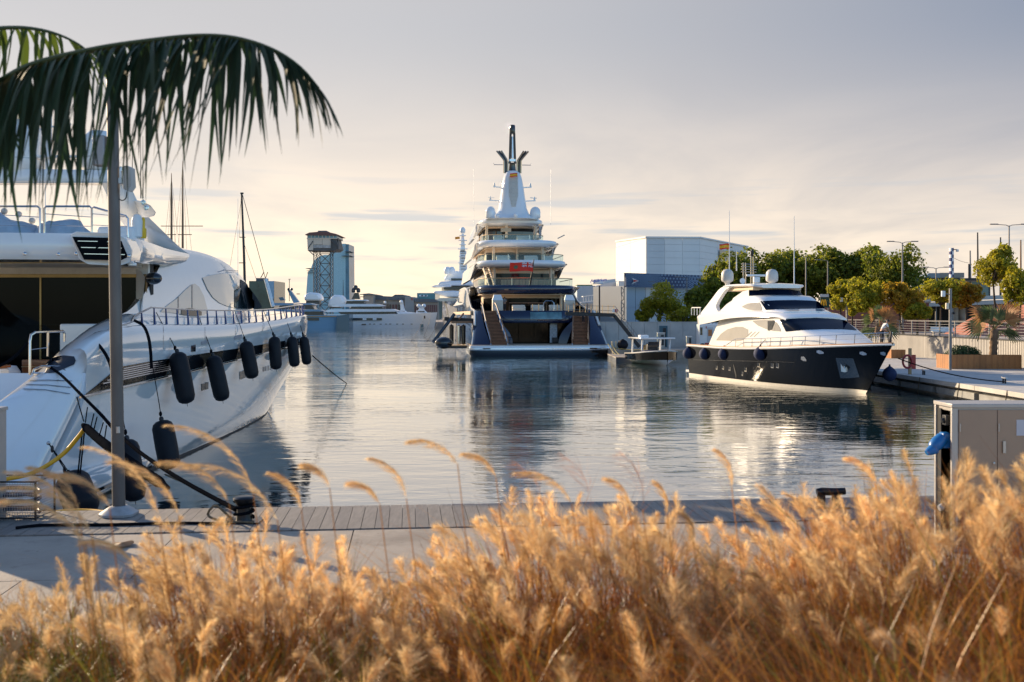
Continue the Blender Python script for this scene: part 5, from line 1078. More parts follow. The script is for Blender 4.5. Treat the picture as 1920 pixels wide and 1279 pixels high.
# ---- cable-car tower: lattice legs, cabin with lookout gallery
D = 900; TW = empty('cable_tower', (W(606, 590, D).x, D, 1.6), 0, 'tall steel lattice tower carrying a boxy lookout cabin', 'tower')
tower_steel = mat('tower_grey_steel', (0.09, 0.095, 0.095), 0.6, 0.2, var=0.2, scale=0.05); tower_panel = mat('tower_panel', (0.55, 0.50, 0.41), 0.6, var=0.1, scale=0.1)
lx = [588, 594, 600, 619, 624.5]; zb_, zt_ = 594, 470
for x in lx:
    for dd in (0, 9): MB().tube([W(x, zb_, D+dd), W(x, zt_, D+dd)], 0.36, 5).build('leg', tower_steel, TW)
def brace(x0, x1, ys, nm='brace', r=0.20):
    for a, b in zip(ys, ys[1:]):
        MB().tube([W(x0, a, D), W(x1, b, D)], r, 4).build(nm, tower_steel, TW); MB().tube([W(x1, a, D), W(x0, b, D)], r, 4).build(nm, tower_steel, TW); MB().tube([W(x0, b, D), W(x1, b, D)], r, 4).build('strut', tower_steel, TW)
brace(588, 594, [594-8.2*i for i in range(16)]); brace(594, 600, [590-8.2*i for i in range(15)]); brace(619, 624.5, [594-8.2*i for i in range(16)]); brace(600, 619, [594, 572, 558, 536, 515.5, 494, 476], r=0.32)
P1([(576, 448), (630, 448), (634, 466), (628, 470), (577, 470)], D-8, 28, 'cabin_floor', tower_steel, TW)
P1([(576, 447), (587, 446), (587, 469), (577, 469)], D-9, 28, 'cabin_panel', tower_panel, TW); P1([(587.5, 446), (604, 446), (604, 458.5), (587.5, 458.5)], D-9, 20, 'cabin_panel', tower_panel, TW); P1([(604.5, 446), (620, 446), (620, 459), (604.5, 459)], D-9, 20, 'cabin_panel', tower_panel, TW)
B1(587.5, 620, 459, 465, D-8.6, 1, 'cabin_opening', mat('cabin_pale', (0.4, 0.42, 0.42), 0.4, var=0.4, scale=0.4), TW); B1(620.5, 634, 449, 468, D-4, 2, 'landing_stage', dark_metal, TW)
for x in (621, 634): MB().tube([W(x, 446, D-8.8), W(x, 470, D-8.8)], 0.4, 5).build('cabin_post', tower_steel, TW)
for x0, y0, x1, y1 in ((587, 452, 577, 466), (620, 450, 634, 462), (579, 470, 588, 478), (631, 470, 622, 478)): MB().tube([W(x0, y0, D-9.3), W(x1, y1, D-9.3)], 0.4, 5).build('cabin_brace', tower_steel, TW)
P1([(575, 446), (632, 446), (633, 447.6), (575, 447.8)], D-9.6, 30, 'gallery_sill', tower_panel, TW); B1(576, 633, 440.5, 446, D-8.8, 28, 'gallery', mat('gallery_glass', (0.10, 0.22, 0.25), 0.15, var=0.4, scale=0.15), TW)
for k in range(9): B1(576+6.9*k, 577.2+6.9*k, 440.5, 446, D-9.2, 0.4, 'gallery_post', tower_panel, TW)
P1([(571.5, 440), (580, 436), (598, 434.5), (612, 434.5), (630, 438.5), (637.5, 441.5), (636, 442), (573, 441)], D-10, 31, 'roof', mat('roof_brown', (0.14, 0.07, 0.06), 0.7), TW); P1([(597, 432.5), (612, 432.5), (614, 435), (595, 435)], D-4, 16, 'roof_lantern', slate, TW)
# ---- sail-shaped glass hotel
def hotel_glass():
    m = bpy.data.materials.new('hotel_glass'); m.use_nodes = True; N, L = m.node_tree.nodes, m.node_tree.links; p = N['Principled BSDF']; p.inputs['Roughness'].default_value = 0.2
    tc = N.new('ShaderNodeTexCoord'); mp = N.new('ShaderNodeMapping'); L.new(tc.outputs['Object'], mp.inputs[0]); mp.inputs['Rotation'].default_value = (radians(90), 0, 0)
    br = N.new('ShaderNodeTexBrick'); L.new(mp.outputs[0], br.inputs[0]); br.offset = 0; br.inputs['Scale'].default_value = 0.30; br.inputs['Mortar Size'].default_value = 0.05
    br.inputs['Color1'].default_value = (0.30, 0.52, 0.60, 1); br.inputs['Color2'].default_value = (0.38, 0.60, 0.67, 1); br.inputs['Mortar'].default_value = (0.22, 0.42, 0.50, 1); L.new(br.outputs[0], p.inputs['Base Color']); return m
hg = hotel_glass(); D = 1300; HT = empty('glass_hotel', (W(628, 590, D).x, D, 1.6), 0, 'pale blue sail-shaped glass hotel behind the lattice tower', 'building')
P1([(619, 600), (619, 465), (622, 459), (630, 457), (648, 457), (648, 600)], D, 45, 'slab', hg, HT); P1([(648, 600), (648, 457.5), (654, 458), (655.5, 600)], D+0.5, 44, 'end_wall', mat('hotel_end', (0.09, 0.22, 0.30), 0.3, var=0.4, scale=0.06), HT)
P1([(619, 600), (619, 478), (608, 478), (600, 480), (592, 486), (588, 490), (584, 500), (582, 520), (582, 600)], D+6, 40, 'sail', hg, HT)
P1([(574, 600), (573.5, 570), (574.5, 545), (577, 511), (583, 503), (590, 502), (590, 600)], D-4, 30, 'low_wing', hg, HT)
for y, a, b in ((503, 572, 588), (507.5, 574, 588), (511.5, 575, 588), (471.5, 646, 657), (479.5, 640, 657)): P1([(a, y), (b, y-0.6), (b, y+0.6), (a+1.5, y+0.7)], D-6, 30, 'ledge', slate, HT)
text_mesh('W', 8.5, 'sign_letter', mat('sign_grey', (0.42, 0.47, 0.48), 0.4), HT, Matrix.Translation(W(635, 468.5, D-0.6))@Matrix.Rotation(radians(90), 4, 'X'), extrude=0.2)
B1(640, 646, 520, 590, D-14, 1, 'antenna_mast', slate, HT) if False else MB().tube([W(643.5, 592, D-14), W(643.5, 525, D-14)], [1.2, 0.2], 5).build('needle', slate, HT)
# ---- second superyacht, bow towards us, behind the navy one
Y3 = empty('super_yacht', W(850, 617, 340), 0, 'grey-hulled superyacht bow showing behind the navy one', 'yacht')
d = 340
rows = []
for t in [i/8 for i in range(9)]:
    xl, xr = lerp(832, 822, t**1.4), lerp(880, 900, t); y = lerp(619.5, 561, t); f = lerp(2, -3, t)
    rows.append([W(xl, y, d+60), W(lerp(xl, 860, 0.15), y, d+30), W(lerp(xl, 862, 0.45), y, d+10), W(858, y, d+f), W(lerp(862, xr, 0.5), y, d+12), W(xr, y, d+60)])
MB().grid(rows).build('hull', mat('warm_grey_hull', (0.42, 0.40, 0.37), 0.15, coat=0.5), Y3, smooth=60)
P1([(818, 563), (824, 559), (860, 558), (890, 559), (890, 563), (826, 565)], d, 60, 'gunwale', cream_side, Y3); P1([(822, 562), (830, 561), (829, 596), (824, 600)], d+25, 0.5, 'painted_bow_shadow', blue_shaded, Y3)  # thin dark sheet on the bow stands in for its shadow
P1([(811, 549), (816, 546), (850, 545), (885, 548), (885, 556), (836, 557), (820, 553)], d+8, 40, 'wing_deck', far_white, Y3, bevel=0.5); P1([(808, 538), (815, 535), (846, 534), (846, 538), (818, 539)], d+14, 10, 'bridge_wing', far_white, Y3, bevel=0.3)
P1([(820, 533), (826, 528), (870, 526), (885, 528), (885, 535), (824, 536)], d+14, 30, 'bridge_roof', far_white, Y3, bevel=0.5); B1(832, 880, 537, 543, d+16, 20, 'bridge_windows', far_dark, Y3); B1(828, 884, 536, 546, d+20, 20, 'bridge_house', cream_side, Y3)
P1([(834, 520), (842, 508), (862, 508), (880, 514), (880, 527), (832, 527)], d+30, 20, 'upper_house', far_white, Y3, bevel=0.5); B1(846, 866, 522, 526, d+29, 2, 'upper_windows', far_dark, Y3)
for x in (839, 847): MB().lathe([(0.9, 0), (1.2, 0.4), (1.2, 1.6), (0.7, 2.4), (0.02, 2.6)], W(x, 514, d+28), n=14).build('satellite_dome', far_white, Y3)
P1([(862, 470), (874, 470), (876, 510), (861, 510)], d+30, 2, 'mast', far_white, Y3)
for y, w in ((441, 6), (450, 8), (458, 6), (466, 9), (480, 7), (492, 8)): B1(867.5-w, 867.5+w, y, y+1.4, d+29, 1.2, 'mast_spreader', far_white, Y3)
P1([(865.5, 438), (869.5, 438), (872, 472), (863, 472)], d+30, 1.5, 'mast_top', far_white, Y3); MB().lathe([(0.7, -0.8), (0.95, -0.3), (0.95, 0.5), (0.5, 1.2), (0.02, 1.35)], W(867.5, 433, d+30), n=14).build('mast_dome', far_white, Y3)
for k in range(7): B1(864, 873, 474+5*k, 475.2+5*k, d+29.6, 0.3, 'mast_louvre', wall_grey, Y3)
flag('courtesy', Matrix.Translation(W(862, 444, d+28)), 1.6, 0.8, [('flag_red', red_cloth, lambda u, v: v < 0.3 or v > 0.7, 1), ('flag_yellow', yellow_cloth, lambda u, v: 0.3 <= v <= 0.7, 1)], parent=Y3, nx=6, ny=4)
for (a, b) in (((795, 596), (770, 640)), ((806, 597), (794, 632)), ((822, 600), (800, 640))): 
    tag(MB().tube(sag(W(*a, 338), G(b[0], b[1]), 0.6), 0.06, 4).build('anchor_chain', dark_metal), 'taut mooring line slanting into the water, %s of three' % {795: 'leftmost', 806: 'middle one', 822: 'rightmost'}[a[0]], 'mooring line', 'bow lines beside the navy superyacht')
# ---- tall ship and sloop behind the white yacht
wood_mast = mat('varnished_spar', (0.22, 0.12, 0.06), 0.45, var=0.2)
TS = empty('sailing_ship', W(335, 617, 175), 0, 'two-masted sailing ship whose wooden masts rise behind the white yacht', 'boat')
hl = [W(250, 606, 175), W(280, 606, 175), W(330, 607, 175), W(390, 605, 175), W(410, 603, 175)]; rows = []
for i, p in enumerate(hl): w = (1.6, 2.4, 2.6, 1.8, 0.1)[i]; rows.append([p+Vector((0, -w, 0)), Vector((p.x, p.y-w*0.7, 0.0)), Vector((p.x, p.y, -0.6)), Vector((p.x, p.y+w*0.7, 0)), p+Vector((0, w, 0))])
MB().grid(rows).build('hull', white_matte, TS); MB().grid([[r[0], r[-1]] for r in rows]).build('deck', teak_pale, TS)
for x, yt, ym in ((321.5, 325, 435), (342.5, 302, 465)):
    MB().tube([W(x, 606, 175), W(x, ym-60, 175), W(x, yt, 175)], [0.24, 0.17, 0.05], 8).build('mast', wood_mast, TS)
    for yy, l in ((424, 20), (440, 9)):
        MB().tube([W(x-l, yy, 175), W(x+l*1.9 if x > 330 else x+l, yy, 175)], 0.07, 6).build('yard', wood_mast, TS)
    for dx, y1 in ((-28, 600), (-14, 600), (14, 600), (30, 600)): MB().tube([W(x, yt+8, 175), W(x+dx, y1, 175)], 0.022, 4).build('shroud', dark_metal, TS)
    for k in range(8): MB().tube([W(x-3-1.0*k, 470+12*k, 175), W(x+3+1.0*k, 470+12*k, 175)], 0.015, 4).build('ratline', dark_metal, TS)
P1([(305, 433), (332, 432), (326, 446), (312, 446)], 120, 1.2, 'wheelhouse_top', mat('dark_teal_paint', (0.03, 0.07, 0.10), 0.3), TS) if False else None
SL = empty('sailing_boat', W(470, 610, 125), 0, 'sloop with a tall black mast behind the white yacht bow', 'boat')
rows = []
for x, w, y in ((410, 1.0, 606), (440, 1.9, 606), (480, 2.1, 606), (515, 1.4, 605), (535, 0.05, 604)): p = W(x, y, 125); rows.append([p+Vector((0, -w, 0)), Vector((p.x, p.y-w*0.6, 0)), Vector((p.x, p.y, -0.8)), Vector((p.x, p.y+w*0.6, 0)), p+Vector((0, w, 0))])
MB().grid(rows).build('hull', white_matte, SL); MB().grid([[r[0], r[-1]] for r in rows]).build('deck', teak_pale, SL)
MB().tube([W(461, 606, 125), W(457.5, 480, 125), W(453, 362, 125)], [0.17, 0.15, 0.11], 8).build('mast', dark_metal, SL); B1(450.5, 456, 361, 364, 124.9, 0.2, 'masthead', dark_metal, SL)
for y, w in ((445, 8), (493, 9)): MB().tube([W(457-w, y, 125), W(457+w*0.4, y, 125)], 0.05, 5).build('spreader', dark_metal, SL)
for a, b, r in (((455, 366), (512, 575), 0.035), ((457, 455), (486, 540), 0.02), ((454, 366), (414, 600), 0.018), ((449, 445), (452, 366), 0.018)): MB().tube([W(*a, 125), W(*b, 125)], r, 4).build('stay', dark_metal, SL)
for a, b in (((498, 523), (512, 575)),): MB().tube([W(*a, 124), W(*b, 124)], 0.22, 8).build('furled_sail', far_white, SL)
# ================================================================ BUILDINGS AND QUAY FURNITURE, CENTRE AND RIGHT
panel_white = mat('white_cladding', (0.66, 0.65, 0.63), 0.5, var=0.05, scale=0.15); panel_grey = mat('grey_cladding', (0.52, 0.54, 0.55), 0.5, var=0.07, scale=0.12); panel_blue = mat('pale_blue_panel', (0.38, 0.46, 0.53), 0.5, var=0.07, scale=0.12)
def quadwall(a, b, z0, z1, t=0.3):
    "upright wall between plan points a and b"
    a, b = Vector((a[0], a[1], 0)), Vector((b[0], b[1], 0)); n = Vector(((b-a).y, -(b-a).x, 0)).normalized()*t
    return MB().prism([(a.x, a.y), (b.x, b.y), (b.x-n.x, b.y-n.y), (a.x-n.x, a.y-n.y)], z0, z1)
# ---- big white hall: horizontal cladding panels on three faces
HL = empty('white_hall', (W(1280, 590, 262).x, 262, 2.95), 0, 'huge plain white windowless hall above the trees', 'building')
pA, pB, pC, pD = W(1155, 590, 285), W(1212, 590, 250), W(1312, 590, 262), W(1402, 590, 310)
def hall_face(a, b, za, zb, n, m, rows=9, zlow=9.0):
    for i in range(n):
        for r in range(rows):
            p, q = a.lerp(b, i/n), a.lerp(b, (i+1)/n); g = 0.012
            p, q = p.lerp(q, g/2), q.lerp(p, g/2); t0, t1 = lerp(za, zb, i/n), lerp(za, zb, (i+1)/n)
            nrm = Vector(((b-a).y, -(b-a).x, 0)).normalized()*(-0.2)
            poly = [Vector((p.x, p.y, lerp(zlow, t0, r/rows)+0.02)), Vector((q.x, q.y, lerp(zlow, t1, r/rows)+0.02)), Vector((q.x, q.y, lerp(zlow, t1, (r+1)/rows)-0.02)), Vector((p.x, p.y, lerp(zlow, t0, (r+1)/rows)-0.02))]
            MB().slab(poly, nrm).build('panel', m[(i) % len(m)], HL)
hall_face(pA, pB, 24.4, 23.0, 2, [panel_white]); hall_face(pB, pC, 23.0, 23.8, 3, [panel_grey, panel_white, panel_white]); hall_face(pC, pD, 23.8, 24.6, 3, [panel_white])
MB().prism([(p.x, p.y+0.3) for p in (pA, pB, pC, pD)]+[(pD.x, 380), (38.5, 380)], 2.95, 22.9).build('core', panel_grey, HL)
for a, b, za, zb in ((pA, pB, 24.4, 23.0), (pB, pC, 23.0, 23.8), (pC, pD, 23.8, 24.6)): MB().bar((a.x, a.y-0.2, za+0.15), (b.x, b.y-0.2, zb+0.15), 0.5, 0.35).build('parapet_trim', panel_white, HL)
MB().prism([(p.x*0.999, p.y+0.2) for p in (pA, pB, pC, pD)]+[(pD.x, 380), (38.5, 380)], 22.9, 22.95).build('roof', slate, HL)
wn = [W(1350, 469, 279), W(1401, 474, 306), W(1401, 505, 306), W(1350, 505, 279)]; MB().slab(wn, (-0.2, -0.35, 0)).build('dark_window', glass_dark, HL)
# ---- clubhouse with the navy dotted banner
CH = empty('club_house', (W(1240, 590, 180).x, 180, 2.95), 0, 'blue-grey panelled hall carrying a navy banner of pale hexagons', 'building')
cA, cB = W(1172, 590, 178), W(1345, 590, 192)
def cpt(px): t = (px-1172)/(1345-1172); return cA.lerp(cB, t)
xs = [1172, 1188, 1206, 1232, 1262, 1292, 1318, 1345]
for a, b in zip(xs, xs[1:]):
    p, q = cpt(a+0.4), cpt(b-0.4)
    for z0, z1 in ((2.95, 6.2), (6.25, 9.7)): quadwall((p.x, p.y), (q.x, q.y), z0, z1, -0.3).build('wall_panel', panel_blue if a != 1206 else panel_white, CH)
quadwall((cA.x+0.1, cA.y+0.35), (cB.x, cB.y+0.35), 2.95, 9.8, 8).build('core', panel_grey, CH)
p, q = cpt(1206), cpt(1262); quadwall((p.x, p.y-0.1), (q.x, q.y-0.1), 9.25, 9.6, -0.2).build('red_stripe', mat('stripe_red', (0.45, 0.05, 0.03), 0.5), CH)
def banner_mat():
    m = bpy.data.materials.new('dotted_banner'); m.use_nodes = True; N, L = m.node_tree.nodes, m.node_tree.links; pr = N['Principled BSDF']; pr.inputs['Roughness'].default_value = 0.5
    tc = N.new('ShaderNodeTexCoord'); sp = N.new('ShaderNodeSeparateXYZ'); L.new(tc.outputs['Object'], sp.inputs[0]); cb = N.new('ShaderNodeCombineXYZ')
    def mth(op, a, b):
        n = N.new('ShaderNodeMath'); n.operation = op
        for i, v in enumerate((a, b)):
            if isinstance(v, float): n.inputs[i].default_value = v
            else: L.new(v, n.inputs[i])
        return n.outputs[0]
    s = 1.55; yy = mth('MULTIPLY', sp.outputs[2], s/0.866); xx = mth('ADD', mth('MULTIPLY', sp.outputs[0], s), mth('MULTIPLY', yy, 0.5))
    # distance to the nearest point of a triangular lattice, tested on two offset rows
    def cell(ox, oy):
        row = mth('ROUND', mth('ADD', yy, oy), 0.0); r2 = mth('SUBTRACT', row, oy); dy = mth('MULTIPLY', mth('SUBTRACT', yy, r2), 0.866)
        xs_ = mth('SUBTRACT', mth('MULTIPLY', sp.outputs[0], s), mth('MULTIPLY', row, 0.5)); fx = mth('SUBTRACT', xs_, mth('ROUND', xs_, 0.0))
        return mth('SQRT', mth('ADD', mth('MULTIPLY', fx, fx), mth('MULTIPLY', dy, dy)), 0.0), None
    d, _ = cell(0.0, 0.0)
    nz = N.new('ShaderNodeTexNoise'); L.new(tc.outputs['Object'], nz.inputs[0]); nz.inputs['Scale'].default_value = 0.13; nz.inputs['Detail'].default_value = 1
    rad = mth('MULTIPLY', nz.outputs[0], 0.66); inn = mth('SUBTRACT', rad, 0.12)
    ringm = mth('MULTIPLY', mth('LESS_THAN', d, rad), mth('GREATER_THAN', d, inn))
    mx = N.new('ShaderNodeMix'); mx.data_type = 'RGBA'; L.new(ringm, mx.inputs[0]); mx.inputs[6].default_value = (0.008, 0.03, 0.10, 1); mx.inputs[7].default_value = (0.22, 0.34, 0.46, 1); L.new(mx.outputs[2], pr.inputs['Base Color']); return m
p, q = W(1170, 590, 176.5), W(1347, 590, 190.5)
bn = quadwall((p.x, p.y), (q.x, q.y), 9.55, 11.9, -0.5).build('banner', banner_mat(), CH)
pn = W(1189, 527, 177.2)
MB().slab([pn+Vector((-0.45, -0.4, 0.55)), pn+Vector((0.75, -0.3, 0.0)), pn+Vector((-0.45, -0.4, -0.55)), pn+Vector((-0.1, -0.4, 0))], (0, -0.05, 0)).build('pennant', white_cloth, CH)
MB().slab([pn+Vector((-0.15, -0.46, 0.20)), pn+Vector((0.62, -0.38, 0.02)), pn+Vector((-0.15, -0.46, -0.20))], (0, -0.05, 0)).build('pennant_stripe', red_cloth, CH)
for x in (1165, 1170.5): MB().tube([W(x, 601, 175), W(x, 538, 175)], 0.08, 5).build('truss_chord', galv, CH)
for k in range(9): MB().tube([W(1165 if k % 2 else 1170.5, 601-7*k, 175), W(1170.5 if k % 2 else 1165, 594-7*k, 175)], 0.06, 5).build('truss_web', galv, CH)
# ---- aquarium building, terrace and its lettering
AQ = empty('aquarium_building', (W(1125, 590, 225).x, 225, 2.95), 0, 'low white angular building carrying blue script lettering', 'building')
P1([(1082, 536), (1117, 536), (1122, 575), (1082, 575)], 222, 15, 'grey_wing', panel_blue, AQ); P1([(1117, 536), (1159, 526.5), (1160, 575), (1122, 575), (1119, 545)], 221, 12, 'angled_wall', panel_white, AQ)
P1([(1140, 541), (1156, 537), (1156, 550), (1140, 551)], 220.8, 0.5, 'wall_opening', ivory, AQ); B1(1160, 1173, 527, 562, 215, 8, 'corner_tower', panel_grey, AQ)
MB().lathe([(1.1, 0), (1.2, 0.1), (1.2, 0.9), (1.1, 1.0)], W(1120, 533, 228), n=20).build('roof_drum', panel_white, AQ); P1([(1128, 525.5), (1154, 523), (1154, 531), (1128, 533)], 230, 6, 'roof_plant', panel_grey, AQ); P1([(1082, 534), (1110, 534), (1112, 536.4), (1082, 536.4)], 224, 6, 'roof_planting', mat('roof_green', (0.14, 0.20, 0.06), 0.9), AQ)
blue_sign = mat('sign_blue', (0.015, 0.05, 0.42), 0.4)
text_mesh('Aquàrium', 0.86, 'sign_letters', blue_sign, AQ, Matrix.Translation(W(1106.5, 529.5, 220))@Matrix.Rotation(radians(-5), 4, 'Y')@Matrix.Rotation(radians(90), 4, 'X'), extrude=0.06, shear=0.25, bold=0.02)
MB().tube([W(1108, 533, 220.3), W(1108, 529, 220.3)], 0.1, 5).build('sign_post', white_matte, AQ)
B1(1160.5, 1172, 543, 557, 214.6, 0.2, 'poster', white_matte, AQ); text_mesh('B', 1.15, 'poster_letter', mat('poster_blue', (0.05, 0.10, 0.35), 0.5), AQ, Matrix.Translation(W(1161.5, 554, 214.5))@Matrix.Rotation(radians(90), 4, 'X'), extrude=0.02); B1(1167.5, 1171, 550.5, 553.5, 214.5, 0.1, 'poster_mark', mat('stripe_red', (0, 0, 0)), AQ)
B1(1160.5, 1172, 557.5, 570, 214.4, 0.4, 'shop_window', glass_dark, AQ)
TR = empty('terrace', (W(1125, 590, 205).x, 205, 2.95), 0, 'raised restaurant terrace with white pergola and a beige parasol', 'terrace')
B1(1083, 1172, 569, 605, 203, 8, 'terrace_wall', mat('terrace_pale', (0.55, 0.50, 0.42), 0.7), TR); P1([(1093, 555), (1125, 551), (1125, 552.5), (1093, 556.5)], 203, 4, 'pergola_beam', white_matte, TR); P1([(1089, 566), (1125, 562), (1125, 564), (1089, 568)], 202.8, 0.5, 'pergola_sill', white_matte, TR)
for k in range(7): B1(1093.5+5.1*k, 1094.2+5.1*k, 555-0.5*k, 567-0.5*k, 202.9, 0.3, 'pergola_post', white_matte, TR)
mb = MB(); c = W(1141, 553, 203); n = 10
mb.add([c+Vector((0, 1.5, 0.28))]+[c+Vector((1.75*cos(2*pi*k/n), 1.5+1.75*sin(2*pi*k/n), -0.22)) for k in range(n)], [(0, 1+k, 1+(k+1) % n) for k in range(n)]); mb.build('parasol', mat('parasol_canvas', (0.45, 0.34, 0.24), 0.8), TR); MB().tube([c+Vector((0, 1.5, -1.9)), c+Vector((0, 1.5, 0.3))], 0.05, 6).build('parasol_pole', galv, TR)
for k in range(6): B1(1136+6*k, 1141.5+6*k, 562, 569, 202.7, 0.05, 'glass_screen', glass_clear, TR)
tag(MB().tube([W(1124, 606, 170), W(1124, 536, 170)], 0.12, 8).build('flag_pole', mat('rust_pole', (0.14, 0.07, 0.05), 0.6)), 'slim rusty pole standing in front of the terrace', 'pole')
# ---- cream block and far pieces behind the navy yacht
far_block('office_block', 'cream block half hidden behind the navy superyacht stern', 1040, 1083, 548, 600, 250, mat('cream_render', (0.60, 0.50, 0.36), 0.8), None, [(1078, 556, 562, 4, far_dark)])
# ---- concrete retaining wall made of cast panels
RW = empty('concrete_wall', (17, 134.7, 0.9), 0, 'pale concrete retaining wall with a dark doorway behind the tender', 'wall')
x = 10.2
for i in range(9):
    w = 1.62; MB().bx(x+0.015, x+w-0.015, 134.45, 134.85, 0.9, 4.0).build('panel', concrete_pale, RW)
    if i in (5,): MB().bx(x+0.25, x+1.3, 134.38, 134.45, 0.9, 3.6).build('door', mat('door_teal', (0.03, 0.10, 0.14), 0.4), RW); MB().bx(x+0.7, x+1.1, 134.33, 134.38, 1.0, 3.3).build('door_leaf', dark_metal, RW)
    x += w
MB().bx(10.2, 24.8, 134.4, 134.9, 4.0, 4.1).build('coping', concrete_pale, RW)
for k in range(5): MB().bx(24.9+0.42*k, 25.2+0.42*k, 134.2, 134.5, 0.9, 4.0).build('rib', white_matte, RW)
MB().bx(24.8, 39.2, 134.45, 134.85, 0.9, 4.0).build('side_panel', concrete_pale, RW)
# ---- boarding stair and gangway to the navy yacht
GW = empty('gangway', G(1195, 655, 0.9), 0, 'black gangway with stepped stair climbing from quay to the navy superyacht', 'gangway')
dG = 124
for dd in (0, 1.2): MB().bar(W(1060, 588, dG+dd), W(1153, 591, dG+dd), 0.12, 0.42).build('deck_stringer', dark_metal, GW); MB().bar(W(1152, 592, dG+dd), W(1199, 651, dG+dd), 0.12, 0.42).build('stair_stringer', dark_metal, GW)
a, b = W(1060, 587, dG+0.6), W(1153, 590, dG+0.6); MB().bar(a, b, 1.1, 0.06).build('gangway_deck', dark_metal, GW)
for i in range(15):
    t = (i+0.5)/15; p = W(1155, 592, dG+0.6).lerp(W(1200, 650, dG+0.6), t); MB().box(p+Vector((0.05, 0, 0.10)), (0.28, 1.1, 0.05)).build('tread', mat('tread_tan', (0.40, 0.30, 0.17), 0.6), GW)
for dd in (0, 1.2):
    for h in (8, 16): MB().tube([W(1153, 590-h, dG+dd), W(1199, 650-h, dG+dd)], 0.03, 5).build('stair_rail', galv, GW); MB().tube([W(1064, 588-h, dG+dd), W(1153, 591-h, dG+dd)], 0.025, 5).build('deck_rail', galv, GW)
    for k in range(5): MB().tube([W(1155+11*k, 592+14*k, dG+dd), W(1155+11*k, 576+14*k, dG+dd)], 0.035, 5).build('stair_post', galv, GW)
    for k in range(9): MB().tube([W(1066+10.6*k, 588, dG+dd), W(1066+10.6*k, 572, dG+dd)], 0.04, 5).build('deck_post', brass, GW)
B1(1148, 1158, 579.5, 586, dG-0.2, 0.05, 'sign_plate', white_matte, GW); B1(1153, 1158, 579.8, 585.8, dG-0.3, 0.05, 'sign_red', mat('stripe_red', (0, 0, 0)), GW); B1(1155.2, 1155.9, 580.5, 585.2, dG-0.37, 0.04, 'sign_cross', white_matte, GW)
# ---- tender
TD = empty('tender', G(1232, 683), 0, 'small black and white tender with flat sun top moored off the service quay', 'boat')
TO = Vector((W(1232, 683, 107).x, 107, 0)); TM = Matrix.Translation(TO)@Matrix.Rotation(radians(-80), 4, 'Z')@Matrix.Translation((-1.5, 0, 0))
TSH = [(-3.4, 1.95, 0.95), (-2, 2.1, 1.0), (0, 2.15, 1.08), (2, 1.95, 1.2), (3.4, 1.35, 1.32), (4.3, 0.65, 1.40), (4.8, 0.05, 1.45)]
rows = []
for i in range(17):
    u = lerp(-3.4, 4.8, i/16); w, z = spline(TSH, u); wl = w*lerp(0.85, 0.45, max(0, (u)/4.8)); r = [Vector((u, -w, z)), Vector((u, -w*0.97, z*0.40)), Vector((u-0.05, -wl, 0.22)), Vector((u-0.5*max(0, u/4.8), -wl*0.5, -0.1)), Vector((u-0.7*max(0, u/4.8), 0, -0.25))]; rows.append(r+[Vector((p.x, -p.y, p.z)) for p in r[::-1][1:]])
th = MB(TM); th.grid([r[:2] for r in rows]); th.grid([r[-2:] for r in rows]); th.build('topsides', MATS['black_hull_paint'], TD, smooth=60)
th = MB(TM); th.grid([r[1:-1] for r in rows]); th.add(rows[0], [tuple(range(9))]); th.build('hull_bottom', white, TD, smooth=60)
MB(TM).grid([[Vector((r[0].x, r[0].y*0.99, r[0].z-0.05)), Vector((r[-1].x, r[-1].y*0.99, r[-1].z-0.05))] for r in rows]).build('deck', white_matte, TD)
for sg in (0, -1): MB(TM).tube([r[sg]+Vector((0, 0, 0.03)) for r in rows], 0.07, 6).build('gunwale', cream_side, TD)
for x, y in ((-2.2, -1.5), (-2.2, 1.5), (1.0, -1.45), (1.0, 1.45)): MB(TM).bar((x, y, 1.0), (x+0.25, y, 2.55), 0.12, 0.2).build('top_post', white, TD)
MB(TM).box((-0.4, 0, 2.62), (4.6, 3.6, 0.16)).build('sun_top', white, TD, bevel=0.06); MB(TM).box((-1.2, -0.6, 2.8), (0.8, 0.9, 0.22)).build('top_hatch', white_matte, TD, bevel=0.05)
MB(TM).box((-0.2, 0, 1.55), (0.7, 1.1, 1.0)).build('console', dark_metal, TD, bevel=0.08); MB(TM).box((0.35, 0, 2.0), (0.05, 1.1, 0.5)).build('console_screen', glass_dark, TD)
for y in (-1.0, 0.9): MB(TM).box((1.9, y, 1.28), (1.6, 1.2, 0.3)).build('cushion', fabric_navy, TD, bevel=0.08)
# ---- service quay furniture
def pedestal(name, px, py, h, w, label, m=None, z=0.9):
    b = G(px, py, z); e = empty(name, b, 0, label, 'service post'); MB().bx(b.x-w/2, b.x+w/2, b.y, b.y+w, z, z+h).build('body', m or galv, e, bevel=0.04); MB().bx(b.x-w*0.05, b.x+w*0.35, b.y-0.02, b.y, z+h*0.25, z+h*0.9).build('socket_panel', dark_metal, e); MB().bx(b.x-w/2-0.03, b.x+w/2+0.03, b.y-0.03, b.y+w+0.03, z+h, z+h+0.06).build('cap', white_matte, e)
pedestal('service_post', 1240, 655, 1.9, 0.85, 'tall grey service post behind the tender top', mat('post_grey', (0.36, 0.35, 0.32), 0.5)); pedestal('service_post', 1292.5, 655.6, 1.5, 0.6, 'grey service post just off the black yacht stern', mat('post_grey', (0, 0, 0)))
for i, (px, py) in enumerate(((1148, 656), (1155, 656))): b = G(px, py, 0.9); tag(MB().tube([b, b+Vector((0, 0, 1.0))], 0.13, 10).build('quay_bollard', mat('bollard_cream', (0.62, 0.52, 0.36), 0.5)), ('left', 'right')[i]+' one of two short cream posts at the gangway foot', 'bollard', 'cream posts by the gangway')
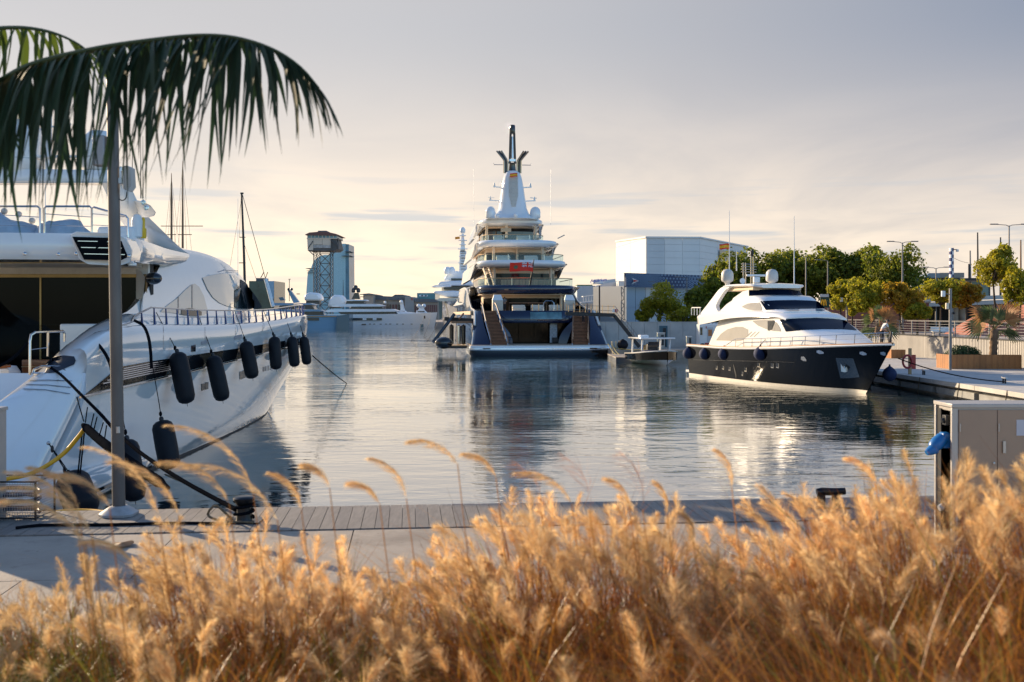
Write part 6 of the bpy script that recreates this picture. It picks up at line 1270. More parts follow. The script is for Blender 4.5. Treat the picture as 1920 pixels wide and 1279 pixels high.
b = G(1165, 656, 0.9); e = empty('power_box', b, 0, 'small pale box standing beside the two cream posts', 'service post'); MB().bx(b.x-0.32, b.x+0.32, b.y, b.y+0.5, 0.9, 1.95).build('body', ivory, e, bevel=0.03); MB().bx(b.x-0.14, b.x+0.16, b.y-0.02, b.y, 1.1, 1.75).build('opening', dark_metal, e)
b = G(1166, 656, 0.9); tag(MB().lathe([(0.05, -0.62), (0.4, -0.5), (0.62, -0.2), (0.64, 0.08), (0.47, 0.42), (0.2, 0.58), (0.08, 0.66)], b+Vector((0.1, 0, 0.6)), n=22).build('round_fender', rubber, smooth=70), 'big round black fender on the quay by the gangway foot', 'fender')
b = G(1212, 656, 0.9); tag(MB().bx(b.x-0.3, b.x+0.35, b.y, b.y+0.5, 0.9, 1.45).build('crate', mat('crate_orange', (0.42, 0.22, 0.06), 0.6), bevel=0.03), 'small orange-brown crate on the quay behind the tender', 'crate')
b = W(1185, 672, 112); e = empty('floating_pontoon', (b.x, b.y, 0), 0, 'low dark floating pontoon beside the tender', 'pontoon'); MB().bx(b.x-1.6, b.x+1.2, 113, 122.8, -0.2, 0.42).build('float', mat('float_navy', (0.02, 0.035, 0.06), 0.5), e, bevel=0.05); MB().bx(b.x-1.62, b.x+1.22, 112.95, 122.8, 0.42, 0.5).build('walkway', concrete, e)
for i, (a, bb) in enumerate((((1140, 645), (1160, 668)), ((1147, 645), (1166, 668)), ((1150, 652), (1240, 652)))): tag(MB().tube(sag(W(*a, 124), W(*bb, 119), 0.25), 0.045, 5).build('mooring_line', mat('line_olive', (0.30, 0.26, 0.10), 0.8)), ('first pale line dropping from the navy yacht corner', 'second pale line dropping from the navy yacht corner', 'slack line running level from the navy yacht to quay')[i], 'mooring line', 'stern lines of the navy superyacht')
# ---- camper body parked on the quay behind the black yacht
CV = empty('camper_van', (W(1332, 590, 127).x, 128, 0.9), 0, 'white camper parked behind the black-hulled yacht stern', 'van')
dV = 127
B1(1311, 1352, 608, 649, dV, 2.0, 'body', white_matte, CV, bevel=0.1); B1(1326, 1337, 614, 642, dV-0.05, 0.05, 'door', panel_grey, CV, bevel=0.02); B1(1328, 1335, 618, 630, dV-0.09, 0.05, 'door_window', mat('warm_pane', (0.45, 0.16, 0.05), 0.2), CV); B1(1313, 1317, 614, 628, dV-0.05, 0.05, 'side_window', glass_dark, CV); B1(1323.5, 1325, 612, 616, dV-0.05, 0.04, 'marker_light', mat('stripe_red', (0, 0, 0)), CV); B1(1322, 1334, 643, 647, dV-0.2, 0.2, 'bumper', mat('stripe_red', (0, 0, 0)), CV)
for px in (1317, 1346): MB().lathe([(0.30, 0), (0.34, 0.04), (0.34, 0.2), (0.30, 0.24)], Vector((W(px, 590, dV).x, dV-0.05, 1.25)), (0, 1, 0), 16).build('wheel', rubber, CV)
# ---- street lamps and poles
def street_lamp(px, ytop, d, zb, label, arms=1, head=0.75, rise=0.0, grp='street lamps on the upper promenade'):
    b = W(px, 590, d); b.z = zb; t = W(px, ytop, d); e = empty('street_lamp', b, 0, label, 'street lamp', grp)
    MB().tube([b, b.lerp(t, 0.4), t], [0.13, 0.10, 0.07], 10).build('pole', galv, e); MB().lathe([(0.2, 0), (0.2, 0.05), (0.14, 0.12)], b, n=12).build('base', galv, e)
    for sg in ((-1,) if arms == 1 else (-1, 1)):
        q = t+Vector((sg*head*1.5, 0, 0.12)); MB().tube([t-Vector((0, 0, 0.1)), t+Vector((sg*0.3, 0, 0.05)), q], 0.04, 6).build('arm', galv, e)
        MB().box(q+Vector((sg*0.25, 0, 0.02)), (0.85, 0.28, 0.11)).build('lamp_head', galv, e, bevel=0.03)
street_lamp(1237, 530, 168, 2.95, 'single-arm street lamp before the navy banner', 1); street_lamp(1288, 521, 160, 2.95, 'single-arm street lamp at the right end of the navy banner', 1); street_lamp(1552, 489, 150, 2.95, 'street lamp against the dark trees behind the black bow', 1); street_lamp(1692, 455, 122, 2.95, 'tall twin-arm lamp in front of the highest trees', 2); street_lamp(1755, 503, 140, 2.95, 'smaller twin-arm lamp beside the chequered mast', 2); street_lamp(1892, 423, 112, 2.95, 'tallest twin-arm street lamp at the far right', 2, 0.9)
tag(MB().tube([W(1511, 622, 145), W(1511, 482, 145)], [0.12, 0.07], 8).build('lamp_pole', galv), 'bare slim pole rising behind the black yacht hard top', 'pole')
CM = empty('chequered_mast', W(1785, 630, 132), 0, 'blue and white chequered signal mast with a small camera', 'mast')
for k in range(9):
    for s_ in (0, 1): x0 = 1782+3.2*s_; B1(x0, x0+3.2, 465+6.2*k, 471.2+6.2*k, 132, 0.42, 'chequer', mat('mast_navy', (0.01, 0.015, 0.12), 0.4) if (k+s_) % 2 else white_matte, CM)
MB().tube([W(1785, 630, 132.2), W(1785, 521, 132.2)], 0.16, 8).build('pole', galv, CM); MB().bar(W(1788, 468, 132), W(1795, 468, 132), 0.08, 0.1).build('camera_arm', dark_metal, CM); MB().box(W(1795, 470, 132), (0.28, 0.3, 0.3)).build('camera', white_matte, CM, bevel=0.05); MB().tube(sag(W(1789, 484, 132), W(1816, 493, 132), 0.1), 0.02, 4).build('guy_wire', dark_metal, CM)
# ---- red terraces, overpass and glazed hall on the right
terra = mat('terracotta_render', (0.30, 0.115, 0.085), 0.85, var=0.16, scale=0.35, bump=0.15)
TB = empty('terracotta_wall', (46, 126, 2.95), 0, 'long low terracotta wall behind the street trees', 'wall'); MB().prism([(W(1545, 590, 128).x, 128), (W(1742, 590, 126).x, 126), (W(1742, 590, 126).x+1, 140), (W(1545, 590, 128).x, 142)], 2.95, 6.35).build('wall', terra, TB); MB().prism([(W(1543, 590, 127.8).x, 127.6), (W(1744, 590, 125.8).x, 125.6), (W(1744, 590, 126).x, 127), (W(1543, 590, 128).x, 129)], 6.35, 6.55).build('coping', mat('coping_stone', (0.36, 0.27, 0.21), 0.8), TB)
B1(1675, 1712, 567.5, 575, 125.5, 0.2, 'poster_board', mat('poster_blue2', (0.03, 0.12, 0.40), 0.5, var=0.6, scale=1.5), TB)
P1([(1866, 641), (1925, 606), (1990, 570), (1990, 645)], 100, 14, 'ramp', mat('terracotta_pink', (0.42, 0.17, 0.12), 0.85, var=0.12, scale=0.3), tag(empty('terracotta_ramp', W(1920, 640, 100), 0), 'pink terracotta ramp rising beyond the fan palm at the right edge', 'ramp'))
OV_ = empty('overpass', W(1830, 630, 140), 0, 'concrete footbridge deck on round columns under the autumn trees', 'bridge')
dO = 138
for k in range(5): P1([(1733+50*k, 569-1.8*k), (1782.4+50*k, 567.2-1.8*k), (1782.4+50*k, 573.6-1.8*k), (1733+50*k, 575.4-1.8*k)], dO, 1.2, 'deck_beam', concrete_pale, OV_); P1([(1733+50*k, 559-1.9*k), (1782.6+50*k, 557.1-1.9*k), (1782.6+50*k, 564.5-1.9*k), (1733+50*k, 566.4-1.9*k)], dO+2.5, 0.6, 'parapet', concrete_pale, OV_)
P1([(1733, 568), (1990, 559), (1990, 566), (1733, 574)], dO+1.2, 16, 'deck_slab', concrete, OV_)
for px, m in ((1805, concrete), (1789, concrete), (1912, mat('pier_pink', (0.5, 0.36, 0.27), 0.8)), (1855, concrete)): MB().tube([Vector((W(px, 590, dO+3).x, dO+3, 2.95)), W(px, 572, dO+3)], 0.55, 14).build('column', m, OV_)
P1([(1720, 572), (2000, 562), (2000, 632), (1720, 632)], dO+18, 1, 'undercroft_shade', dark_in, OV_)  # near-black sheet standing in for the shade beneath the bridge
P1([(1716, 562), (1718, 524), (1722, 522), (1730, 560), (1728, 563)], 150, 1.6, 'wedge_pier', concrete_pale, tag(empty('concrete_fin', W(1722, 600, 150), 0), 'slanting concrete fin rising beside the bridge', 'pier'))
GH = empty('glazed_hall', W(1790, 600, 175), 0, 'teal glazed station hall with flat roof beyond the bridge', 'building')
for k in range(7): B1(1731+18*k, 1748+18*k, 528, 560, 172, 0.4, 'glass_bay', mat('station_glass', (0.08, 0.20, 0.24), 0.15, var=0.6, scale=0.25), GH); B1(1748+18*k, 1749+18*k, 528, 560, 171.8, 0.5, 'mullion', galv, GH)
P1([(1726, 523), (1900, 520), (1900, 524), (1726, 527.5)], 170, 14, 'flat_roof', dark_metal, GH); P1([(1733, 521), (1742, 512), (1762, 512), (1762, 521)], 176, 12, 'sloped_skylight', mat('skylight_grey', (0.22, 0.26, 0.30), 0.3), GH); B1(1762, 1808, 511.5, 521, 178, 12, 'roof_block', mat('block_warm', (0.40, 0.33, 0.27), 0.8), GH)
for i, (px, yt, yb, c) in enumerate(((1834, 436, 560, 0), (1820, 470, 560, 1), (1876, 445, 560, 0), (1914, 450, 560, 2), (1817.5, 495, 530, 0))):
    tag(MB().tube([W(px, yb, 185), W(px-1 if px < 1850 else px, yt, 185)], [0.2, 0.11], 7).build('yacht_mast', (dark_metal, galv, wood_mast)[c]), ('dark leaning yacht mast beyond the glazed hall roof', 'grey yacht mast just left of the leaning dark one', 'dark yacht mast behind the tree with the curved trunk', 'brown mast at the right edge of the picture', 'short dark mast in front of the glazed hall')[i], 'mast', 'yacht masts beyond the station')
# ---- the golden arches sign on its post
MS = empty('shop_sign', W(1548, 615, 118), 0, 'dark green sign panel with two golden arches behind the trees', 'sign')
B1(1538, 1555, 556, 577, 118, 0.15, 'panel', mat('sign_green', (0.015, 0.05, 0.035), 0.5), MS, bevel=0.03); MB().tube([W(1553, 625, 118.1), W(1553, 556, 118.1)], 0.08, 7).build('post', galv, MS)
for c in (1542.2, 1546.8): MB().tube([W(c-2.2+4.4*t, 573-11*sin(pi*t)**0.62, 117.95) for t in [i/12 for i in range(13)]], 0.07, 6).build('arch', mat('arch_yellow', (0.85, 0.45, 0.01), 0.4), MS)
P1([(1537, 553), (1541, 551.5), (1554, 552), (1554, 557), (1537, 557)], 117.9, 0.15, 'sign_header', panel_grey, MS)
# ---- fence, corrugated wall, planters, life ring, cleats
CW = empty('corrugated_wall', (38.9, 95, 0.96), 0, 'grey corrugated metal wall along the quay', 'wall')
y = 66.0
while y < 134:
    y1 = min(134, y+6.8); mb = MB(); k = 0; yy = y
    while yy < y1-0.03:
        mb.bx(38.68, 38.84, yy, yy+0.17, 0.97, 2.95); yy += 0.29
    o = mb.build('ribbed_sheet', mat('zinc_sheet', (0.40, 0.385, 0.37), 0.45, 0.3, var=0.12, scale=0.5), CW, smooth=0); o['kind'] = 'stuff'; y = y1+0.02
MB().bx(38.66, 39.1, 66, 134, 2.96, 3.06).build('cap', dark_metal, CW); MB().bx(38.84, 38.92, 66, 134, 0.97, 2.95).build('shade_backing', mat('zinc_gap_shade', (0.10, 0.10, 0.10), 0.6), CW)  # darker sheet behind the ribs; shade in the gaps is painted in
FE = empty('wire_fence', (39.3, 95, 3.0), 0, 'see-through fence of level wires on steel posts above the corrugated wall', 'fence')
for k in range(20): MB().bar((39.3, 64+3.4*k, 2.95), (39.3, 64+3.4*k, 4.42), 0.10, 0.10).build('post', galv, FE)
for h in range(6): MB().tube([(39.3, 64, 3.15+0.24*h), (39.3, 129, 3.15+0.24*h)], 0.016, 5).build('wire', steel_dull, FE)
MB().tube([(39.3, 64, 4.42), (39.3, 129, 4.42)], 0.03, 6).build('top_rail', galv, FE)
wood_slat = [mat('cedar_%d' % i, c, 0.6, var=0.25, scale=1.5, aniso=(1, 1, 0.3)) for i, c in enumerate(((0.36, 0.15, 0.045), (0.42, 0.18, 0.055), (0.30, 0.12, 0.038)))]
def planter(px0, px1, pyb, h, depth, label):
    a, b = G(px0, pyb, 0.998), G(px1, pyb, 0.998); e = empty('wooden_planter', (a+b)/2, 0, label, 'planter'); n = max(4, int((b.x-a.x)/0.14)); w = (b.x-a.x)/n
    for i in range(n): MB().bx(a.x+i*w+0.004, a.x+(i+1)*w-0.004, a.y, a.y+0.04, 1.0, 1.0+h+random.uniform(-0.004, 0.004)).build('slat', wood_slat[i*i % 3], e)
    for j in range(int(depth/0.14)): MB().bx(a.x-0.03, a.x+0.01, a.y+0.05+j*0.14, a.y+0.18+j*0.14, 1.0, 1.0+h).build('slat', wood_slat[j % 3], e)
    MB().bx(a.x, b.x, a.y+0.04, a.y+depth, 1.0, 1.0+h-0.08).build('soil', soil, e); return a, b
pa, pb = planter(1781, 1916, 692, 1.05, 2.4, 'long wooden planter with a fan palm and a green bush'); planter(1672, 1698, 672, 0.8, 1.5, 'short wooden planter glimpsed past the black bow')
LR = empty('life_ring_post', G(1706, 702, 0.998), 0, 'timber post with red life ring and red locker on the quay edge', 'life ring')
g = G(1706, 702, 0.998); MB().bar(g, g+Vector((0, 0, 1.75)), 0.17, 0.17).build('post', mat('post_timber', (0.42, 0.27, 0.13), 0.7), LR); MB().bx(g.x+0.05, g.x+0.45, g.y+0.10, g.y+0.4, 1.35, 2.30).build('locker', mat('locker_red', (0.42, 0.04, 0.025), 0.45), LR, bevel=0.03)
MB().tube([g+Vector((-0.22+0.30*cos(a), -0.14, 0.86+0.42*sin(a))) for a in [2*pi*i/24 for i in range(25)]], 0.075, 8).build('ring', mat('ring_red', (0.35, 0.03, 0.03), 0.5), LR)
for i, (px, py) in enumerate(((1732, 703), (1883, 719))):
    c = G(px, py, 1.0); e = empty('mooring_cleat', c, 0, ('steel cleat on the right quay near the life ring', 'steel cleat on the right quay nearest the camera')[i], 'cleat'); 
    for dy in (-0.14, 0.14): MB().tube([c+Vector((0, dy, 0)), c+Vector((0, dy, 0.28))], 0.05, 8).build('leg', dark_metal, e)
    MB().tube([c+Vector((-0.08, -0.45, 0.34)), c+Vector((0, -0.2, 0.30)), c+Vector((0, 0.2, 0.30)), c+Vector((0.08, 0.45, 0.34))], 0.055, 8).build('horn', steel_dull, e)
tag(MB().tube(sag(W(1684, 672, 66), G(1883, 716, 1.25), 0.25, 20), 0.035, 6).build('mooring_line', rope_black), 'dark mooring line from the black bow to the near steel cleat', 'mooring line')
PO = empty('camera_pole', G(1781.5, 692, 1.0), 0, 'slim grey pole with wireless box and cameras beside the planter', 'pole')
g = G(1781.5, 694, 1.0); MB().tube([g, W(1782, 541, g.y)], 0.10, 10).build('pole', galv, PO); MB().box(W(1768.5, 551, g.y), (0.25, 0.22, 0.42)).build('wireless_box', white_matte, PO, bevel=0.03); MB().tube([W(1772, 551, g.y), W(1781, 552, g.y)], 0.03, 5).build('bracket', galv, PO); MB().box(W(1776, 574, g.y), (0.22, 0.2, 0.45)).build('control_box', ivory, PO, bevel=0.03); MB().ball(W(1788, 587, g.y), 0.10).build('camera_dome', dark_metal, PO)
P2 = empty('camera_pole', W(1588, 628, 112), 0, 'slim pole with wireless box rising behind the black yacht foredeck', 'pole'); MB().tube([W(1588, 628, 112), W(1588, 553, 112)], 0.12, 8).build('pole', galv, P2); MB().box(W(1577.5, 562, 112), (0.3, 0.25, 0.45)).build('wireless_box', white_matte, P2, bevel=0.03); MB().tube([W(1580, 562, 112), W(1588, 561, 112)], 0.03, 5).build('bracket', galv, P2)
BE = empty('bench', W(1761, 632, 98), 0, 'pale bench back showing over the corrugated wall', 'bench'); c = Vector((39.5+1.2, W(1761, 590, 101).y, 2.95))
for k in range(3): MB().bx(c.x-1.05, c.x+1.05, c.y, c.y+0.05, 3.45+0.14*k, 3.57+0.14*k).build('back_slat', white_matte, BE)
MB().bx(c.x-1.05, c.x+1.05, c.y-0.5, c.y, 3.36, 3.42).build('seat', white_matte, BE)
for dx in (-0.9, 0.9): MB().bx(c.x+dx-0.05, c.x+dx+0.05, c.y-0.45, c.y+0.04, 2.95, 3.36).build('leg', galv, BE)
# pile fenders and ropes on the quay edge
for i, y in enumerate((50, 56, 62, 68)): tag(MB().tube(curve_pts([(26.0, y, 1.02), (25.95, y, 0.7), (25.92, y+0.1, 0.25), (25.95, y+0.25, 0.05)], 8), 0.03, 5).build('hanging_rope', rope_tan), 'short rope hanging over the right quay edge, %s' % ('closest to the pedestal', 'second', 'third', 'by the black bow')[i], 'rope', 'ropes on the quay edge')
# ================================================================ TREES AND PALMS
leaf_big = leafmat('plane_leaf', (0.085, 0.13, 0.014), (0.33, 0.32, 0.03), 0.6, c3=(0.19, 0.215, 0.018)); leaf_yel = leafmat('lime_leaf', (0.17, 0.21, 0.016), (0.52, 0.45, 0.03), 0.6, c3=(0.37, 0.33, 0.018)); leaf_or = leafmat('autumn_leaf', (0.26, 0.20, 0.016), (0.56, 0.32, 0.025), 0.6, c3=(0.42, 0.27, 0.02))
bark = mat('tree_bark', (0.055, 0.042, 0.032), 0.9, var=0.3, scale=3, bump=0.5)
GROW = 1.17
def rdir(rng):
    while True:
        v = Vector((rng.uniform(-1, 1), rng.uniform(-1, 1), rng.uniform(-1, 1)))
        if 0.05 < v.length < 1: return v.normalized()
def tree(px, py, rx, ry, d, zb, m, label, seed, n=5200, leaf=0.20, lobes=16, grp='street trees behind the corrugated wall', gaps=0.25, curve=0.0, tr=0.16):
    rng = random.Random(seed); c = W(px, py, d); s = d/FPX; rx, ry = rx*s*GROW, ry*s*GROW; base = Vector((c.x-curve*1.2, c.y, zb))
    e = empty('tree', base, 0, label, 'tree', grp); mb = MB(); forks = []
    low = c.z-ry*0.75; f = Vector((c.x+curve, c.y, max(low, zb+0.5)))
    mb.tube(curve_pts([base, base.lerp(f, 0.5)+Vector((curve*0.6, 0, 0)), f], 8), [lerp(tr, tr*0.6, i/8) for i in range(9)], 8)
    L = []
    for k in range(lobes):                                          # leaf clumps spread over the crown
        v = rdir(rng); r = rng.uniform(0.35, 0.80); q = c+Vector((v.x*rx*r, v.y*rx*r*0.9, v.z*ry*r)); cr = rng.uniform(0.26, 0.46); L.append((q, cr*rx*1.0, cr*ry*0.95))
        if rng.random() < 0.8:
            mid = f.lerp(q, 0.5)+Vector((rng.uniform(-.2, .2), rng.uniform(-.2, .2), 0.15*ry))*0.6; mb.tube(curve_pts([f, mid, q], 5), [lerp(tr*0.5, 0.02, i/5) for i in range(6)], 5)
    mb.build('trunk', bark, e, smooth=60)
    vs, fs = [], []
    for i in range(n):
        q, a, b = L[rng.randrange(lobes)]; v = rdir(rng); r = rng.uniform(0.45, 1.0)**0.5
        r *= rng.uniform(1.0, 1.38) if rng.random() < 0.16 else 1
        p = q+Vector((v.x*a*r, v.y*a*r, v.z*b*r))
        if noise.noise(p*(1.1/max(0.8, rx*0.35))+Vector((seed*3.1, 0, 0))) < -gaps: continue
        nrm = (v+rdir(rng)*0.8).normalized(); t = nrm.orthogonal().normalized(); t = (Matrix.Rotation(rng.uniform(0, 6.28), 3, nrm)@t); w = nrm.cross(t); l = leaf*rng.uniform(0.45, 1.35); k = len(vs)
        vs += [p-t*l, p+w*l*0.55+nrm*l*0.18, p+t*l, p-w*l*0.55+nrm*l*0.18]; fs.append((k, k+1, k+2, k+3))
    mb = MB(); mb.v, mb.f = vs, fs; mb.build('crown', m, e, smooth=0, fixn=False)
    return e
T = lambda *a, **k: tree(*a, **k)
PG = 'large trees behind the quay'
for i, (px, py, rx, ry, d, lb) in enumerate(((1322, 566, 38, 40, 150, 'leftmost of the large dark trees, next to the pale hall'), (1372, 538, 50, 50, 157, 'large dark tree right under the hall window'), (1428, 525, 55, 52, 163, 'large dark tree behind the black yacht radar mast'), (1487, 522, 46, 50, 166, 'large dark tree behind the right dome of the black yacht'), (1560, 516, 56, 50, 160, 'large dark tree behind the slim street lamp'), (1622, 518, 46, 46, 158, 'large dark tree between two street lamps'), (1350, 590, 40, 26, 146, 'low spreading tree behind the black yacht arch'))):
    T(px, py, rx, ry, d, 2.95, leaf_big, lb, 20+i, n=13000, leaf=0.32, lobes=38, grp=PG, gaps=0.35, tr=0.3)
T(1684, 508, 52, 56, 150, 2.95, leaf_big, 'tallest tree with sky showing through its crown', 31, n=7500, leaf=0.28, lobes=24, grp=PG, gaps=0.18, tr=0.3)
for i, (px, py, rx, ry, d, m, lb, cv) in enumerate(((1236, 572, 42, 34, 143, leaf_yel, 'round street tree in front of the club hall panels', 0), (1280, 590, 28, 22, 141, leaf_yel, 'small street tree left of the black yacht stern', 0), (1209, 590, 17, 16, 144, leaf_yel, 'smallest yellow-green tree beside the gangway stair', 0),
    (1576, 553, 28, 25, 113, leaf_yel, 'round yellow-green tree above the black yacht foredeck', 0), (1627, 553, 36, 31, 111, leaf_yel, 'fullest yellow-green tree above the black bow', 0.1), (1690, 556, 36, 33, 110, leaf_or, 'orange autumn tree beside the tall twin-arm lamp', -0.2), (1720, 583, 25, 17, 108, leaf_yel, 'low flat-topped street tree before the terracotta wall', 0), (1764, 548, 44, 28, 118, leaf_yel, 'wide yellowing tree before the chequered mast', 0), (1812, 552, 26, 22, 117, leaf_or, 'brownish street tree right of the chequered mast', 0), (1872, 500, 42, 36, 104, leaf_yel, 'open-crowned tree with a dark curving trunk', -0.5), (1908, 532, 26, 42, 101, leaf_yel, 'drooping yellow-green tree at the right edge', 0.3), (1598, 578, 14, 12, 118, leaf_yel, 'small tree crown peeping behind the pole with wireless box', 0))):
    T(px, py, rx, ry, d, 0.96 if False else 2.95, m, lb, 50+i, n=int(1200+130*rx), leaf=0.17, lobes=18, gaps=0.22, curve=cv, tr=0.14)
# low bush in the planter
def bush(name, c, rx, ry, rz, label, m, seed, n=2600, leaf=0.07, grp=None):
    rng = random.Random(seed); e = empty(name, c, 0, label, 'bush', grp); mb = MB(); vs, fs = [], []
    for i in range(n):
        v = rdir(rng); v.z = abs(v.z); r = rng.uniform(0.5, 1)**0.5*(1+0.25*noise.noise(v*3+Vector((seed, 0, 0)))); p = c+Vector((v.x*rx*r, v.y*ry*r, v.z*rz*r)); nrm = (v+rdir(rng)*0.7).normalized(); t = nrm.orthogonal().normalized(); w = nrm.cross(t); l = leaf*rng.uniform(0.6, 1.3); k = len(vs); vs += [p-t*l, p+w*l*0.5, p+t*l, p-w*l*0.5]; fs.append((k, k+1, k+2, k+3))
    mb.v, mb.f = vs, fs; mb.build('foliage', m, e, smooth=0, fixn=False); MB().tube([c, c+Vector((0, 0, rz*0.6))], 0.05, 6).build('stem', bark, e); return e
leaf_dk = leafmat('dark_bush_leaf', (0.012, 0.040, 0.010), (0.045, 0.085, 0.020), 0.3)
bush('bush', Vector((lerp(pa.x, pb.x, 0.27), pa.y+1.0, 1.95)), 1.35, 0.8, 0.75, 'dark green bush growing in the long planter', leaf_dk, 3)
# fan palms with dead skirts
leaf_fan = leafmat('fan_leaf', (0.05, 0.085, 0.03), (0.13, 0.16, 0.06), 0.35); leaf_dead = leafmat('dead_fan_leaf', (0.26, 0.11, 0.035), (0.42, 0.21, 0.075), 0.4)
def fan_palm(base, h, r, label, seed, dead):
    rng = random.Random(seed); e = empty('fan_palm', base, 0, label, 'palm'); top = base+Vector((0.1, 0, h))
    mb = MB(); pts = [base.lerp(top, i/10) for i in range(11)]; mb.tube(pts, [0.26+0.05*(i % 2) for i in range(11)], 10); mb.build('trunk', mat('palm_fibre', (0.20, 0.13, 0.08), 0.95, var=0.4, scale=6, bump=0.8), e)
    for k in range(20):
        az = 2*pi*k/20*3.3+rng.uniform(-.3, .3); el = rng.uniform(-0.45, 1.45); isd = k in dead; ln = r*rng.uniform(0.75, 1.05)*(1.25 if isd else 1)
        if isd: el = rng.uniform(-0.1, 0.9)
        ax = Vector((cos(az)*cos(el), sin(az)*cos(el)*0.7, sin(el))).normalized(); st = top+ax*ln*0.35; side = ax.orthogonal().normalized(); side = Matrix.Rotation(rng.uniform(0, 3), 3, ax)@side
        mb = MB(); mb.tube([top, st], 0.02, 5)
        for j in range(15):
            a = lerp(-1.15, 1.15, j/14)*(0.85 if isd else 1); d = (ax*cos(a)+side*sin(a)).normalized(); b = lerp(-1.15, 1.15, (j+0.9)/14)*(0.85 if isd else 1); d2 = (ax*cos(b)+side*sin(b)).normalized(); l = ln*0.62*(1-0.25*abs(a))*rng.uniform(0.9, 1.05); dr = Vector((0, 0, -0.18*l))
            n_ = len(mb.v); mb.v += [st, st+d*l*0.62, st+(d+d2)*0.5*l+dr, st+d2*l*0.62]; mb.f.append((n_, n_+1, n_+2, n_+3))
        mb.build('leaf', leaf_dead if isd else leaf_fan, e, smooth=0, fixn=False)
    return e
fan_palm(Vector((W(1862, 590, 79.6).x, 79.6, 1.9)), 2.0, 2.6, 'fan palm with rust-brown dead leaves growing in the long planter', 5, (0, 3, 7, 11, 14)); fan_palm(Vector((W(1645, 590, 100).x, 100, 2.95)), 0.9, 2.5, 'fan palm with dead brown fronds behind the black bow', 9, (1, 4, 6, 12, 17))
# ================================================================ NEAR QUAY: LAMP POST, CABINETS, BOLLARDS, LINES
LP = empty('lamp_post', G(223, 966, 2.0), 0, 'tall grey lamp post standing on the boardwalk in front of the white yacht', 'lamp post')
lb_ = G(223, 966, 2.0); lt = W(210, 150, lb_.y)
MB().tube([lb_+Vector((0, 0, 0.02)), lb_.lerp(lt, 0.35), lt], [0.094, 0.090, 0.082], 20).build('pole', mat('lamp_post_paint', (0.13, 0.118, 0.11), 0.5, 0.3, var=0.25, scale=2.5, aniso=(1, 1, 0.25), rvar=0.12), LP)
c = lb_; mb = MB(); rr = [[c+Vector((sx*a, sy*a, z)) for sx, sy in ((-1, -0.55), (-0.6, -1), (0.6, -1), (1, -0.55), (1, 0.55), (0.6, 1), (-0.6, 1), (-1, 0.55))] for a, z in ((0.25, 0.004), (0.255, 0.04), (0.19, 0.09), (0.12, 0.14), (0.11, 0.145))]
mb.rings(rr); mb.build('base_cover', mat('base_grey', (0.40, 0.385, 0.37), 0.5, var=0.25, scale=6), LP, smooth=40)
pd = lb_.y
an = [W(228, 312, pd), W(236, 310, pd-0.1), W(245, 314, pd), W(247, 350, pd), W(240, 359, pd-0.1), W(230, 354, pd)]
MB().slab(an, (0.02, 0.14, 0)).build('antenna_panel', mat('antenna_plastic', (0.46, 0.45, 0.42), 0.5), LP, bevel=0.02)
MB().bar(W(216, 341, pd), W(230, 338, pd), 0.05, 0.08).build('clamp', steel_dull, LP); MB().tube(curve_pts([W(238, 359, pd), W(236, 372, pd), W(228, 376, pd), W(216, 366, pd)], 10), 0.008, 5).build('cable', rubber, LP)
MB().bx(W(177, 300, pd).x, W(200, 300, pd).x, pd-0.1, pd+0.1, W(0, 312, pd).z, W(0, 255, pd).z).build('flood_light', mat('flood_housing', (0.33, 0.33, 0.34), 0.4), LP, bevel=0.02); MB().bar(W(198, 285, pd), W(212, 285, pd), 0.04, 0.05).build('flood_bracket', galv, LP)
MB().tube([W(221, 800, pd-0.1), W(221.5, 812, pd-0.1)], 0.03, 8).build('inspection_cover', steel_dull, LP)
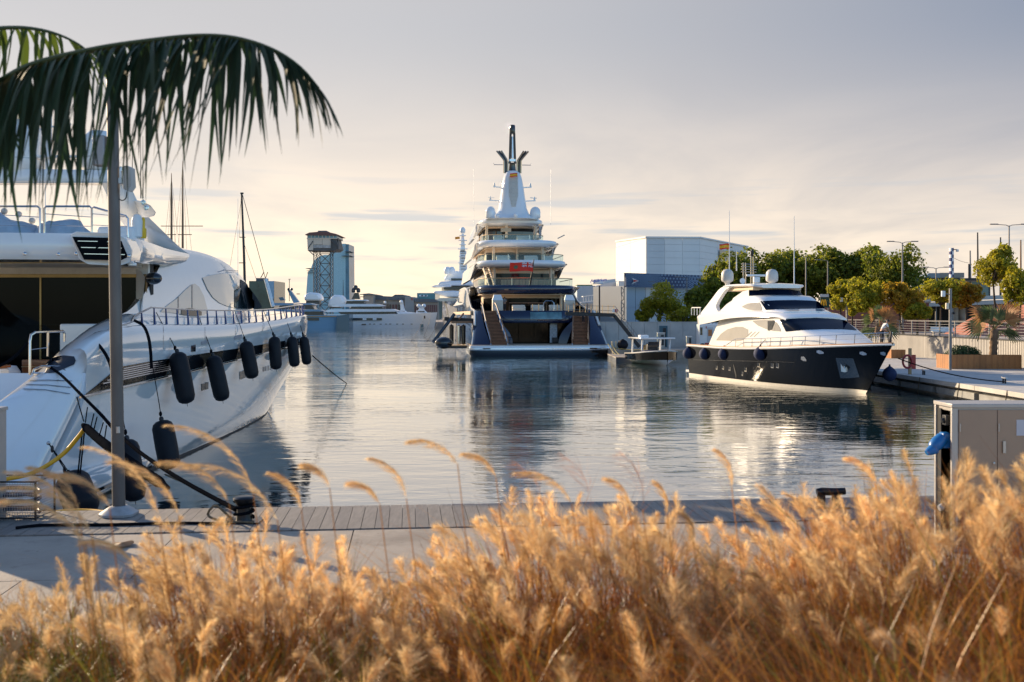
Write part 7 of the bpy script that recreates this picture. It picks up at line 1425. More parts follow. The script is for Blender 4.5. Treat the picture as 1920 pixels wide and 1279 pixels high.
# ---- service cabinets
cab = mat('cabinet_taupe', (0.36, 0.25, 0.175), 0.5, 0.1, var=0.08, scale=1.2); cab_edge = mat('cabinet_frame', (0.42, 0.40, 0.38), 0.4, 0.3, var=0.06)
def cabinet(x0, y0, w, dp, z0, z1, label, detail=True):
    e = empty('service_cabinet', (x0+w/2, y0+dp/2, z0), 0, label, 'cabinet')
    MB().bx(x0+0.02, x0+w, y0+0.012, y0+dp, z0, z1-0.05).build('body', cab_edge, e)
    MB().bx(x0-0.02, x0+w+0.02, y0-0.02, y0+dp+0.02, z1-0.05, z1).build('top', cab_edge, e, bevel=0.008)
    for yy in (y0-0.005, y0+dp-0.045): MB().bx(x0-0.015, x0+0.06, yy, yy+0.05, z0, z1-0.05).build('corner_post', cab_edge, e, bevel=0.006)
    n = 3
    for k in range(n): MB().bx(x0+0.075+k*(w-0.08)/n, x0+0.068+(k+1)*(w-0.08)/n, y0-0.006, y0+0.012, z0+0.06, z1-0.075).build('door', cab, e, bevel=0.004)
    for k in range(n):
        xx = x0+0.075+k*(w-0.08)/n
        for zz in (z0+0.3, z1-0.3): MB().tube([(xx+0.012, y0-0.012, zz-0.05), (xx+0.012, y0-0.012, zz+0.05)], 0.009, 7).build('hinge', steel_dull, e)
        MB().lathe([(0.016, 0), (0.016, 0.012), (0.008, 0.014)], (xx+(w-0.08)/n-0.05, y0-0.006, z1-0.75), (0, -1, 0), 10).build('lock', steel_dull, e)
    if detail:
        MB().bx(x0+0.02, x0+0.03, y0+0.06, y0+dp-0.06, z0+0.1, z1-0.1).build('socket_panel', mat('panel_pale', (0.50, 0.47, 0.43), 0.5), e)
        MB().bx(x0+0.005, x0+0.02, y0+dp-0.17, y0+dp-0.045, z0+0.1, z1-0.09).build('cable_slot', dark_metal, e)
        for zz in (0.24, 0.40): pass
        def socket(z, col, y, r, l):
            MB().box((x0-0.01, y, z), (0.08, 0.13, 0.13)).build('socket_box', dark_metal, e, bevel=0.01); MB().lathe([(r, 0), (r*1.05, l*0.4), (r*0.85, l), (r*0.6, l*1.02)], (x0-0.04, y, z), (-1, -0.1, -0.35), 14).build('socket_cap', col, e)
        bl = mat('plug_blue', (0.01, 0.14, 0.42), 0.35); wl = mat('plug_grey', (0.35, 0.36, 0.38), 0.4)
        socket(z1-0.22, dark_metal, y0+0.16, 0.035, 0.04); socket(z0+0.55, wl, y0+0.18, 0.045, 0.07)
        MB().box((x0-0.02, y0+0.20, z1-0.48), (0.10, 0.16, 0.20)).build('plug_housing', bl, e, bevel=0.02); MB().lathe([(0.085, 0), (0.09, 0.10), (0.075, 0.17), (0.05, 0.20)], (x0-0.06, y0+0.18, z1-0.46), (-1, -0.3, -0.75), 16).build('plug', bl, e); MB().lathe([(0.075, 0), (0.07, 0.02), (0.05, 0.10), (0.035, 0.13)], (x0-0.17, y0+0.15, z1-0.58), (-1, -0.2, -0.5), 14).build('plug_sleeve', bl, e)
        MB().bar((x0+0.64, y0-0.02, z1-0.62), (x0+0.64, y0-0.02, z1-0.47), 0.02, 0.035).build('handle', steel_dull, e); MB().bx(x0+0.80, x0+1.0, y0-0.012, y0-0.006, z1-0.40, z1-0.20).build('label_plate', mat('plate_pale', (0.50, 0.50, 0.55), 0.5), e)
    return e
cabinet(5.58, 13.5, 1.55, 0.56, 1.99, 3.87, 'taupe service cabinet with a blue plug at the right edge'); cabinet(-9.16, 15.3, 1.67, 0.5, 1.99, 3.64, 'taupe service cabinet cut off by the left edge of the picture', False)
# ---- bollards and the lines made fast to them
iron = mat('cast_iron', (0.02, 0.022, 0.026), 0.28, 0.6, var=0.3, scale=5)
b1 = G(455, 978, 2.0); e = empty('mooring_bollard', b1, 0, 'black iron bollard wrapped with rope on the boardwalk near the lamp post', 'bollard', 'iron bollards on the boardwalk')
MB().box(b1+Vector((0, 0, 0.012)), (0.55, 0.42, 0.024)).build('base_plate', iron, e); MB().lathe([(0.12, 0), (0.105, 0.06), (0.10, 0.22), (0.15, 0.28), (0.16, 0.32), (0.13, 0.345), (0.02, 0.35)], b1+Vector((0.02, 0, 0.02)), n=22).build('post', iron, e)
MB().tube([b1+Vector((0.02+0.135*cos(a*1.0), 0.135*sin(a), 0.06+0.018*a/1.2)) for a in [i*0.5 for i in range(34)]], 0.022, 7).build('rope_wrap', rope_black, e)
MB().tube(curve_pts([b1+Vector((-0.15, -0.05, 0.05)), b1+Vector((-0.38, -0.05, 0.24)), b1+Vector((-0.50, -0.02, 0.10)), b1+Vector((-0.28, -0.1, 0.03)), b1+Vector((0.2, -0.22, 0.03))], 18), 0.018, 6).build('rope_tail', rope_tan, e)
b2 = G(1553, 951, 2.0); e = empty('mooring_bollard', b2, 0, 'black twin-horned iron bollard on the boardwalk edge at the right', 'bollard', 'iron bollards on the boardwalk')
MB().box(b2+Vector((0, 0, 0.012)), (0.6, 0.3, 0.024)).build('base_plate', iron, e)
for dx in (-0.11, 0.12): MB().tube([b2+Vector((dx, 0, 0.01)), b2+Vector((dx, 0, 0.20))], 0.065, 14).build('post', iron, e)
MB().tube([b2+Vector((-0.18, 0, 0.235)), b2+Vector((-0.10, 0, 0.245)), b2+Vector((0.1, 0, 0.24)), b2+Vector((0.26, 0, 0.25))], [0.055, 0.062, 0.06, 0.055], 12).build('horn', iron, e)
MB().tube(curve_pts([b2+Vector((-0.1, -0.08, 0.12)), b2+Vector((-0.35, -0.05, 0.11)), b2+Vector((-0.55, 0.1, 0.06))], 8), 0.014, 6).build('rope', rope_tan, e)
tag(MB().tube(curve_pts([W(95, 690, 28.2), W(112, 701, 27.9), W(152, 740, 25.6), W(190, 778, 23), W(215, 806, 21.4), W(262, 848, 19.4), W(340, 900, 17.4), W(420, 944, 16.1), b1+Vector((-0.12, 0.05, 0.17))], 40), 0.036, 9).build('mooring_rope', rope_black), 'heavy black mooring rope from the white yacht fairlead to the iron bollard', 'rope')
tag(MB().tube(curve_pts([W(310, 890, 30), W(345, 905, 24), W(390, 928, 19), W(425, 945, 16.4), b1+Vector((-0.1, 0.08, 0.13))], 24), 0.026, 8).build('mooring_rope', rope_tan), 'second, tan mooring rope running out over the water from the bollard', 'rope')
sl_ = empty('shore_cable', W(158, 800, 24.6), 0, 'yellow shore power cable in a black sleeve slung under the mooring rope', 'cable')
MB().tube(curve_pts([W(156, 797, 24.6), W(166, 806, 24.2), W(186, 824, 23.2), W(215, 846, 21.8), W(262, 880, 19.8), W(315, 915, 18.0)], 24), [0.05]+[0.10]*22+[0.06, 0.04], 12).build('sleeve', sleeve_m, sl_)
MB().tube(curve_pts([W(160, 802, 24.5), W(148, 818, 24.6), W(122, 848, 24.6), W(88, 873, 24.4), W(52, 890, 24.2), W(-10, 902, 24)], 26), 0.052, 10).build('yellow_cable', yellow, sl_)
for (a, b) in (((144, 745), (157, 790)), ((164, 764), (160, 792)), ((176, 776), (170, 802)), ((182, 782), (176, 806)), ((194, 792), (186, 818)), ((200, 798), (196, 824))):
    MB().tube([W(*a, lerp(26, 22.4, (a[0]-144)/60)), W(*b, lerp(24.8, 22.6, (a[0]-144)/60))], 0.014, 5).build('lashing', rope_black, sl_)
tk = empty('fender_tackle', W(92, 832, 26), 0, 'short black line with hooks on the white stern quarter', 'rope'); MB().tube([W(92, 832, 25.9), W(98, 842, 25.8), W(125, 886, 25.5)], 0.016, 6).build('line', rope_black, tk)
for px, py in ((98, 842), (121, 881)): MB().ball(W(px, py, 25.65), 0.05, 10, 8, (0.8, 0.8, 1.8)).build('shackle', dark_metal, tk)
MB().lathe([(0.05, 0), (0.05, 0.03), (0.02, 0.05)], W(91, 831, 25.95), (0.6, -1, 0), 12).build('pad_eye', steel_dull, tk)
for i, (x0, x1) in enumerate(((146, 149), (150, 152.5))): tag(MB().tube([W(x0+8, 812, 24.6), W(x0, 890, 25.0)], 0.018, 6).build('fender_line', rope_black), 'black strop from the cable sleeve to the squat stern fender, %s strand' % ('left', 'right')[i], 'rope', 'strops above the squat fender')
tag(MB().tube(curve_pts([W(70, 966, 16.3), W(95, 962, 16.4), W(130, 958.5, 16.5), W(170, 958.5, 16.45), W(208, 963, 16.2)], 18), 0.035, 10).build('yellow_hose', yellow), 'bright yellow hose lying along the boardwalk edge left of the lamp post', 'hose')
tag(MB().tube(curve_pts([G(30, 990, 2.02), G(75, 985, 2.02), G(200, 984, 2.02), G(330, 981, 2.02), G(430, 982, 2.02)], 20), 0.022, 7).build('dark_strip', sleeve_m), 'long thin black strip running across the boards by the lamp post', 'cable')  # thin dark tube laid along the boards
tag(MB().tube(sag(W(586, 667, 55), G(650, 719, 0.0), 0.05), 0.03, 5).build('anchor_line', rope_black), 'thin dark line slanting from the white bow into the water', 'mooring line')
# wire basket at the far left
BK = empty('wire_basket', G(38, 985, 2.0), 0, 'blue-grey wire mesh basket at the left end of the boardwalk', 'basket')
bx0, bx1, by0, by1, bz0, bz1 = W(-30, 0, 15.7).x, W(75, 0, 15.7).x, 15.55, 16.2, 2.0, 2.56
for x, y in ((bx0, by0), (bx1, by0), (bx1, by1), (bx0, by1)): MB().bar((x, y, bz0), (x, y, bz1), 0.025, 0.025).build('corner_post', dark_metal, BK)
for z in (bz0+0.03, bz1): MB().tube([(bx0, by0, z), (bx1, by0, z), (bx1, by1, z), (bx0, by1, z), (bx0, by0, z)], 0.014, 6).build('rim', dark_metal, BK)
for k in range(1, 22): x = lerp(bx0, bx1, k/22); MB().tube([(x, by0, bz0), (x, by0, bz1)], 0.004, 4).build('wire', steel_dull, BK)
for k in range(1, 15): z = lerp(bz0, bz1, k/15); MB().tube([(bx0, by0, z), (bx1, by0, z), (bx1, by1, z)], 0.004, 4).build('wire', steel_dull, BK)
MB().tube(curve_pts([Vector((lerp(bx0, bx1, 0.5+0.38*cos(a)), 15.9+0.2*sin(a), 2.06+0.016*a)) for a in [i*0.45 for i in range(50)]], 90), 0.03, 7).build('stowed_hose', mat('hose_navy', (0.015, 0.03, 0.07), 0.5), BK)
# fallen plane leaf
fl = G(228, 1022, 2.0); mb = MB(); n = 22; mb.v.append(fl+Vector((0, 0, 0.035)))
for k in range(n): a = 2*pi*k/n; r = 0.14*(0.62+0.38*abs(cos(2.5*a))); mb.v.append(fl+Vector((r*cos(a)*1.15, r*sin(a)*1.6, 0.008+0.02*sin(3*a)+0.02*cos(a))))
mb.f = [(0, 1+k, 1+(k+1) % n) for k in range(n)]; tag(mb.build('fallen_leaf', leafmat('dry_leaf', (0.16, 0.075, 0.03), (0.2, 0.1, 0.04), 0.2), smooth=0), 'curled brown leaf lying on the concrete promenade', 'leaf')
# ================================================================ PALM REACHING IN FROM THE LEFT
palm_shaded = leafmat('palm_leaflet_shaded', (0.009, 0.034, 0.026), (0.034, 0.066, 0.022), 0.26, rough=0.65); palm_lit = leafmat('palm_leaflet_lit', (0.045, 0.085, 0.012), (0.10, 0.14, 0.02), 0.45, rough=0.45); rach = mat('palm_rachis', (0.06, 0.075, 0.02), 0.5)  # one leaflet in two copies, shade and sunlight put into their colours
PD = 5.2
PALM = empty('palm_tree', (-3.9, PD+0.3, 3.12), 0, 'palm whose long dark fronds droop in from the upper left', 'palm')
tr = [Vector((-3.9, PD+0.3, 3.1)), Vector((-3.95, PD+0.3, 4.6)), Vector((-3.85, PD+0.25, 6.2))]; MB().tube(curve_pts(tr, 14), [0.20+0.015*(i % 2) for i in range(15)], 14).build('trunk', mat('palm_fibre', (0, 0, 0)), PALM)
def frond(ctrl, d0, d1, count, lens, lean, side_y, m, seed, wid=0.026, sides=(-1, 1), droop=1.0, ragged=0.22):
    rng = random.Random(seed); pts = [W(x, y, lerp(d0, d1, i/(len(ctrl)-1))) for i, (x, y) in enumerate(ctrl)]; cp = curve_pts([tr[-1]]+pts, 60); N = 60
    fr = MB().tube(cp, [lerp(0.030, 0.004, i/N) for i in range(N+1)], 8).build('frond', rach, PALM)
    for k in range(count):
        t = min(0.999, 0.16+0.84*(k+rng.uniform(0.2, 0.8))/count); i = min(N-1, int(t*N)); f = t*N-i; p = cp[i].lerp(cp[i+1], f); tan_ = (cp[i+1]-cp[i]).normalized()
        for sg in sides:
            L = interp(lens, t)*rng.uniform(1-1.6*ragged, 1+0.9*ragged)*(1 if sg < 0 else 0.92)
            if rng.random() < (0.05 if t < 0.6 else 0.16): continue
            ln = interp(lean, t)+rng.gauss(0, 0.13); tip = max(0, (t-0.80)/0.20); bow = rng.gauss(0, 0.10); sy = side_y*rng.uniform(0.5, 1.2)
            w0 = wid*rng.uniform(0.5, 1.2)*(1 if t < 0.55 else 0.72); rows = []; S = 8
            for s in range(S+1):
                u = s/S
                off = Vector((ln*u+bow*u*u*u, sy*sg*(1-(1-u)**2)*0.55, -(0.22*u+0.80*u*u*(0.75+0.25*u))*droop-0.10*u))*L*(1-0.6*tip)+tan_*L*(0.34*u*(1-0.5*u)+0.75*tip*u)
                q = p+off; wv = (tan_*1.0+Vector((0, 0.5*sg*rng.uniform(0.6, 1.4), 0.15))).normalized(); w = w0*(sin(pi*min(1, 0.14+0.86*u))**0.55 if u < 0.97 else 0.03)*(1-0.62*u); fold = Vector((0, -0.3*sg, 0.0))*w*0.5
                rows.append([q-wv*w, q+fold, q+wv*w])
            MB().grid(rows).build('leaflet', m, fr, smooth=60, fixn=False)
frond([(-60, 175), (60, 122), (180, 92), (290, 75), (370, 67), (430, 69), (485, 82), (530, 102), (568, 130), (598, 165)], PD+0.2, PD-0.3, 128, [(0.1, 0.66), (0.4, 0.74), (0.62, 0.68), (0.8, 0.56), (0.92, 0.38), (1, 0.20)], [(0.1, -0.40), (0.35, -0.34), (0.55, -0.26), (0.75, -0.34), (0.92, -0.22), (1, 0.1)], 0.5, palm_shaded, 3, wid=0.032, ragged=0.24)
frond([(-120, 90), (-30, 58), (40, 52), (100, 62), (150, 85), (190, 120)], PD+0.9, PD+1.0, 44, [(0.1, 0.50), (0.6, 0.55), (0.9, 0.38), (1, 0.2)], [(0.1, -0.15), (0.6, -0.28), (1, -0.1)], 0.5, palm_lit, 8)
frond([(-140, 200), (-80, 180), (-30, 190), (20, 240)], PD+0.5, PD+0.6, 26, [(0.1, 0.5), (0.6, 0.45), (1, 0.2)], [(0.1, -0.2), (1, -0.1)], 0.5, palm_shaded, 12)
# ================================================================ FOREGROUND GRASS BED
g_gold = leafmat('dry_grass_blade', (0.10, 0.028, 0.005), (0.78, 0.36, 0.05), 0.34, rough=0.36, c3=(0.36, 0.12, 0.014)); g_green = leafmat('green_grass_blade', (0.08, 0.12, 0.010), (0.27, 0.26, 0.03), 0.45); g_plume = leafmat('plume_hair', (0.70, 0.45, 0.19), (0.92, 0.75, 0.46), 0.58, c3=(0.84, 0.58, 0.29)); g_grey = leafmat('old_plume_hair', (0.42, 0.28, 0.15), (0.66, 0.48, 0.30), 0.5)
TOPY = [(-200, 1145), (0, 1140), (150, 1125), (300, 1095), (420, 1055), (560, 1060), (640, 1095), (720, 1115), (820, 1120), (880, 1085), (940, 1027), (1020, 1007), (1100, 997), (1220, 1012), (1300, 1062), (1380, 1097), (1460, 1072), (1530, 1004), (1620, 959), (1700, 949), (1760, 964), (1840, 944), (1920, 939), (2100, 939)]
SOILZ = 3.12
def blade_into(mb, base, az, L, lean, w, rng, seg=4):
    d = Vector((cos(az), sin(az), 0)); side = Vector((-sin(az), cos(az), 0)); curl = rng.uniform(0.2, 1.25); k = len(mb.v); tw = rng.uniform(-1.2, 1.2)
    for s in range(seg+1):
        u = s/seg; out = L*(0.16*u+0.62*curl*u**2.4); up = L*(u-0.42*curl*u**2.6)
        p = base+d*out+Vector((lean*u*u*L, 0, up)); ww = w*(1-u)**0.6*0.5+0.0004; sv = (side*cos(tw*u)+Vector((0, 0, 1))*sin(tw*u)*0.5)
        mb.v += [p-sv*ww, p+sv*ww]
        if s: a = k+2*s; mb.f.append((a-2, a-1, a+1, a))
def plume_into(mb, stem, base, d0, L, bend, rng, hairs, hl, w=0.0012, thick=1.0):
    "arching feathery head: fine hairs swept along a bending axis"
    ax = []; p = base.copy(); d = d0.normalized(); n = 10
    for i in range(n+1): ax.append(p.copy()); p = p+d*(L/n); d = (d+bend*(1.0/n)).normalized()
    for h in range(hairs):
        t = rng.random()**0.85; i = min(n-1, int(t*n)); q = ax[i].lerp(ax[i+1], t*n-i); tn = (ax[i+1]-ax[i]).normalized(); r = rdir(rng); r = (r-tn*r.dot(tn)); r = r.normalized() if r.length > 0.01 else Vector((1, 0, 0))
        fl_ = hl*(0.35+0.65*sin(pi*min(1, 0.12+0.9*t)))*rng.uniform(0.6, 1.2); sp_ = rng.uniform(0.22, 0.55)*thick; tipv = q+(tn*0.9+r*sp_)*fl_+bend*fl_*0.25; m_ = q.lerp(tipv, 0.5)+r*fl_*0.06; sw = tn.cross(r)*w*0.5*rng.uniform(0.7, 1.6); k = len(mb.v)
        mb.v += [q-sw*0.6, q+sw*0.6, m_+sw, m_-sw, tipv]; mb.f += [(k, k+1, k+2, k+3), (k+3, k+2, k+4)]
    return ax
rng = random.Random(11); gold, green, plm, gry, stems = MB(), MB(), MB(), MB(), MB()
rows_ = [2.05, 2.4, 2.75, 3.1, 3.45, 3.8, 4.15, 4.5, 4.85]
for ri, Y in enumerate(rows_):
    half = 0.56*Y+0.35; n = int(2*half/0.27)
    for k in range(n):
        X = -half+2*half*(k+0.5)/n+rng.uniform(-.1, .1); Yc = Y+rng.uniform(-.12, .12); px = 960+X/Yc*FPX; ty = interp(TOPY, px)+rng.uniform(-14, 22)
        zt = 5-(ty-590)/FPX*4.7; H = max(0.35, zt-SOILZ)*rng.uniform(0.86, 1.02)
        # keep nearest rows from rising over the far ones
        lim = 5-(ty+40-590)/FPX*Yc-SOILZ
        H = min(H, max(0.42, H*0.8+0.2*lim))
        gr_ = (px < 330 and rng.random() < 0.75) or (620 < px < 860 and rng.random() < 0.7) or rng.random() < 0.07
        nb = 460 if Yc < 4 else 330
        for b in range(nb):
            az = rng.uniform(0, 2*pi); base = Vector((X+rng.gauss(0, 0.07), Yc+rng.gauss(0, 0.07), SOILZ)); L = H*rng.uniform(0.55, 1.45)
            blade_into(green if (gr_ and rng.random() < 0.7) or rng.random() < 0.05 else gold, base, az, L, rng.gauss(-0.03, 0.22), rng.uniform(0.003, 0.0078), rng)
        npl = rng.randint(13, 18) if Yc > 4.0 else rng.randint(3, 5) if Yc > 3.5 else (rng.random() < 0.7)*1
        if px < 300: npl = rng.randint(4, 8)
        for b in range(npl):
            az = rng.uniform(0, 2*pi); ro = rng.uniform(0.05, 0.26); sb = Vector((X, Yc, SOILZ)); hb_ = H*(rng.uniform(0.82, 1.14) if Yc > 3.6 else rng.uniform(0.6, 0.95))
            top = sb+Vector((cos(az)*ro-0.03*H, sin(az)*ro, hb_)); stems.tube(curve_pts([sb, sb.lerp(top, 0.6)+Vector((0.02, 0, 0.04)), top], 4), 0.0016, 3, caps=False)
            old = Yc < 3.4 and rng.random() < 0.75
            plume_into(gry if old else plm, None, top, Vector((cos(az)*0.40-0.08, sin(az)*0.40, 1.0 if not old else 0.5)), rng.uniform(0.09, 0.18), Vector((-0.25+rng.gauss(0, 0.55), rng.gauss(0, 0.4), -0.25 if not old else -1.1)), rng, 220 if Yc < 4 else 190, rng.uniform(0.035, 0.065), 0.0017, 2.3)
for mb, nm, m, lb in ((gold, 'dry_grass', g_gold, 'mass of golden-brown dry grass blades filling the foreground bed'), (green, 'green_grass', g_green, 'green grass blades mixed through the dry foreground bed'), (plm, 'grass_plumes', g_plume, 'cream feathery seed heads topping the foreground grass'), (gry, 'old_grass_plumes', g_grey, 'faded grey-brown seed heads low in the foreground grass'), (stems, 'grass_stems', g_gold, 'thin straw stems inside the foreground grass')):
    tag(mb.build(nm, m, smooth=0 if mb is not gold else 60, fixn=False), lb, 'grass', kind='stuff')
# tall plumes that stand clear of the bed
def tall_plume(bx_, by_, tx, ty, d, label, L=0.26, hairs=230, pink=False, hl=0.065):
    rng = random.Random(int(bx_*7+by_)); a, t = W(bx_, by_, d), W(tx, ty, d); root = Vector((a.x+0.08, d+0.02, SOILZ)); e = empty('grass_plume', root, 0, label, 'grass plume', 'tall plumes rising over the grass')
    MB().tube(curve_pts([root, root.lerp(a, 0.55)+Vector((0.02, 0, 0.03)), a], 8), 0.0019, 5).build('stem', g_gold, e)
    mb = MB(); dv = (t-a); L = dv.length*1.08; plume_into(mb, None, a, dv.normalized()*0.9+Vector((0.28, 0, 0.75)), L, Vector((-0.85, 0, -1.15))*(1 if tx < bx_ else 0.2), rng, hairs, hl, 0.0015 if not pink else 0.0010, 0.85 if not pink else 1.8); mb.build('plume', g_plume if not pink else MATS['pink_plume'], e, smooth=0, fixn=False)
leafmat('pink_plume', (0.42, 0.20, 0.13), (0.60, 0.32, 0.22), 0.5)
TPL = [(145, 985, 15, 880, 3.4), (172, 1000, 0, 930, 3.2), (148, 960, 60, 868, 3.6), (160, 1020, -20, 965, 3.1), (300, 985, 180, 820, 3.7), (335, 965, 205, 862, 3.6), (475, 925, 318, 790, 3.9), (520, 975, 330, 885, 3.8), (430, 945, 296, 872, 3.7), (565, 955, 518, 878, 3.9), (618, 915, 572, 868, 3.9), (712, 945, 655, 905, 4.0), (762, 935, 705, 850, 4.1), (858, 870, 760, 842, 4.2), (930, 895, 868, 850, 4.2), (1072, 945, 965, 893, 4.0), (1250, 965, 1246, 900, 4.2), (1300, 1015, 1295, 958, 4.0), (1448, 1015, 1420, 955, 4.0), (1372, 915, 1362, 838, 4.2), (1642, 905, 1590, 855, 4.3), (1180, 950, 1145, 890, 4.2), (250, 1060, 150, 1030, 3.3), (205, 950, 90, 900, 3.5)]
for i, (a, b, c, d, dd) in enumerate(TPL): tall_plume(a, b, c, d, dd, 'cream feathery grass plume number %s from the left along the water line' % ('one two three four five six seven eight nine ten eleven twelve thirteen fourteen fifteen sixteen seventeen eighteen nineteen twenty twenty-one twenty-two twenty-three twenty-four'.split()[sorted(x[2] for x in TPL).index(c)]))
for i, (a, b, c, d, dd, w) in enumerate(((1015, 960, 985, 860, 4.2, 'left'), (1105, 955, 1078, 845, 4.1, 'middle'), (1205, 955, 1192, 845, 4.1, 'right'))): tall_plume(a, b, c, d, dd, '%s one of three loose pinkish grass sprays over the water' % w, hairs=90, pink=True, hl=0.12)
# ================================================================ PEOPLE
def skinned(name, pts, edges, rad, m, parent, M, root=0, sub=2):
    me = bpy.data.meshes.new(name); me.from_pydata([tuple(p) for p in pts], edges, []); o = bpy.data.objects.new(name, me); COL.objects.link(o)
    sk = o.modifiers.new('skin', 'SKIN'); sk.use_smooth_shade = True
    for i, v in enumerate(me.skin_vertices[0].data): r = rad[i]; v.radius = r if isinstance(r, tuple) else (r, r); v.use_root = (i == root)
    su = o.modifiers.new('sub', 'SUBSURF'); su.levels = su.render_levels = sub
    dg = bpy.context.evaluated_depsgraph_get(); dg.update(); m2 = bpy.data.meshes.new_from_object(o.evaluated_get(dg)); bpy.data.objects.remove(o, do_unlink=True); m2.transform(M); m2.materials.clear(); m2.materials.append(m); m2.shade_smooth()
    q = bpy.data.objects.new(name, m2); COL.objects.link(q); WMAT[q.name] = Matrix.Identity(4); q.parent = parent; q.matrix_parent_inverse = wm(parent).inverted(); return q
skin_m = mat('skin', (0.42, 0.235, 0.155), 0.6, var=0.08); hair_m = mat('dark_hair', (0.015, 0.011, 0.009), 0.7)
def person(base, rz, label, shirt, trousers, bend=0.0, arms='down', s=1.0):
    """standing figure 1.75 m tall; bend tips the trunk forward about the hips"""
    e = empty('person', base, rz, label, 'person'); M = Matrix.Translation(base)@Matrix.Rotation(rz, 4, 'Z')@Matrix.Scale(s, 4)
    H = Vector((0, 0, 0.93)); R = Matrix.Rotation(-bend, 3, 'X')
    up = lambda x, y, z: tuple(H+R@(Vector((x, y, z))-H))
    P = [(0, 0, 0.95), up(0, 0.01, 1.15), up(0, 0, 1.36), up(0, 0.01, 1.47), up(0, 0.02, 1.54), up(0, 0.035, 1.63), up(0, 0.03, 1.73)]
    E = [(0, 1), (1, 2), (2, 3), (3, 4), (4, 5), (5, 6)]; r = [(0.15, 0.11), (0.135, 0.10), (0.16, 0.105), (0.065, 0.065), (0.058, 0.06), (0.078, 0.095), (0.06, 0.075)]; arm_ends = []
    for sg in (-1, 1):
        k = len(P); sh = Vector(up(sg*0.18, 0, 1.40))
        if arms == 'down': el, wr = sh+Vector((sg*0.06, 0.02, -0.29)), sh+Vector((sg*0.05, 0.10, -0.54))
        elif arms == 'work': el, wr = sh+Vector((sg*0.03, 0.08, -0.28)), sh+Vector((-sg*0.04, 0.20, -0.50))
        else: el, wr = sh+Vector((sg*0.05, 0.05, -0.26)), sh+Vector((sg*-0.02, 0.26, -0.20))
        P += [tuple(sh), tuple(el), tuple(wr), tuple(wr+(wr-el).normalized()*0.09)]; E += [(2, k), (k, k+1), (k+1, k+2), (k+2, k+3)]; r += [0.062, 0.045, 0.032, (0.042, 0.022)]
        arm_ends.append((k, wr, (wr-el).normalized(), sg))
        j = len(P); P += [(sg*0.095, 0.0, 0.88), (sg*0.10, 0.03, 0.49), (sg*0.105, -0.01, 0.09), (sg*0.11, 0.14, 0.035)]; E += [(0, j), (j, j+1), (j+1, j+2), (j+2, j+3)]; r += [0.095, 0.062, 0.042, 0.038]
    skinned('body', P, E, r, skin_m, e, M)
    for k, wr, d, sg in arm_ends:                                      # fingers
        for f in range(4):
            o = d.orthogonal().normalized()*0; side = Vector((0.0, 0.018*(f-1.5), 0)); a = wr+d*0.09+side; MB(M).tube([a, a+d*0.035, a+d*(0.06-0.006*abs(f-1.3))+Vector((-sg*0.012, 0, 0))], [0.009, 0.008, 0.006], 6).build('finger', skin_m, e)
        a = wr+d*0.04+Vector((0, 0.03, 0)); MB(M).tube([a, a+d*0.03+Vector((0, 0.025, 0)), a+d*0.06+Vector((0, 0.028, 0))], [0.011, 0.010, 0.007], 6).build('thumb', skin_m, e)
    # clothing
    S = [0, 1, 2, 3]+[a[0] for a in arm_ends]; pts = [P[0], P[1], P[2], tuple(Vector(P[2]).lerp(Vector(P[3]), 0.75))]; ed = [(0, 1), (1, 2), (2, 3)]; rr = [(0.165, 0.125), (0.15, 0.115), (0.175, 0.12), (0.075, 0.07)]
    for k, wr, d, sg in arm_ends: n = len(pts); pts += [P[k], tuple(Vector(P[k]).lerp(Vector(P[k+1]), 0.75))]; ed += [(2, n), (n, n+1)]; rr += [0.075, 0.062]
    skinned('shirt', pts, ed, rr, shirt, e, M)
    pts = [(0, 0, 0.97)]; ed = []; rr = [(0.165, 0.125)]
    for sg in (-1, 1): n = len(pts); pts += [(sg*0.095, 0, 0.86), (sg*0.10, 0.03, 0.49), (sg*0.105, -0.01, 0.13)]; ed += [(0, n), (n, n+1), (n+1, n+2)]; rr += [0.108, 0.078, 0.062]
    skinned('trousers', pts, ed, rr, trousers, e, M)
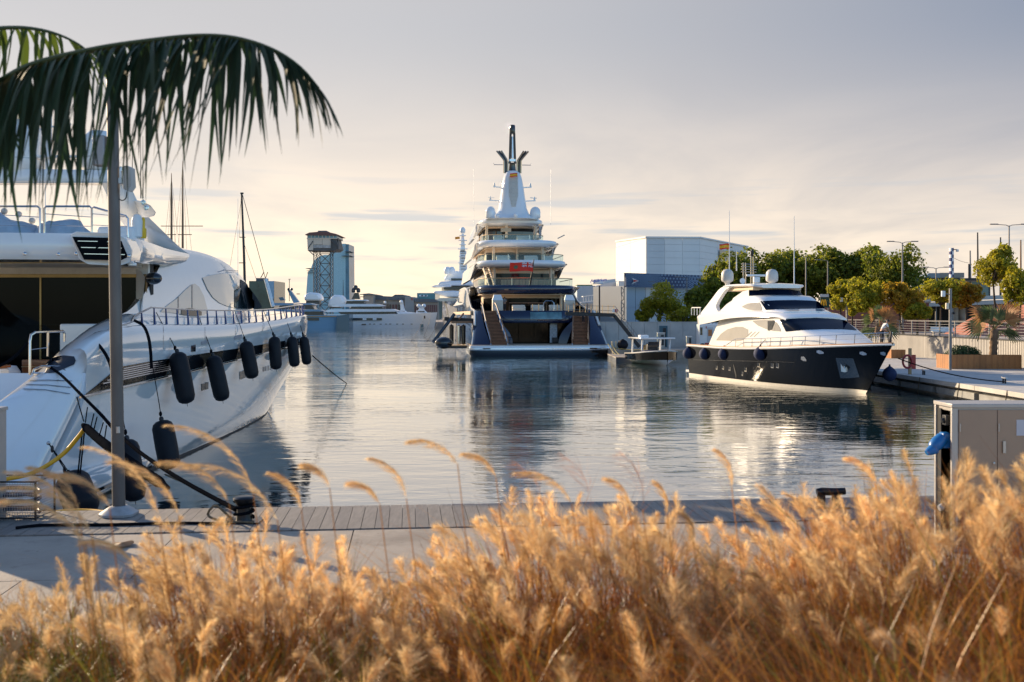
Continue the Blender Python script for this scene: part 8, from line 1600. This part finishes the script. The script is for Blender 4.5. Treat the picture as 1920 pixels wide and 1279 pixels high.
    hc = Vector(P[5]); f = R@Vector((0, 1, 0)); u_ = R@Vector((0, 0, 1)); mb = MB(M); mb.ball(hc+u_*0.055-f*0.018, 0.10, 14, 10, (0.92, 1.05, 1.0)); mb.build('hair', hair_m, e, smooth=80)
    MB(M).ball(hc+f*0.105-u_*0.012, 0.018, 8, 6, (0.8, 1.2, 1.5)).build('nose', skin_m, e)
    for sg in (-1, 1): MB(M).ball(hc+f*0.088+u_*0.012+Vector((sg*0.032, 0, 0)), 0.011, 8, 6).build('eye', dark_metal, e); MB(M).ball(hc+Vector((sg*0.082, 0, 0))-u_*0.005, 0.024, 8, 6, (0.5, 0.9, 1.4)).build('ear', skin_m, e)
    MB(M).bar(hc+f*0.094-u_*0.055-Vector((0.025, 0, 0)), hc+f*0.094-u_*0.055+Vector((0.025, 0, 0)), 0.012, 0.010).build('mouth', mat('lips', (0.30, 0.12, 0.10), 0.6), e)
    return e
tee = mat('white_tee', (0.72, 0.70, 0.68), 0.85, var=0.05); dark_cloth = mat('dark_cloth', (0.018, 0.02, 0.028), 0.85); grey_cloth = mat('grey_check', (0.20, 0.20, 0.21), 0.85, var=0.5, scale=20)
pbow = W(1653, 651, 67.9); pbow.z = 3.10
person(pbow, radians(-82), 'person in white T-shirt and dark trousers bending over the black bow', tee, dark_cloth, 0.62, 'work', 0.98)
mop = empty('deck_mop', pbow, 0, 'pale wooden mop handle held by the person on the black bow', 'mop'); MB().tube([pbow+Vector((0.42, -0.05, 0.05)), pbow+Vector((0.36, -0.05, 0.95))], 0.016, 7).build('handle', rope_tan, mop); MB().box(pbow+Vector((0.42, -0.05, 0.04)), (0.28, 0.1, 0.07)).build('head', fabric_cream, mop)
pc = SM@Vector((-3.75, 8.9, 5.5)); person(pc, radians(175), 'person in a grey top leaning at the superyacht aft deck rail', grey_cloth, dark_cloth, 0.08, 'front')
ps = SM@Vector((5.9, 5.6, 3.95)); person(ps, radians(150), 'person in dark clothes climbing the right stair of the superyacht', dark_cloth, dark_cloth, 0.25, 'down')
pt = W(1131, 577, 201.5); pt.z = W(0, 569, 201.5).z-0.55; person(pt, radians(190), 'person in dark clothes standing on the restaurant terrace', dark_cloth, dark_cloth, 0.0, 'down')
